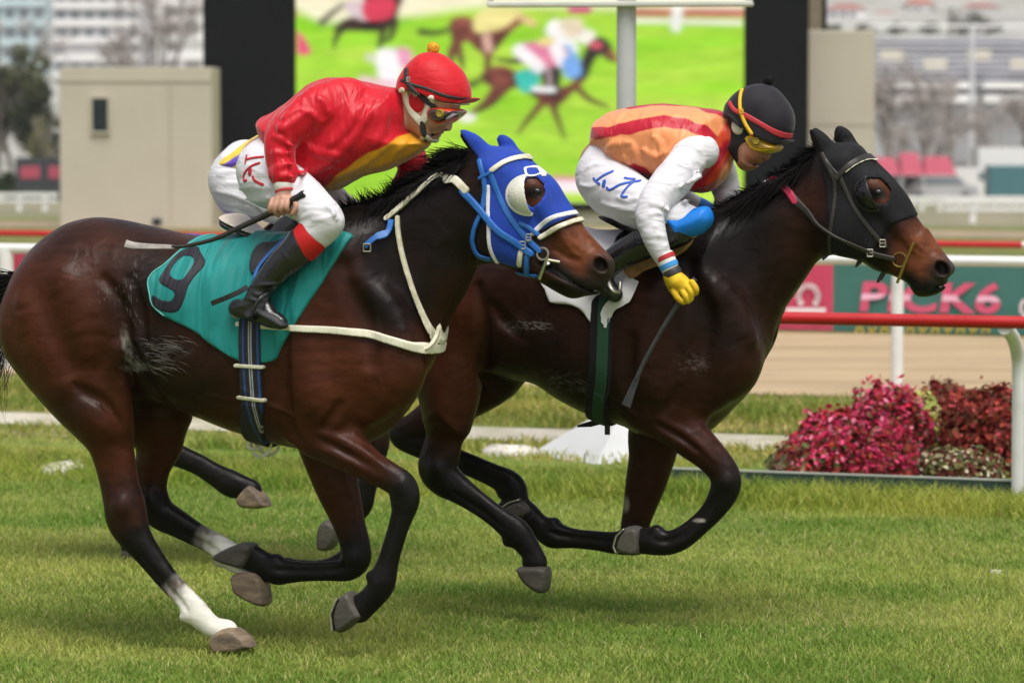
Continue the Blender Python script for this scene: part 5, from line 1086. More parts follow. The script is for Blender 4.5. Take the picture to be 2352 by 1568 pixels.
class Wear(Field):
    def __init__(s, fr, box, l, h):
        q = [fr.at(x, y, ll) for x in (box[0], box[2]) for y in (box[1], box[3]) for ll in l]; q = np.array(q)
        Field.__init__(s, q.min(0), q.max(0), h); s.fr = fr
    def c(s, P, k=.015, kl=1.0, mode='u', n=4): s.chain(s.fr.pts(P), k, mode, kl, n); return s
    def p(s, P, l0, W, R, k=.02, mode='u', n=3):
        s.inflate(s.fr.poly(P, l0), l0, W, R, k, mode, n); return s
    def b(s, x, y, l, rx, rl, rz, rot=0, k=.01, mode='u'):
        q = s.fr.sc(x, y, l); s.ball(s.fr.at(x, y, l), (rx*q, rl*q, rz*q), k, mode, math.radians(rot)); return s
    def fold(s, P, r, inset=.55, k=.012, mode='u', lref=-.2): s.ridge(s.fr, P, np.array(r)*.00145, inset, k, mode, lref); return s
    def crease(s, amp, f, seed):
        """cloth: many fine warped folds over the whole surface"""
        ix = np.where(np.abs(s.D) < .018); X, L, Zz = (s.ax[i][ix[i]] for i in range(3)); w = vnoise(X*9+seed, L*9, Zz*9)*.5
        a, b = (X*.75+Zz*.66), (Zz*.75-X*.66)
        n = 1-np.abs(vnoise(a*f+w*2.2, L*f*.8+w, b*f*.42+seed))*2; n2 = 1-np.abs(vnoise(a*f*.5+seed, L*f*.6+w, b*f*1.1+w*2))*2
        s.D[ix] -= (amp*(np.clip(n, -.3, 1)**2*.7+np.clip(n2, -.3, 1)**2*.5)*np.clip(vnoise(X*7, L*7+seed, Zz*7)+.75, .15, 1.3)).astype(np.float32); return s
    def out(s, name, m, parent, colf=None, smooth=1):
        V, Q = s.mesh(smooth)
        return obj(name, V, Q, m, parent, colf(V, *s.fr.pix(V)) if colf else None)
    def wear(s, name, P, w, l, t, m, parent, side=0, n=3, region=None, k=.0015): return lay(s, s.fr, name, P, w, l, t, m, parent, side, n, k, 1, region)
def disc(fr, x, y, l, r, th, m, name, parent):
    a = fr.at(x, y, l); q = fr.sc(x, y, l)*r; mb = MB(); n = 18
    rings = [(q, 0), (q, -th*.7), (q*.85, -th), (q*.72, -th), (q*.66, -th*.75)]
    V = [a+np.array((rr*math.cos(2*math.pi*j/n), d, rr*math.sin(2*math.pi*j/n))) for rr, d in rings for j in range(n)]
    F = [(i*n+j, i*n+(j+1) % n, (i+1)*n+(j+1) % n, (i+1)*n+j) for i in range(len(rings)-1) for j in range(n)]+[tuple(range((len(rings)-1)*n, len(rings)*n))]
    return mb.add(V, F).build(name, m, parent, True)
HP = .004
def dome(f, P, rim, drop):
    """a cap shell: rounded above, cut off straight along its rim"""
    full = P[:len(P)-rim]+[(x+drop[0], y+drop[1]) for x, y in P[len(P)-rim:]]; f.p(full, 0, .100, .092, k=0)
    q = f.fr.poly(P, 0); q = spl(q, 3, True); f.D = np.maximum(f.D, polysd(q, f.ax[0][:, None], f.ax[2][None, :])[:, None, :]).astype(np.float32); return f
def shrink(P, f): return [(p[0], p[1], p[2], p[3]*f) for p in P]

# ---------------- jockey in red
j1 = empty('person', FR1.world(FR1.at(620, 700, -.05)), YAW)
tag(j1, 'jockey in shiny red silks and red cap with yellow pompom, riding the bay horse', 'person')
n_arm1 = [(745,238,-.15,46),(705,262,-.20,43),(668,292,-.235,38),(646,322,-.25,37),(643,355,-.26,35),(649,390,-.275,32),(653,418,-.285,27),(655,430,-.29,24)]
f_arm1 = [(890,300,.15,44),(930,345,.19,38),(950,385,.2,34),(930,425,.17,30),(905,455,.12,24)]
torso1 = [(600,279),(640,256),(678,228),(712,200),(742,184),(775,179),(830,187),(885,199),(918,205),(938,226),(950,262),(948,300),(975,318),(984,332),(962,352),(930,368),(902,382),(872,394),(822,408),(770,436),(720,436),(660,420),(625,380),(612,330)]
n_leg1 = [(610,385,-.09,60),(625,405,-.15,64),(665,436,-.205,58),(705,464,-.25,50),(735,492,-.28,43),(748,510,-.285,38)]
shin1 = [(738,512,-.285,38),(708,550,-.29,40),(672,585,-.295,38),(636,618,-.30,33),(608,650,-.305,28),(590,682,-.31,24)]
foot1 = [(545,712,-.31,22),(575,712,-.315,23),(610,722,-.325,22),(640,736,-.335,18)]
f_leg1 = [(640,390,.1,62),(700,425,.17,56),(760,468,.22,45),(795,496,.25,40)]
f_shin1 = [(795,500,.26,38),(740,570,.28,36),(690,640,.29,28)]; f_foot1 = [(650,680,.29,22),(700,690,.3,22),(740,700,.3,17)]
BOX1 = (470, 80, 1100, 780)
def skin(base, lips, mouth, nostril, cheek, jaw, ear, stub):
    def f(V, x, y):
        n = vnoise(V[:, 0]*60, V[:, 1]*60, V[:, 2]*60)[:, None]; n2 = vnoise(V[:, 0]*160, V[:, 1]*160, V[:, 2]*160)[:, None]; col = np.array(base)*(1+.10*n+.07*n2)
        def mx(d, w, c, a):
            nonlocal col; m = (soft(d, w)*a)[:, None]; col = col*(1-m)+np.array(base)*np.array(c)*m
        mx(np.hypot(x-cheek[0], y-cheek[1])-12, 9, (1.05, .72, .68), .8)
        if stub: mx(linesd(jaw, x, y)-11, 8, (.62, .62, .66), .75)
        mx(linesd(lips, x, y)-3.4, 1.5, (.85, .42, .42), .9); mx(linesd(mouth, x, y)-1.5, .9, (.10, .06, .06), .95); mx(np.hypot(x-nostril[0], (y-nostril[1])*1.3)-2.6, 1.2, (.25, .15, .14), .9)
        return np.clip(col, .01, .9)
    return f
B = Wear(FR1, BOX1, (-.41, .36), .0032)
prof = Z1((340,720),(345,540),(450,370),(700,300),(940,410),(1070,600),(1095,800),(1072,900),(1045,1000),(985,1090),(932,1168),(886,1212),(868,1238),(842,1256),(812,1266),(800,1276),(806,1292),(794,1325),(778,1360),(742,1384),(690,1387),(620,1368),(552,1310),(468,1240),(400,1180),(345,1000))
nose = Z1((1045,1000),(1000,1088),(980,1140),(977,1182),(960,1226),(942,1239),(912,1234),(880,1216),(862,1180),(900,1080),(980,980))
def head(B, prof, nose, cheek, nost, eye, zf):
    B.p(prof, 0, .071, .06, k=0, n=2).p(nose, 0, .017, .015, k=.012, n=2)
    for s in (-1, 1):
        x, y = zf(cheek)[0]; B.b(x, y, s*.045, 17, 12, 15, 0, .02)
        x, y = zf(nost)[0]; B.b(x, y, s*.011, 7, 6, 6, 0, .006); x, y = zf(eye)[0]; B.b(x, y, s*.062, 10, 9, 7, 0, .012, 's')
        B.b(x, y, s*.043, 8, 9, 8, 0, .005)
head(B, prof, nose, (800,1090), (905,1205), (925,1010), Z1)
B.c([(948,268,0,34),(912,272,0,40),(875,285,0,50)], .02)
B.c([(x, y, l, r) for (x, y), l, r in zip(Z1((700,1325),(770,1284),(800,1280)), (0, 0, 0), (3, 3.5, 2))], .004, 14, 's', 1)
B.c([(x, y, 0, 3.6) for x, y in Z1((790,1266),(832,1256))], .004, 6, n=1); B.c([(x, y, 0, 4) for x, y in Z1((770,1310),(798,1300))], .004, 5, n=1)
B.c([(885,285,0,58),(800,300,0,72),(700,335,0,70),(620,375,0,66)], .03, 1.5)
for P in (n_arm1, f_arm1, n_leg1, f_leg1, shin1, f_shin1, foot1, f_foot1): B.c(shrink(P, .86), .02)
# right hand, closed on the whip
B.c([(655,430,-.29,15),(656,446,-.295,16)], .012); B.c([(x, y, -.30, r) for (x, y), r in zip(Z5((735,190),(725,230),(715,275)), (16, 18.5, 17))]+[(652,474,-.30,14)], .012, 1.0)
for i, (k0, p0, d0, t0) in enumerate((((628,268),(606,318),(598,362),(632,402)), ((672,252),(650,318),(645,372),(676,412)), ((722,246),(702,318),(700,365),(722,396)), ((768,256),(752,318),(752,355),(770,376)))):
    r = (6.2, 6.6, 6.8, 6.6)[i]; B.c([(x, y, l, rr) for (x, y), l, rr in zip(Z5(k0, p0, d0, t0), (-.318, -.333, -.330, -.308), (r+.6, r, r-.4, r-1))], .0035)
B.c([(x, y, l, r) for (x, y), l, r in zip(Z5((800,250),(836,300),(838,345),(806,398)), (-.305, -.318, -.322, -.322), (8, 7.5, 6.8, 5.5))], .004)
for p in ((625,272),(672,256),(722,250)): x, y = Z5(p)[0]; B.b(x, y, -.322, 7, 6, 6, 0, .005)
# left hand, low on the reins
B.c([(905,455,.12,14),(895,480,.1,17),(885,500,.08,14)], .01)
for i in range(4): B.c([(898-8*i, 478+7*i, .085, 6.5), (908-8*i, 492+7*i, .07, 6.2), (900-8*i, 505+7*i, .06, 5.6), (888-8*i, 503+7*i, .075, 5)], .003)
B.c([(885,478,.09,7),(898,486,.065,6.5),(908,496,.06,5.5)], .004)
B.out('body', M_SKIN, j1, skin((.48, .255, .18), Z1((760,1290),(800,1270),(830,1262)), Z1((725,1310),(765,1288),(802,1280)), Z1((900,1222))[0], Z1((760,1160))[0], Z1((620,1330),(700,1370),(760,1360)), None, True))
# breeches
K = Wear(FR1, (480, 250, 840, 620), (-.40, .38), HP)
K.c([(648,358,0,50),(632,385,0,62),(645,410,0,64)], .03, 1.4).c([(625,355,-.075,46),(602,392,-.10,56),(618,418,-.13,60)], .03).c(n_leg1, .03).c(f_leg1, .03)
K.c([(748,508,-.285,40),(728,530,-.287,41)], .02).c([(795,498,.25,40),(775,525,.26,38)], .02)
for P, r in ((Z5((320,170),(420,150),(560,150),(640,170)),(3,5,5,3)),(Z5((380,260),(520,270),(600,250)),(3,6,3)),(Z5((930,350),(1060,350),(1160,350)),(2.5,4.5,2)),(Z5((1000,450),(1110,440),(1180,420)),(2.5,5,2)),(Z5((900,440),(960,400),(1060,400)),(2,5,2)),(Z5((360,320),(470,360),(560,440)),(3,6,3)),(Z5((1090,300),(1170,370),(1210,450)),(3,5,3)),(Z5((330,120),(400,100),(470,100)),(3,5,3))): K.fold(P, r, .35, .012)
K.crease(.003, 15, 2.0); breech = K.out('breeches', M_PANTS, j1)
T1 = lambda *P: [(p[0]/2.9985, p[1]/2.9985) for p in P]
for P, w in ((T1((1705,1072),(1712,1122)),2.2),(T1((1712,1098),(1780,1085),(1850,1080)),2.2),(T1((1835,1122),(1780,1140),(1725,1180),(1708,1215),(1722,1245),(1742,1240)),2.4),(T1((1768,1172),(1768,1195)),4.5),(T1((1795,1215),(1815,1240),(1850,1258),(1890,1270)),2.6),(T1((2030,1160),(2065,1195),(2075,1222),(2045,1242),(2020,1250)),2.4)):
    K.wear('lettering', P, w*1.25, -.17, .003, M_REDT, breech, -1)
# knee bands and boots
KB = Wear(FR1, (640, 470, 850, 640), (-.40, .38), HP)
KB.c([(728,520,-.286,36),(714,545,-.289,41.5),(694,566,-.29,41)], .02); KB.out('knee_band', M_REDK, j1)
KB = Wear(FR1, (640, 470, 850, 640), (.1, .38), HP); KB.c([(775,525,.26,38),(755,555,.27,38)], .02); KB.out('knee_band', M_REDK, j1)
for s, sh, ft in ((-1, shin1, foot1), (1, f_shin1, f_foot1)):
    G = Wear(FR1, (480, 520, 860, 800), (-.45, -.2) if s < 0 else (.18, .42), .0035)
    if s < 0:
        G.c([(694,563,-.29,42),(676,584,-.294,40),(650,606,-.298,36),(625,634,-.302,32),(604,660,-.306,29),(590,684,-.31,27),(580,700,-.312,25)], .01)
        G.c([(592,690,-.312,24),(612,712,-.32,22)], .015).c([(546,708,-.31,22),(566,712,-.314,23),(596,722,-.322,22),(625,732,-.33,22),(644,740,-.336,17)], .012)
        for P, r in ((Z5((420,1060),(520,1050),(640,1040),(700,1025)),(3,4,4,2)),(Z5((430,1110),(480,1140),(540,1130)),(3,4,3)),(Z5((320,1140),(420,1180),(480,1200)),(3,5,3)),(Z5((280,1250),(360,1240),(420,1220)),(3,5,3))): G.fold(P, r, .3, .006, lref=-.33)
        G.fold(Z5((620,705),(700,750),(760,800),(830,885)), (1.5,2,2,1.5), .2, .003, lref=-.33)
    else: G.c([(770,535,.265,40)]+list(sh[1:]), .01).c([(p[0], p[1], p[2], p[3]+3) for p in ft], .012)
    bt = G.out('boot', M_BOOT, j1)
    if s < 0:
        inflated('sole', FR1, Z5((505,1330),(560,1370),(640,1420),(720,1455),(762,1425),(740,1380),(690,1330),(600,1290),(500,1262),(478,1280)), -.338, .035, .02, M_SOLE, bt, .0035)
        Pp = [FR1.at(*Z5(p)[0], l) for p, l in (((395,1065),-.325),((320,1110),-.335),((200,1165),-.345),((60,1220),-.345))]
        MB().ribbon(spl(np.array(Pp), 4), np.array((0, -1, 0)), .017, .004).build('boot_strap', M_LBLK, bt, True)
# silks
SK = Wear(FR1, (570, 140, 1020, 480), (-.42, .36), HP)
SK.p(torso1, 0, (FR1.poly([(600,300),(700,300),(800,300),(900,300),(960,300)], 0)[:, 0], [.17, .195, .215, .17, .13]), .115, k=0)
SK.c([(800,222,-.10,42),(745,238,-.15,49)]+n_arm1[1:6]+[(650,396,-.278,34),(653,408,-.284,29)], .025).c([(900,290,.12,46)]+f_arm1[:4], .025)
for P, r in ((T1((2200,680),(2240,720),(2260,790),(2230,840)),(4,7,8,4)),(T1((2080,760),(2150,790),(2190,850),(2180,900)),(3,6,6,3)),(T1((1900,860),(1960,900),(1990,960)),(3,6,3)),(T1((1870,940),(1930,960),(2000,1000),(2040,1010)),(3,6,5,2)),(T1((1870,1050),(1930,1060),(2010,1050)),(3,6,3)),(T1((1880,1160),(1950,1140),(2020,1130)),(3,6,3)),(T1((1900,1230),(1960,1210),(2020,1220)),(3,5,3)),(T1((1850,890),(1920,840),(2040,760)),(3,5,3))): SK.fold(P, r, .35, .012)
for P, r in (([(690,400),(740,380),(800,330),(850,260)],(5,8,9,5)),([(760,330),(800,290),(830,240)],(4,7,4)),([(860,330),(880,290),(890,240)],(4,6,4)),([(700,330),(730,350),(790,360)],(4,7,4)),([(620,300),(660,290),(700,260)],(3,5,3)),([(780,400),(840,370),(890,330)],(4,7,4)),([(880,370),(915,340),(940,310)],(3,5,3))): SK.fold(P, r, .4, .018)
RED, GLD = np.array(lin('#c10c22')), np.array(lin('#dd9a22'))
def silk1(V, x, y):
    wob = vnoise(x*.03, y*.03, x*0)*5
    d = polysd([(735,440),(784,391),(830,363),(867,341),(917,311),(945,300),(1010,300),(1010,420),(900,430),(780,470)], x+wob*.4, y+wob)
    m = (soft(d, 1.5)*(V[:, 1] < .1)*(V[:, 1] > -.30)*(x > 720))[:, None]; return RED*(1-m)+GLD*m
SK.crease(.0038, 15, 1.0); silks1 = SK.out('silks', M_RSILK, j1, silk1)
def band(fr, nm, a, b, r0, r1, m, parent):
    A, Bq = fr.at(*a), fr.at(*b); q = fr.sc(*a); d = Bq-A; P = [A, A+d*.08, A+d*.5, Bq-d*.08, Bq]; r = np.array([r0*.94, r0, (r0+r1)/2+.4, r1, r1*.93])*q
    return MB().tube(P, r, 24).build(nm, m, parent, True)
cf = band(FR1, 'cuff', (653,420,-.286), (656,438,-.292), 26, 23, M_CUFFW, j1); band(FR1, 'cuff_ring', (656,437.5,-.292), (656.6,443,-.294), 24.5, 24, M_RBAND, cf)
C_ = Wear(FR1, (880, 180, 970, 320), (-.2, .2), HP); C_.c([(925,232,0,34),(912,258,0,44),(900,282,0,50)], .01, 1.1); C_.out('collar', M_RSILK, silks1, lambda V, x, y: np.tile(RED, (len(V), 1)))
# helmet, strap, goggles
HB = Wear(FR1, (880, 60, 1120, 370), (-.17, .17), .003)
helm1 = Z1((288,650),(318,545),(385,435),(480,325),(600,243),(740,232),(850,258),(970,340),(1080,440),(1152,560),(1196,680),(1206,790),(1185,850),(1060,872),(900,842),(700,765),(560,708),(440,735),(300,700))
dome(HB, helm1, 6, (-14, 75)); cap1 = HB.out('helmet', M_REDC, j1)
inflated('peak', FR1, Z1((1000,858),(1100,862),(1190,842),(1280,808),(1282,832),(1190,880),(1080,890),(1000,878)), 0, .075, .006, M_REDC, cap1, .003, 2)
inflated('helmet_edge', FR1, Z1((650,785),(760,800),(900,850),(1050,885),(1160,885),(1150,908),(1040,908),(900,892),(780,850),(680,815)), 0, .096, .01, M_CREAM, cap1, .003, 2)
x, y = Z1((738,180))[0]
def fuzz(name, fr, x, y, r, m, parent, seed):
    rg = np.random.default_rng(seed); a = fr.at(x, y, 0); q = fr.sc(x, y)*r; V = []; F = []
    for i in range(900):
        d = rg.normal(0, 1, 3); d /= np.linalg.norm(d); s = np.cross(d, rg.normal(0, 1, 3)); s /= np.linalg.norm(s); k = len(V); L = q*(.92+.2*rg.random())
        V += [a+d*q*.55-s*q*.12, a+d*q*.55+s*q*.12, a+d*L]; F.append((k, k+1, k+2))
    b = MB().sphere(a, q*.88, 16, 10); V = [tuple(v) for v in b.V]+[tuple(v) for v in V]; F = b.F+[tuple(i+len(b.V) for i in f) for f in F]
    return obj(name, V, F, m, parent)
fuzz('pompom', FR1, x, y, 15, M_POM, cap1, 3)
HH = Wear(FR1, (880, 60, 1120, 370), (-.17, .17), .003); dome(HH, helm1, 6, (-14, 75)).p(prof, 0, .071, .06, k=.006, n=2)
for P in (Z1((620,330),(560,420),(490,540),(450,640)), Z1((830,270),(855,420),(850,560),(840,640),(830,760))): HH.wear('seam', P, .7, -.09, .0012, mat('seam_red', col=lin('#8e0c17'), rough=.7, noise=0), cap1)
HH.wear('helmet_band', Z1((315,590),(380,610),(500,655),(650,695),(850,775),(1000,820),(1185,838)), 4, -.09, .003, M_BAND, cap1)
HH.wear('chin_harness', Z1((360,730),(395,850),(440,960),(510,1050),(590,1130)), [9,8,7.5,8,9], -.07, .006, M_CREAM, cap1); HH.wear('chin_harness', Z1((750,820),(690,900),(650,990),(620,1090)), [7,7.5,7,9], -.07, .006, M_CREAM, cap1)
HH.wear('chin_strap', Z1((600,1140),(600,1230),(605,1290)), 6, -.07, .007, M_BAND, cap1); HH.wear('chin_cup', Z1((575,1345),(640,1300),(680,1360),(760,1378)), 4.5, -.05, .005, M_CREAM, cap1)
for s in (-1, 1): EC = Wear(FR1, (920, 190, 1010, 300), (-.14, .14), .003); x, y = Z1((520,880))[0]; EC.b(x, y, s*.068, 20, 9, 24, 25, 0); EC.out('ear_cover', M_REDC, cap1)
gf = Wear(FR1, (960, 200, 1090, 310), (-.14, .14), .003); gf.p(Z1((722,1010),(742,960),(790,925),(870,912),(1000,938),(1095,965),(1085,1015),(1010,1090),(930,1145),(850,1158),(775,1105),(735,1055)), 0, .083, .012, k=0); gog1 = gf.out('goggles', M_GREDF, j1)
gf = Wear(FR1, (960, 200, 1090, 310), (-.14, .14), .003); gf.p(Z1((748,1015),(775,955),(865,930),(990,956),(1098,972),(1082,1022),(1000,1096),(925,1138),(850,1142),(782,1096)), 0, .086, .010, k=0); gf.out('lens', M_LENS, gog1)
x, y = Z1((830,1012))[0]; disc(FR1, x, y, -.083, 9.5, .012, M_VENT, 'vent', gog1)
HH.wear('goggle_strap', Z1((375,460),(400,560),(450,660),(520,745),(600,830),(690,900),(775,980)), 6, -.085, .007, M_BAND, gog1)
for p in ((418,580),(505,765)): x, y = Z1(p)[0]; buckle(HH, FR1, x, y, M_STEEL, gog1, -.09, 4.5, .008)
# ---------------- jockey in orange and red stripes
j2 = empty('person', FR2.world(FR2.at(1420, 640, -.05)), YAW)
tag(j2, 'jockey in orange and red striped vest and black cap, riding the dark bay horse', 'person')
n_arm2 = [(1590,356,-.17,42),(1568,385,-.22,43),(1536,425,-.28,43),(1506,462,-.335,38),(1494,495,-.365,33),(1501,535,-.385,29),(1514,572,-.39,24),(1530,606,-.385,18)]
f_arm2 = [(1640,360,.15,40),(1660,410,.19,36),(1670,450,.18,30),(1665,480,.12,24)]
torso2 = [(1367,288),(1384,271),(1417,254),(1467,243),(1517,239),(1567,243),(1618,249),(1662,258),(1676,290),(1682,335),(1678,387),(1652,424),(1612,444),(1560,430),(1500,412),(1470,408),(1430,396),(1400,378),(1382,352),(1362,333)]
n_leg2 = [(1385,405,-.09,62),(1420,438,-.16,62),(1470,470,-.22,56),(1530,496,-.265,46),(1575,508,-.28,38)]
f_leg2 = [(1420,420,.1,60),(1500,450,.19,54),(1580,485,.24,42),(1610,500,.25,36)]
shin2 = [(1585,520,-.285,34),(1530,540,-.295,34),(1475,562,-.30,33),(1425,590,-.305,30),(1390,620,-.31,26)]
f_shin2 = [(1610,510,.26,34),(1540,560,.28,34),(1480,610,.29,26)]
foot2 = [(1372,628,-.31,22),(1390,652,-.315,23),(1410,672,-.32,18)]; f_foot2 = [(1450,630,.29,22),(1490,650,.3,20),(1520,665,.3,16)]
B = Wear(FR2, (1300, 150, 1830, 730), (-.48, .36), .0032)
prof2 = Z3((250,600),(300,450),(500,310),(750,310),(940,500),(985,750),(945,900),(855,1000),(782,1060),(722,1150),(668,1180),(645,1202),(660,1186),(640,1206),(600,1216),(585,1228),(606,1246),(598,1270),(560,1288),(520,1302),(450,1312),(395,1288),(345,1220),(318,1100),(260,900))
nose2 = Z3((842,1030),(775,1088),(768,1128),(748,1160),(712,1173),(672,1168),(640,1130),(740,1020))
head(B, prof2, nose2, (540,1080), (690,1150), (760,1010), Z3)
B.c([(x, y, 0, r) for (x, y), r in zip(Z3((560,1228),(605,1228)), (2.4, 4))], .003, 7, 's', 1); B.c([(x, y, 0, 3.6) for x, y in Z3((560,1205),(632,1196))], .005, 5, n=1); B.c([(x, y, 0, 3.8) for x, y in Z3((560,1255),(592,1252))], .005, 4.5, n=1)
B.c([(1708,322,0,35),(1672,325,0,40),(1632,338,0,50)], .02); B.c([(1625,335,0,56),(1540,335,0,70),(1450,338,0,68),(1395,378,0,62)], .03, 1.5)
for P in (n_arm2, f_arm2, n_leg2, f_leg2, shin2, f_shin2, foot2, f_foot2): B.c(shrink(P, .84), .02)
def hand2(g, gr, h0=0):
    g.c([(1532,612,-0.384,15+gr),(1545,632,-0.388,17+gr)], .012); g.c([(x, y, -0.390, r+gr) for (x, y), r in zip(Z6((830,1130),(880,1165),(925,1195)), (17, 21, 18))], .012)
    for i, (k0, p0, d0, t0) in enumerate((((850,1235),(875,1285),(920,1318),(935,1290)), ((900,1215),(935,1270),(955,1312),(960,1270)), ((950,1195),(980,1245),(975,1295),(965,1255)), ((985,1170),(1015,1215),(1012,1250),(985,1230)))):
        g.c([(x, y, l, r+gr) for (x, y), l, r in zip(Z6(k0, p0, d0, t0), (-0.404, -0.412, -0.402, -0.377), (6.6, 6.2, 5.8, 5))], .003)
    g.c([(x, y, l, r+gr) for (x, y), l, r in zip(Z6((810,1170),(840,1230),(880,1275),(910,1300)), (-0.372, -0.364, -0.362, -0.367), (8, 7, 6.5, 5.5))], .004)
hand2(B, 0)
B.c([(1665,480,.12,13),(1662,500,.1,16),(1655,515,.09,13)], .01)
for i in range(4): B.c([(1668-7*i, 498+6*i, .09, 6.2), (1676-7*i, 512+6*i, .07, 6), (1668-7*i, 522+6*i, .06, 5.4), (1658-7*i, 520+6*i, .075, 5)], .003)
B.c([(1655,500,.09,6.6),(1668,506,.065,6),(1676,514,.06,5.2)], .004)
B.out('body', M_SKIN2, j2, skin((.44, .20, .125), Z3((560,1262),(600,1250),(640,1205),(600,1205)), Z3((548,1228),(585,1228),(604,1226)), Z3((690,1162))[0], Z3((520,1120))[0], Z3((420,1280),(500,1290)), None, False))
K = Wear(FR2, (1300, 280, 1680, 600), (-.40, .38), HP)
K.c([(1425,352,0,54),(1412,385,0,64),(1430,412,0,66)], .03, 1.4).c([(1392,372,-.075,50),(1386,410,-.10,56),(1405,440,-.13,56)], .03).c(n_leg2, .03).c(f_leg2, .03)
for P, r in ((Z6((300,240),(380,260),(440,300)),(3,5,3)),(Z6((180,300),(240,270),(330,270)),(3,5,3)),(Z6((420,520),(500,540),(560,530)),(3,6,3)),(Z6((130,420),(200,440),(280,420)),(3,5,3)),(Z6((880,580),(960,540),(1020,560)),(3,5,3)),(Z6((300,560),(420,600),(540,620)),(3,6,3))): K.fold(P, r, .35, .012)
K.crease(.003, 15, 3.0); breech2 = K.out('breeches', M_PANTS, j2)
for P, w in ((Z6((268,370),(295,395),(330,412)),2.2),(Z6((298,388),(350,350),(420,316)),2.4),(Z6((368,395),(366,425)),4.2),(Z6((395,440),(420,458),(460,440),(520,410),(640,388)),2.4),(Z6((575,508),(540,508),(528,495),(560,440),(600,395)),2.4),(Z6((525,365),(560,372),(600,375)),2.0)):
    K.wear('lettering', P, w*1.2, -.16, .003, M_BLUT, breech2, -1)
for s in (-1, 1):
    G = Wear(FR2, (1320, 440, 1680, 760), (-.45, -.2) if s < 0 else (.18, .42), .0035)
    if s < 0: G.c([(1560,528,-.288,38),(1520,545,-.293,37),(1475,562,-.30,36),(1425,588,-.305,32),(1392,616,-.31,28),(1380,636,-.312,25)], .01).c([(1366,630,-.31,22),(1385,650,-.315,24),(1412,676,-.32,19)], .012)
    else: G.c([(p[0], p[1], p[2], p[3]+3) for p in f_shin2], .01).c([(p[0], p[1], p[2], p[3]+3) for p in f_foot2], .012)
    G.out('boot', M_BOOT, j2)
    G = Wear(FR2, (1500, 440, 1680, 600), (-.40, -.2) if s < 0 else (.18, .40), .0035)
    if s < 0: G.p(Z6((772,655),(900,640),(1005,600),(1100,585),(1142,640),(1145,710),(1080,790),(960,835),(845,855),(800,760)), -.288, .062, .055, k=0)
    else: G.c([(1590,490,.25,42),(1612,505,.255,42),(1590,530,.265,40)], .01)
    G.out('knee_cover', M_BKNEE, j2)
SL = Wear(FR2, (1430, 300, 1720, 660), (-.48, .34), HP)
SL.c([(1612,350,-.13,40)]+n_arm2, .02).c(f_arm2, .02)
for P, r in ((Z6((590,600),(680,570),(780,600),(810,620)),(3,6,6,3)),(Z6((620,680),(700,640),(760,650)),(3,6,3)),(Z6((640,860),(700,810),(780,820)),(3,5,3)),(Z6((900,440),(990,390),(1060,350)),(4,6,3)),(Z6((860,130),(960,120),(1050,170)),(3,5,3)),(Z6((600,770),(650,740),(720,740)),(3,5,3)),(Z6((700,940),(740,900),(800,890)),(3,5,3)),(Z6((960,400),(1010,370),(1040,300)),(3,5,3))): SL.fold(P, r, .35, .01)
SL.crease(.003, 16, 4.0); slv = SL.out('shirt_sleeves', M_PANTS, j2)
M_SKYB = mat('sky_blue_band', col=lin('#3f8fd0'), rough=.7, noise=.05)
band(FR2, 'cuff', (1524,583,-.388), (1541,622,-.388), 22.5, 20.5, M_CUFFW, slv); band(FR2, 'cuff_band', (1525.5,586,-.388), (1530.5,597,-.388), 23.4, 22.8, M_RBAND, slv); band(FR2, 'cuff_band', (1533.5,604,-.388), (1539,616,-.388), 22.6, 22, M_SKYB, slv)
GV = Wear(FR2, (1490, 590, 1640, 720), (-.48, -.30), .0025); hand2(GV, 1.3); glove = GV.out('glove', M_GLOVE, j2)
band(FR2, 'wrist_strap', (1540,619,-.388), (1548,634,-.388), 21.5, 22.5, M_BAND, glove)
VS = Wear(FR2, (1330, 200, 1730, 480), (-.32, .32), HP)
VS.p(torso2, 0, (FR2.poly([(1370,320),(1450,320),(1540,320),(1620,320),(1680,320)], 0)[:, 0], [.17, .20, .215, .17, .13]), .11, k=0); VS.c([(1600,340,-.12,38),(1590,356,-.15,44)], .03); VS.c([(1670,318,0,46),(1640,325,0,58)], .02, 1.1)
for P, r in ((Z6((330,160),(400,110),(520,100)),(4,8,4)),(Z6((540,130),(560,220),(620,260)),(5,9,4)),(Z6((620,160),(680,200),(740,190)),(4,6,3)),(Z6((300,200),(360,260),(420,300)),(4,7,4)),(Z6((470,210),(530,260),(640,330)),(5,9,5)),(Z6((1090,230),(1140,180),(1210,140)),(4,7,4)),(Z6((1100,300),(1180,260),(1240,200)),(4,7,4)),(Z6((1000,440),(1100,400),(1200,330)),(5,8,4)),(Z6((700,60),(740,110),(760,180)),(3,6,3)),(Z6((1080,60),(1120,120),(1160,90)),(3,6,3))): VS.fold(P, r, .35, .014)
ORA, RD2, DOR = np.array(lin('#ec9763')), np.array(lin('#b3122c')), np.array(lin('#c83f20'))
def vest2(V, x, y):
    w = vnoise(x*.04, y*.04, x*0)*4; yy = y+w
    d1 = linesd([(1355,306),(1395,303),(1440,296),(1480,287),(1525,279),(1575,285),(1615,300),(1650,330)], x, yy)-13
    d2 = linesd([(1400,248),(1467,237),(1517,234),(1567,238),(1618,247),(1668,262)], x, yy)-7.5
    d3 = polysd([(1425,392),(1455,378),(1478,382),(1500,402),(1490,425),(1440,410)], x, yy)
    d4 = linesd([(1672,330),(1650,360),(1618,400),(1600,450)], x, yy)-11
    m = soft(np.minimum.reduce([d1, d2, d3]), 1.2)[:, None]; c = ORA*(1-m)+RD2*m
    f = soft(linesd([(1690,290),(1668,330),(1640,370),(1612,430)], x, yy)-26, 3)[:, None]; c = c*(1-f)+DOR*f; m = soft(d4, 1.5)[:, None]; return c*(1-m)+RD2*m
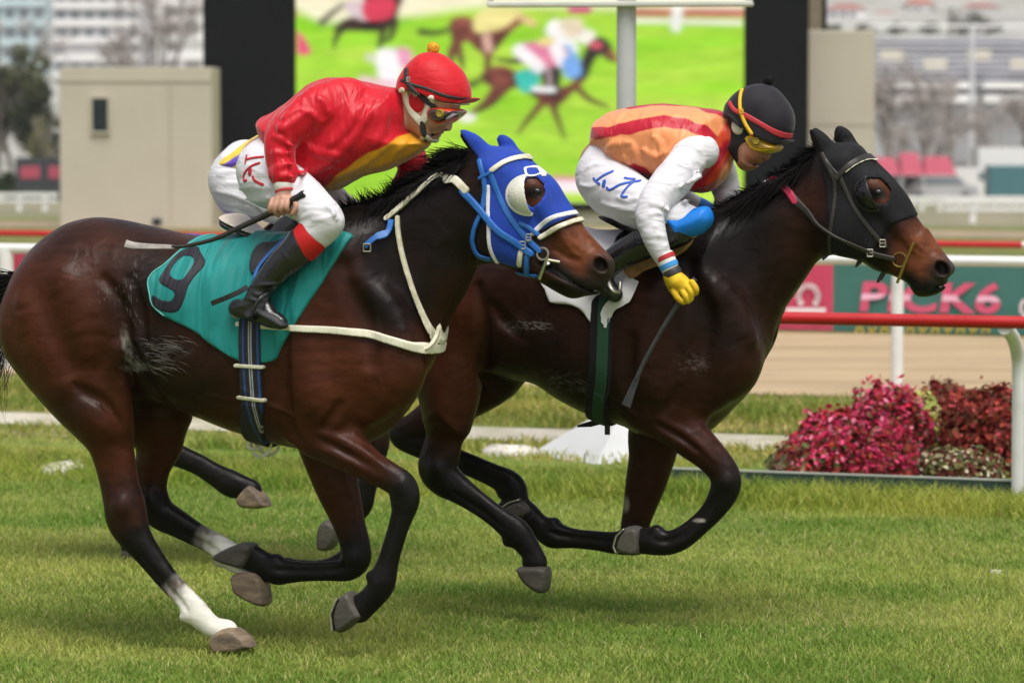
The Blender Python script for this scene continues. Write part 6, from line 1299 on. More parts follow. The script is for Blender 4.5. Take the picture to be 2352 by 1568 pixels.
VS.crease(.0036, 15, 5.0); VS.out('silks', M_OSILK, j2, vest2)
HB = Wear(FR2, (1640, 150, 1850, 420), (-.17, .17), .003)
helm2 = Z3((185,525),(228,430),(300,340),(400,265),(520,215),(650,198),(800,232),(900,310),(1000,440),(1060,560),(1077,680),(1062,800),(1035,860),(1012,930),(940,968),(800,930),(600,830),(440,710),(330,620),(225,570))
dome(HB, helm2, 7, (-20, 75)); cap2 = HB.out('helmet', M_BCAP, j2)
inflated('peak', FR2, Z3((940,935),(1010,905),(1058,935),(1010,945),(950,965)), 0, .07, .005, M_BCAP, cap2, .003, 2)
x, y = Z3((750,152))[0]; fuzz('pompom', FR2, x, y, 13.5, M_POMK, cap2, 4)
HH2 = Wear(FR2, (1640, 150, 1850, 420), (-.17, .17), .003); dome(HH2, helm2, 7, (-20, 75)).p(prof2, 0, .071, .06, k=.006, n=2).c([(1708,322,0,38),(1672,325,0,44)], .02)
HH2.wear('helmet_band', Z3((225,440),(270,495),(325,540),(440,592),(600,680),(720,752),(830,822),(940,868),(1032,878)), [5,5,5,6,6,6,7,7,7], -.09, .003, M_RBAND, cap2)
HH2.wear('seam', Z3((790,240),(740,380),(720,480)), .7, -.09, .0012, M_BALA, cap2)
HH2.wear('undercap', Z3((185,570),(330,620),(420,760),(500,850),(480,920),(380,980),(345,1060),(335,1190),(290,1195),(225,1050),(190,900),(170,700)), None, -.07, .005, M_BALA, cap2)
for s in (-1, 1): EC = Wear(FR2, (1660, 240, 1740, 340), (-.14, .14), .003); x, y = Z3((350,755))[0]; EC.b(x, y, s*.074, 14, 8, 18, 20, 0); EC.out('ear_pad', M_CREAM, cap2)
gf = Wear(FR2, (1690, 270, 1820, 380), (-.14, .14), .003); gf.p(Z3((485,890),(555,830),(640,845),(760,915),(850,965),(895,985),(880,1050),(800,1085),(690,1085),(600,1065),(530,990)), 0, .083, .012, k=0); gog2 = gf.out('goggles', M_GYEL, j2)
gf = Wear(FR2, (1690, 270, 1820, 380), (-.14, .14), .003); gf.p(Z3((525,900),(570,862),(640,868),(760,935),(850,975),(893,990),(872,1040),(790,1062),(690,1060),(610,1035),(555,975)), 0, .086, .010, k=0); gf.out('lens', M_AMBER, gog2)
x, y = Z3((595,928))[0]; disc(FR2, x, y, -.083, 9, .012, M_VENT, 'vent', gog2)
HH2.wear('goggle_strap', Z3((375,275),(380,380),(395,500),(420,600),(470,720),(545,835)), 4.2, -.085, .007, M_GYEL, gog2)
x, y = Z3((400,548))[0]; buckle(HH2, FR2, x, y, M_GYEL, gog2, -.09, 4.5, .009)

def settle(o, fr, p):                               # parts were modelled in the horse's frame: bring them onto the rider's own base
    for c in o.children: c.location = -Vector(fr.at(*p))
settle(j1, FR1, (620, 700, -.05)); settle(j2, FR2, (1420, 640, -.05))
# ---------------- whips
def whip(fr, label, P, rads, flapP, grip):
    o = empty('riding_whip', fr.O, fr.yaw); tag(o, label, 'whip')
    Q = np.array([fr.at(*p) for p in P]); Q = spl(np.c_[Q, rads], 4); MB().tube(Q[:, :3], Q[:, 3], 10).build('shaft', M_WHIP if grip else M_WHIPG, o, True)
    Q = spl(np.array([fr.at(*p) for p in flapP]), 3); MB().ribbon(Q, np.array((.1, -1, .35)), np.linspace(.014 if grip else .018, .026 if grip else .034, len(Q)), .004).build('flap', M_WHIPT if grip else M_WHIPG, o, True)
    if grip:
        a, b = fr.at(*P[0]), fr.at(*P[1]); d = (a-b)/np.linalg.norm(a-b); MB().tube([a-d*.075, a-d*.07, a-d*.015, a, a+d*.006], [.011, .0125, .0125, .0145, .013], 12).build('grip', M_LBLK, o, True)
        MB().tube([a+d*.006, a+d*.008], [.009, .008], 10).build('end_cap', M_STEEL, o, True)
    return o
whip(FR1, 'black whip held by the jockey in red, pointing back over the teal saddle cloth', [(697,447,-.315),(655,470,-.318),(615,492,-.32),(547,524,-.325),(493,549,-.335),(427,565,-.345),(395,566,-.35)], [.0115,.011,.0105,.009,.0075,.0065,.0055], [(400,567,-.35),(350,566,-.355),(310,564,-.36),(288,559,-.36)], True)
whip(FR2, 'thin dark whip hanging down from the yellow glove of the second jockey', [(1597,640,-.385),(1584,655,-.388),(1560,694,-.39),(1520,757,-.39),(1480,830,-.385),(1462,870,-.38)], [.0095,.0095,.0085,.0075,.0075,.008], [(1464,866,-.38),(1450,900,-.378),(1438,932,-.375)], False)
# ------------------------------------------------------------------ grass, flowers, trees, hillside, town
def quads(C, A, Bv):                                  # many small quads: centre, half axes
    V = np.stack([C-A-Bv, C+A-Bv, C+A+Bv, C-A+Bv], 1).reshape(-1, 3); return V, np.arange(len(V)).reshape(-1, 4)
def blades(name, label, XY, h, w, colf, m, seed, lean=.5, z=0.0):
    rg = np.random.default_rng(seed); n = len(XY); az = rg.random(n)*2*math.pi; ln = rg.random(n)*lean
    d = np.stack([np.cos(az)*ln, np.sin(az)*ln, np.ones(n)], 1); d /= np.linalg.norm(d, axis=1)[:, None]
    a2 = rg.random(n)*2*math.pi; s = np.stack([np.cos(a2), np.sin(a2), np.zeros(n)], 1)*w[:, None]*.5
    b = np.c_[XY, np.full(n, z-.004)]; mid = b+d*(h*.55)[:, None]; drop = np.stack([np.cos(az), np.sin(az), -np.full(n, .35)], 1)
    tip = b+d*h[:, None]+drop*(h*.30)[:, None]
    V = np.stack([b-s, b+s, mid+s*.8, mid-s*.8, tip], 1).reshape(-1, 3); i0 = np.arange(n)[:, None]*5
    Q = np.concatenate([i0+np.array([[0, 1, 2, 3]])]); T3 = i0+np.array([[3, 2, 4, 4]])
    me = bpy.data.meshes.new(name); me.vertices.add(len(V)); me.vertices.foreach_set('co', V.astype(np.float32).ravel())
    tri = np.concatenate([i0+np.array([[0, 1, 2]]), i0+np.array([[0, 2, 3]]), i0+np.array([[3, 2, 4]])]); me.loops.add(len(tri)*3)
    me.loops.foreach_set('vertex_index', tri.astype(np.int32).ravel()); me.polygons.add(len(tri)); me.polygons.foreach_set('loop_start', np.arange(len(tri), dtype=np.int32)*3)
    me.update(calc_edges=True); a = me.color_attributes.new('col', 'FLOAT_COLOR', 'POINT'); c = np.ones((n, 5, 4), np.float32); c[:, :, :3] = colf(XY, rg)[:, None, :]
    a.data.foreach_set('color', c.ravel()); me.materials.append(m); o = bpy.data.objects.new(name, me); S.collection.objects.link(o); tag(o, label, 'grass', kind='stuff'); return o
M_BLADE = mat('grass_blade', attr='col', rough=.6, spec=.25, noise=0)
def leafy(m, amount=.35):                             # thin leaves let some light through
    t = m.node_tree; p = t.nodes['Principled BSDF']; o = t.nodes['Material Output']; tr = t.nodes.new('ShaderNodeBsdfTranslucent'); mx = t.nodes.new('ShaderNodeMixShader')
    src = p.inputs['Base Color'].links[0].from_socket; t.links.new(src, tr.inputs[0]); mx.inputs[0].default_value = amount
    t.links.new(p.outputs[0], mx.inputs[1]); t.links.new(tr.outputs[0], mx.inputs[2]); t.links.new(mx.outputs[0], o.inputs[0]); return m
leafy(M_BLADE)
def turf_col(XY, rg):
    n = len(XY); x, y = XY[:, 0], XY[:, 1]
    k = vnoise(x*1.7, y*1.2, x*0)*.6+vnoise(x*5, y*4, x*0+2)*.5+rg.normal(0, .35, n)
    a, b, c = np.array((.150, .270, .033)), np.array((.41, .445, .10)), np.array((.52, .45, .20)); k = k+.75*vnoise(x*1.1+y*.4, y*2.6, x*0+6); t = np.clip(.55+k*.6, 0, 1)[:, None]
    col = a*(1-t)+b*t; s = (rg.random(n) < .06+.10*np.clip(vnoise(x*2.2, y*1.5, x*0+7), 0, 1))[:, None]; return np.where(s, c, col)
rg = np.random.default_rng(11); N = 330000
yy = 10.7+(20.6-10.7)*rg.random(N)**1.15; xx = (rg.random(N)*2-1)*(yy*.142+.75); XY = np.stack([xx, yy], 1); nn = XY@NR[:2]
XY = XY[nn < n1+.9]; n_ = len(XY); k = vnoise(XY[:, 0]*2.3, XY[:, 1]*1.9, XY[:, 0]*0+4)
blades('grass', 'short cut turf of the race track in mixed greens', XY, (.020+.022*rg.random(n_)+.010*k)*1.0, .0032+.0022*rg.random(n_), turf_col, M_BLADE, 12, .9)
# longer uncut fringe along the rail
N = 60000; t = -10+16*rg.random(N)+tof(P1)-3; off = -.70+.67*rg.random(N)**.8; XY = np.stack([DR[0]*t+NR[0]*(n1+off), DR[1]*t+NR[1]*(n1+off)], 1)
k = vnoise(t*2.1, off*3, t*0+1)*.5+vnoise(t*.8, off, t*0+5)*.5; keep = rg.random(N) < .7+k; XY, k, t, off = XY[keep], k[keep], t[keep], off[keep]
blades('long_grass', 'longer uncut grass fringe growing along the foot of the rail', XY, (.055+.065*rg.random(len(XY)))*(1+.6*k)*(.5+.5*np.clip((off+.66)/.2, 0, 1)), .004+.003*rg.random(len(XY)), lambda q, r: turf_col(q, r)*np.array((1.08, 1.05, .8)), M_BLADE, 13, .7)
N = 30000; t = -12+13*rg.random(N)+tof(P1)-2.2; off = .02+.5*rg.random(N); keep = (rg.random(N) < np.where(t > tof(ground(1690, 1100)), .05, 1)); t, off = t[keep], off[keep]; XY = np.stack([DR[0]*t+NR[0]*(n1+off), DR[1]*t+NR[1]*(n1+off)], 1)
blades('bank_grass', 'rough grass growing over the edging board under the rail', XY, .06+.07*rg.random(len(XY)), .005+.003*rg.random(len(XY)), lambda q, r: turf_col(q, r)*np.array((1.05, .98, .9)), M_BLADE, 14, .8)
# verge between path and dirt
def verge(name, label, y0, y1, N, h, seed, tint):
    a, b = ground(1176, y0)@NR, ground(1176, y1)@NR; t = -9+18*rg.random(N)-3; nn = a+(b-a)*rg.random(N); k = vnoise(t*1.3, nn*1.6, t*0+seed)
    keep = rg.random(N) < .75+.5*k; t, nn, k = t[keep], nn[keep], k[keep]; XY = np.stack([DR[0]*t+NR[0]*nn, DR[1]*t+NR[1]*nn], 1)
    return blades(name, label, XY, h*(.6+.8*rg.random(len(XY)))*(1+.6*k), .008+.006*rg.random(len(XY)), lambda q, r: turf_col(q, r)*np.array(tint), M_BLADE, seed, .9)
verge('verge_grass', 'rough yellowish grass on the verge beside the dirt track', 982, 896, 60000, .075, 15, (1.15, .95, 1.0))
verge('path_edge_grass', 'thin patchy grass in front of the pale gravel path', 1058, 1016, 26000, .06, 16, (1.2, 1.0, 1.1))
def flowers(name, label, cat, c, R, n, leaf, bloom, seed, ls=.03, bs=.016, nb=400, low=0):
    """a bushy bedding plant: leaves and blossoms spread over and through a dome"""
    rg = np.random.default_rng(seed); root = empty(name, c, 0); tag(root, label, cat)
    def pts(n, r0):
        d = rg.normal(0, 1, (n, 3)); d /= np.linalg.norm(d, axis=1)[:, None]; d[:, 2] = np.abs(d[:, 2]); r = r0+(1-r0)*rg.random(n)**.5
        b = 1+.16*vnoise(d[:, 0]*2.6+seed, d[:, 1]*2.6, d[:, 2]*2.6)++.0+.16*vnoise(d[:, 0]*7+seed, d[:, 1]*7, d[:, 2]*7); sq = np.abs(d).max(1)**.3; out_ = np.where(rg.random(n) < .07, 1.03+.15*rg.random(n), 1.0); p = d*(r*b*out_/sq)[:, None]*np.array(R); return p, d
    def mk(nm, n, r0, sz, cols, jit):
        p, d = pts(n, r0); nr = d+rg.normal(0, .55, (n, 3)); nr /= np.linalg.norm(nr, axis=1)[:, None]; a = np.cross(nr, rg.normal(0, 1, (n, 3))); a /= np.linalg.norm(a, axis=1)[:, None]; b = np.cross(nr, a)
        s = sz*(.6+.8*rg.random(n))[:, None]; C = p; V = np.stack([C-a*s, C-b*s*.62+nr*s*.12, C+a*s, C+b*s*.62+nr*s*.12], 1).reshape(-1, 3)
        ci = np.array(cols)[rg.integers(0, len(cols), n)]*(1+jit*rg.normal(0, 1, (n, 1))); col = np.repeat(np.clip(ci, .002, .9), 4, 0)
        return obj(nm, V, np.arange(4*n).reshape(-1, 4), M_PETAL, root, col, smooth=False)
    mk('foliage', int(n*1.5), .55, ls*.78, leaf, .25); 
    if nb: mk('blossoms', int(nb*1.4), .9, bs*.82, bloom, .2)
    return root
M_PETAL = leafy(mat('petals_and_leaves', attr='col', rough=.55, spec=.25, noise=0), .3)
def bed(x0, x1, ytop, ybot, dn=.0):
    g = ground((x0+x1)/2, ybot); g = g+NR*dn; q = g[1]/FOC; return (g[0], g[1], .0), ((x1-x0)/2*q*1.12, .30, (ybot-ytop)*q*.88)
PK = [(.62, .03, .13), (.75, .07, .20), (.50, .02, .08), (.85, .25, .36), (.55, .02, .05)]; DRD = [(.12, .012, .012), (.18, .02, .015), (.075, .012, .010), (.24, .03, .02), (.10, .03, .012)]
RST = [(.20, .022, .018), (.28, .04, .022), (.13, .016, .012), (.36, .06, .035), (.17, .07, .03)]
c, R = bed(1900, 2080, 890, 1088, .34); flowers('pink_flower_bush', 'taller bush of bright pink blossoms left of the yellow green plant', 'flower bush', c, R, 2400, RST+[(.06, .09, .018)], PK, 31, .026, .021, 1900)
c, R = bed(1795, 1960, 940, 1092, .24); flowers('pink_flower_bush', 'lower bush of pink blossoms at the left end of the flower bed', 'flower bush', c, R, 1900, RST+[(.06, .09, .018)], PK, 39, .026, .021, 1500)
c, R = bed(1960, 2080, 985, 1096, .14); flowers('pink_flower_bush', 'deep pink low bush in front of the taller pink bush', 'flower bush', c, R, 1000, RST, PK[:3]+[(.35, .02, .05)], 40, .024, .018, 500)
c, R = bed(1768, 1860, 1010, 1092, .14); flowers('pink_flower_bush', 'small low pink flowers at the left foot of the flower bed', 'flower bush', c, R, 500, RST+[(.14, .18, .05), (.24, .22, .1)], PK, 32, .022, .015, 120)
c, R = bed(2048, 2148, 895, 1068, .12); flowers('chartreuse_foliage_plant', 'yellow green leafy plant between the pink and dark red bushes', 'plant', c, R, 1500, [(.40, .42, .10), (.32, .37, .08), (.50, .47, .18), (.22, .27, .05), (.25, .10, .04)], [(.55, .50, .22)], 33, .030, .02, 120)
c, R = bed(2135, 2370, 893, 1096, .36); flowers('rust_red_flower_bush', 'rust red leafy bush at the right of the flower bed by the white post', 'flower bush', c, R, 3600, RST, [(.45, .05, .05), (.6, .08, .10)], 34, .030, .018, 420)
c, R = bed(2330, 2560, 895, 1100, .34); flowers('rust_red_flower_bush', 'rust red leafy bush beyond the right hand white post', 'flower bush', c, R, 1800, RST, [(.45, .05, .05)], 35, .030, .018, 200)
c, R = bed(2050, 2160, 884, 1020, .75); flowers('rust_red_flower_bush', 'rust red bush behind the yellow green plant', 'flower bush', c, R, 800, RST, [(.6, .05, .1)], 36, .030, .018, 60)
c, R = bed(2085, 2290, 1018, 1096, .09); flowers('cream_flower_plant', 'cream flowered low plant in front of the rust red bush', 'flower bush', c, R, 1300, [(.11, .13, .03), (.18, .04, .03), (.22, .2, .07), (.10, .02, .015)], [(.66, .58, .36), (.72, .64, .5)], 37, .024, .016, 190)
c, R = bed(1735, 1800, 1040, 1092, .25); flowers('small_grey_plant', 'thin greyish green seedling plants left of the pink bush', 'plant', c, R, 260, [(.22, .2, .12), (.14, .18, .07), (.2, .06, .05)], [(.6, .54, .36)], 38, .024, .015, 10)
# scraps on the grass
def scrap(name, label, x0, x1, y0, y1, m, cat):
    c = ground((x0+x1)/2, (y0+y1)/2); q = c[1]/FOC; hz = 1.0 if x1-x0 > 60 else .3; w = (x1-x0)/2*q; d = (ground(x0, y0)[1]-ground(x0, y1)[1])/2; rg = np.random.default_rng(int(x0)); n = 14; V = []
    for i in range(n):
        t = 2*math.pi*i/n; r = .8+.3*rg.random(); V.append((math.cos(t)*w*r, math.sin(t)*d*r, (.02+.015*rg.random())*hz))
    V.append((0, 0, .045*hz)); F = [(i, (i+1) % n, n) for i in range(n)]; V2 = [(a*.96, b*.96, -.01) for a, b, _ in V[:n]]; k = len(V); V += V2; F += [(i, k+i, k+(i+1) % n, (i+1) % n) for i in range(n)]
    o = obj(name, V, F, m, smooth=True); o.location = c; tag(o, label, cat); return o
M_STONE = mat('pale_slab', col=(.62, .58, .52), rough=.9, noise=.12, nscale=12)
scrap('stone_slab', 'pale flat stone slab lying in the grass at the left', 100, 192, 1066, 1094, M_STONE, 'slab')
scrap('stone_slab', 'pale flat stone slab beside the white foot of the sign post', 1105, 1235, 1030, 1050, M_STONE, 'slab')
scrap('paper_scrap', 'tiny scrap of white paper lying on the turf at the right', 2272, 2300, 1312, 1318, M_WHITEP if 'M_WHITEP' in globals() else M_PALE, 'paper')
# ---- trees
M_BARK = mat('bark', col=(.27, .235, .22), rough=.95, noise=.3, nscale=6)
def tree(name, label, x, ytop, ybot, Y, crown_w, seed, kind='leafy', cols=None, group=None, cat='tree', lo=.35):
    Y = Y*2.1 if Y < 290 else Y*2.2
    rg = np.random.default_rng(seed); g = at_depth(x, ybot, Y); b = np.array((g[0], Y, gz(Y)-.05)); top = at_depth(x, ytop, Y)[2]; Hh = top-b[2]; w = crown_w*Y/FOC
    root = empty(name, b, rg.random()*6); tag(root, label, cat, group); mb = MB(); tips = []
    def branch(p, d, L, r, k):
        n = 4; P = [p]; dd = d
        for i in range(n): dd = dd+rg.normal(0, .10, 3); dd /= np.linalg.norm(dd); P.append(P[-1]+dd*L/n)
        mb.tube(P, np.linspace(r, r*.55, n+1), 6 if k < 2 else 4, caps=False); tips.append((P[-1], k))
        if k < (4 if kind == 'bare' else 3):
            for _ in range(rg.integers(2, 5) if k else 6):
                t = .45+.55*rg.random(); q = P[0]+(P[-1]-P[0])*t; a = rg.random()*6.28; sp = .75 if kind == 'bare' else .9; nd_ = dd+sp*np.array((math.cos(a)*w/Hh*2.2, math.sin(a)*w/Hh*2.2, .1)); nd_ /= np.linalg.norm(nd_); branch(q, nd_, L*(.5+.25*rg.random()), r*.5, k+1)
    branch(np.zeros(3), np.array((0, 0, 1.0)), Hh*.5, Hh*.022+.02, 0); mb.build('trunk', M_BARK, root, True)
    if kind != 'bare':
        n = 2600; nc = 34; cc = rg.normal(0, .42, (nc, 3)); cc = cc/np.maximum(1, np.linalg.norm(cc, axis=1))[:, None]; cr = .22+.22*rg.random(nc); i = rg.integers(0, nc, n)
        d = rg.normal(0, 1, (n, 3)); d /= np.linalg.norm(d, axis=1)[:, None]; p = cc[i]+d*(cr[i]*rg.random(n)**.4)[:, None]
        p = p*np.array((w, w, Hh*(1-lo)/2))+np.array((0, 0, Hh*(1+lo)/2)); s = (w*.065)*(.6+.8*rg.random(n))[:, None]; a = np.cross(d, rg.normal(0, 1, (n, 3))); a /= np.linalg.norm(a, axis=1)[:, None]; bb = np.cross(d, a)
        V, Q = quads(p, a*s, bb*s*.7); ci = np.array(cols)[rg.integers(0, len(cols), nc)][i]*(1+.25*rg.normal(0, 1, (n, 1))); obj('crown', V, Q, M_PETAL, root, np.repeat(np.clip(ci, .004, .6), 4, 0), smooth=False)
    else:
        n = 700; tp = np.array([t[0] for t in tips if t[1] >= 3]); i = rg.integers(0, len(tp), n); d = rg.normal(0, 1, (n, 3)); d[:, 2] += .6; d /= np.linalg.norm(d, axis=1)[:, None]; L = Hh*.06*(.5+rg.random(n))
        p = tp[i]+d*(L/2)[:, None]; a = d*(L/2)[:, None]; s = np.cross(d, rg.normal(0, 1, (n, 3))); s = s/np.linalg.norm(s, axis=1)[:, None]*Hh*.0028; V, Q = quads(p, a, s); obj('crown', V, Q, M_BARK2, root, smooth=False)
    return root
M_BARK2 = mat('twigs', col=(.42, .37, .35), rough=.95, noise=.3, nscale=6)
OLV = [(.055, .075, .03), (.075, .095, .04), (.04, .055, .022), (.10, .11, .05)]; BRW = [(.11, .085, .06), (.14, .11, .07), (.09, .08, .05)]
tree('leafy_tree', 'dark grey green tree at the left edge in front of the glass tower', 30, 120, 440, 105, 95, 41, 'leafy', OLV)
tree('leafy_tree', 'smaller dark tree beside the beige hut below the white flats', 88, 210, 440, 112, 55, 42, 'leafy', OLV)
tree('shrub', 'yellowish shrub under the trees left of the hut', 92, 285, 360, 96, 28, 43, 'leafy', [(.30, .28, .12), (.22, .22, .09)], cat='shrub', lo=.1)
tree('shrub', 'rounded dark green bush at the left edge behind the white fence', 22, 392, 455, 84, 52, 44, 'leafy', [(.035, .06, .018), (.05, .075, .025)], cat='shrub', lo=.05)
tree('bare_tree', 'bare brown tree between the two white apartment blocks', 345, -30, 300, 130, 60, 45, 'bare')
tree('bare_tree', 'bare tree at the far left in front of the glass tower', -14, 40, 440, 118, 60, 46, 'bare')
for i, (x, yt, yb, Y, w) in enumerate(((2050, 140, 430, 118, 60), (2120, 170, 430, 122, 70), (2190, 190, 430, 116, 60), (2290, 230, 430, 125, 60), (2340, 180, 430, 128, 60), (2150, 250, 430, 104, 75), (2080, 262, 430, 106, 60))):
    tree('bare_tree', ['bare tree right beside the beige wall panel', 'tall bare tree in front of the left half of the grandstand', 'bare tree in front of the middle of the grandstand', 'low bare tree near the white marquee', 'bare tree at the right edge above the white marquee', 'wide low bare tree over the red awnings', 'low bare tree over the left end of the red awnings'][i], x, yt, yb, Y, w, 50+i, 'bare', group='bare trees before the grandstand')
# ---- hillside and town
M_HILL = mat('hillside', col=(.40, .385, .36), col2=(.30, .30, .26), mixscale=.03, rough=1, noise=.3, nscale=.08)
nx, ny = 60, 30; xs = np.linspace(-700, 700, nx); ys = np.linspace(279, 2400, ny); V = []
for y in ys:
    for x in xs: V.append((x*1.6, y, gz(y)+(y-279)*.006*math.sin(x*.013)+vnoise(np.array([x*.01]), np.array([y*.01]), np.array([.5]))[0]*min((y-279)*.02, 6)))
F = [(j*nx+i, j*nx+i+1, (j+1)*nx+i+1, (j+1)*nx+i) for j in range(ny-1) for i in range(nx-1)]
tag(obj('hillside', V, F, M_HILL), kind='structure')
def hillz(y): return gz(y)
M_BW = mat('white_facade', col=(.82, .81, .79), rough=.8, noise=.05, nscale=.2); M_BG = mat('grey_facade', col=(.60, .60, .61), rough=.8, noise=.06, nscale=.2); M_BGL = mat('pale_blue_facade', col=(.55, .66, .68), rough=.5, noise=.08, nscale=.2)
M_BWIN = mat('facade_window', col=(.20, .225, .25), rough=.3, spec=.6, noise=.2, nscale=.3); M_BBW = mat('brown_grey_window', col=(.28, .26, .25), rough=.8, noise=.1); M_ROOF = mat('red_tile', col=(.34, .13, .10), rough=.9, noise=.2, nscale=.5); M_CREAMW = mat('cream_facade', col=(.60, .56, .47), rough=.85, noise=.06, nscale=.3)  # brown grey is for the windows of the balconied white block
def block(name, label, x0, x1, ytop, ybot, Y, depth, m, floors, bays, band=None, cat='building', win=M_BWIN, bandm=None, seed=0, roof=None):
    """a building: walls, floor bands and its windows"""
    Y = Y*2.6; depth = depth*1.6; q = Y/FOC; a = at_depth(x0, ytop, Y); b = at_depth(x1, ybot, Y); w = b[0]-a[0]; z0 = min(b[2], hillz(Y))-1; z1 = a[2]; h = z1-z0; zb = max(b[2], z0)
    root = empty(name, ((a[0]+b[0])/2, Y, z0), 0); tag(root, label, cat); rg = np.random.default_rng(seed)
    MB().box((0, depth/2, h/2), (w, depth, h)).build('wall', m, root); fh = (z1-zb)/floors
    for f in range(floors):
        zc = zb-z0+fh*(f+.5)
        if band: MB().box((0, -.35, zc-fh*.5+fh*band/2), (w*1.01, .9, fh*band)).build('balcony', bandm or m, root)
        for k in range(bays):
            if rg.random() < .12: continue
            bw = w/bays; MB().box((-w/2+bw*(k+.5), -.03, zc+fh*(.12 if band else 0)), (bw*(.55+.25*rg.random()), .1, fh*.46)).build('window', win, root)
    if roof:
        mb = MB(); e = .4; mb.add([(-w/2-e, -e, h), (w/2+e, -e, h), (w/2+e, depth+e, h), (-w/2-e, depth+e, h), (-w*.25, depth/2, h+roof), (w*.25, depth/2, h+roof)], [(0, 1, 5, 4), (1, 2, 5), (2, 3, 4, 5), (3, 0, 4), (3, 2, 1, 0)]); mb.build('roof', M_ROOF, root)
    else: MB().box((0, depth/2, h+.25), (w*1.02, depth*1.02, .5)).build('parapet', m, root)
    return root
block('glass_tower', 'pale blue glass tower at the far left', -130, 108, -120, 330, 230, 18, M_BGL, 10, 7, .2, seed=1)
block('apartment_block', 'grey and white apartment block directly above the beige hut', 122, 322, -140, 300, 210, 16, M_BG, 11, 6, .38, bandm=M_BW, seed=2)
block('apartment_block', 'bright white apartment block with long balconies beside the screen', 372, 560, -150, 300, 190, 14, M_BW, 11, 4, .45, win=M_BBW, seed=3)
block('apartment_block', 'distant white apartment block seen in the gap left of the hut', 84, 140, 160, 330, 240, 12, M_BW, 5, 3, .3, seed=4)
# grandstand: long banks of seats under a roof line
GS = 330.0
gs = empty('grandstand', at_depth(2330, 330, GS)*np.array((1, 1, 0)), 0); tag(gs, 'long grey grandstand with rows of seats and white roofs behind the bare trees', 'grandstand'); go = np.array(gs.location)
M_SEAT = mat('grey_seat_row', col=(.52, .52, .55), rough=.8, noise=.1, nscale=.5); M_STEP = mat('dark_step', col=(.20, .20, .23), rough=.9, noise=.1)
x0, x1 = at_depth(2000, 100, GS)[0]-go[0], at_depth(2900, 100, GS)[0]-go[0]; w = x1-x0; zt = at_depth(2176, 72, GS)[2]; zb = at_depth(2176, 190, GS)[2]
for i in range(8):
    z = zb+(zt-zb)*i/8; MB().box(((x0+x1)/2, i*1.1, z), (w, 1.0, (zt-zb)/8*.55)).build('seat_row', M_SEAT, gs); MB().box(((x0+x1)/2, i*1.1+.6, z-(zt-zb)/16), (w, 1.0, (zt-zb)/8*.55)).build('step', M_STEP, gs)
MB().box(((x0+x1)/2, 16, (zb-5)/2), (w, 28, zb+5)).build('back_wall', M_BG, gs)
for i in range(6):
    xa = x0+w*(i/9+.01); MB().box((xa+w*.04, -.8, zt-2.2-.8*(i % 2)), (w*.06, .6, 1.0)).build('cream_panel', M_CREAMW, gs)
for r_, (ya, yb) in enumerate(((190, 204), (218, 236))):
    for i in range(8): z = (at_depth(2176, ya, GS-6)[2]+at_depth(2176, yb, GS-6)[2])/2; MB().box((x0+w*(i+.5)/8, -6-r_*.8, z), (w/8*.82, 4, (yb-ya)*(GS-6)/FOC)).build('white_roof', M_BW, gs)
MB().box(((x0+x1)/2, -4, at_depth(2176, 211, GS-6)[2]), (w, 4, .4)).build('gutter', M_STEP, gs); MB().box(((x0+x1)/2, 4, zt+.6), (w, .3, .25)).build('top_rail', M_BW, gs)
pole = MB().tube([(0, 0, -4), (0, 0, at_depth(2231, 66, 300)[2])], .22, 8).build('lamp_pole', M_BG, None, True); pole.location = at_depth(2231, 300, 300)*np.array((1, 1, 0)); tag(pole, 'thin grey pole standing in front of the grandstand', 'pole')
hs_ = [(1905, 1990, 22, M_BW, 1.6), (1998, 2075, 38, M_CREAMW, 1.5), (2085, 2150, 12, M_BW, 2.0), (2120, 2205, 46, M_BG, 1.6), (2215, 2300, 18, M_BGL, 1.5), (2290, 2370, 40, M_BW, 1.8), (2340, 2440, 8, M_CREAMW, 1.6), (1960, 2040, 2, M_BG, 1.8)]
lb = ['white house with a red roof just right of the brown column', 'cream house with a red roof above the left end of the grandstand', 'white house with a red roof high on the hillside', 'grey house with a red roof just above the grandstand', 'pale blue house with a red roof right of the pole', 'white house with a red roof near the right edge above the grandstand', 'cream house with a red roof at the right edge of the hillside', 'grey house with a red roof high beside the brown column']
for i, (a, b, yt, m, r) in enumerate(hs_): block('hillside_house', lb[i], a, b, yt, yt+48, 330+14*i, 9, m, 2, 4, None, 'house', seed=20+i, roof=r)
for i in range(12): tree('hill_tree', ['dark tree on the hillside above the grandstand', 'dark tree on the hill among the houses'][0], 2185+9*(i % 6)*1.8 if i < 6 else 1910+(i-6)*75, (20+8*(i % 3)) if i < 6 else 52, 66 if i < 6 else 80, 300+4*i, 9 if i < 6 else 22, 70+i, 'leafy', OLV, 'dark trees on the hillside') if i < 12 else None
block('pale_building', 'long pale two storey building right of the bare trees', 2085, 2260, 246, 330, 138, 10, M_CREAMW, 2, 6, None, seed=40)
block('pale_building', 'white flat roofed building at the right edge beyond the marquee', 2270, 2460, 262, 345, 134, 10, M_BW, 2, 5, None, seed=41)
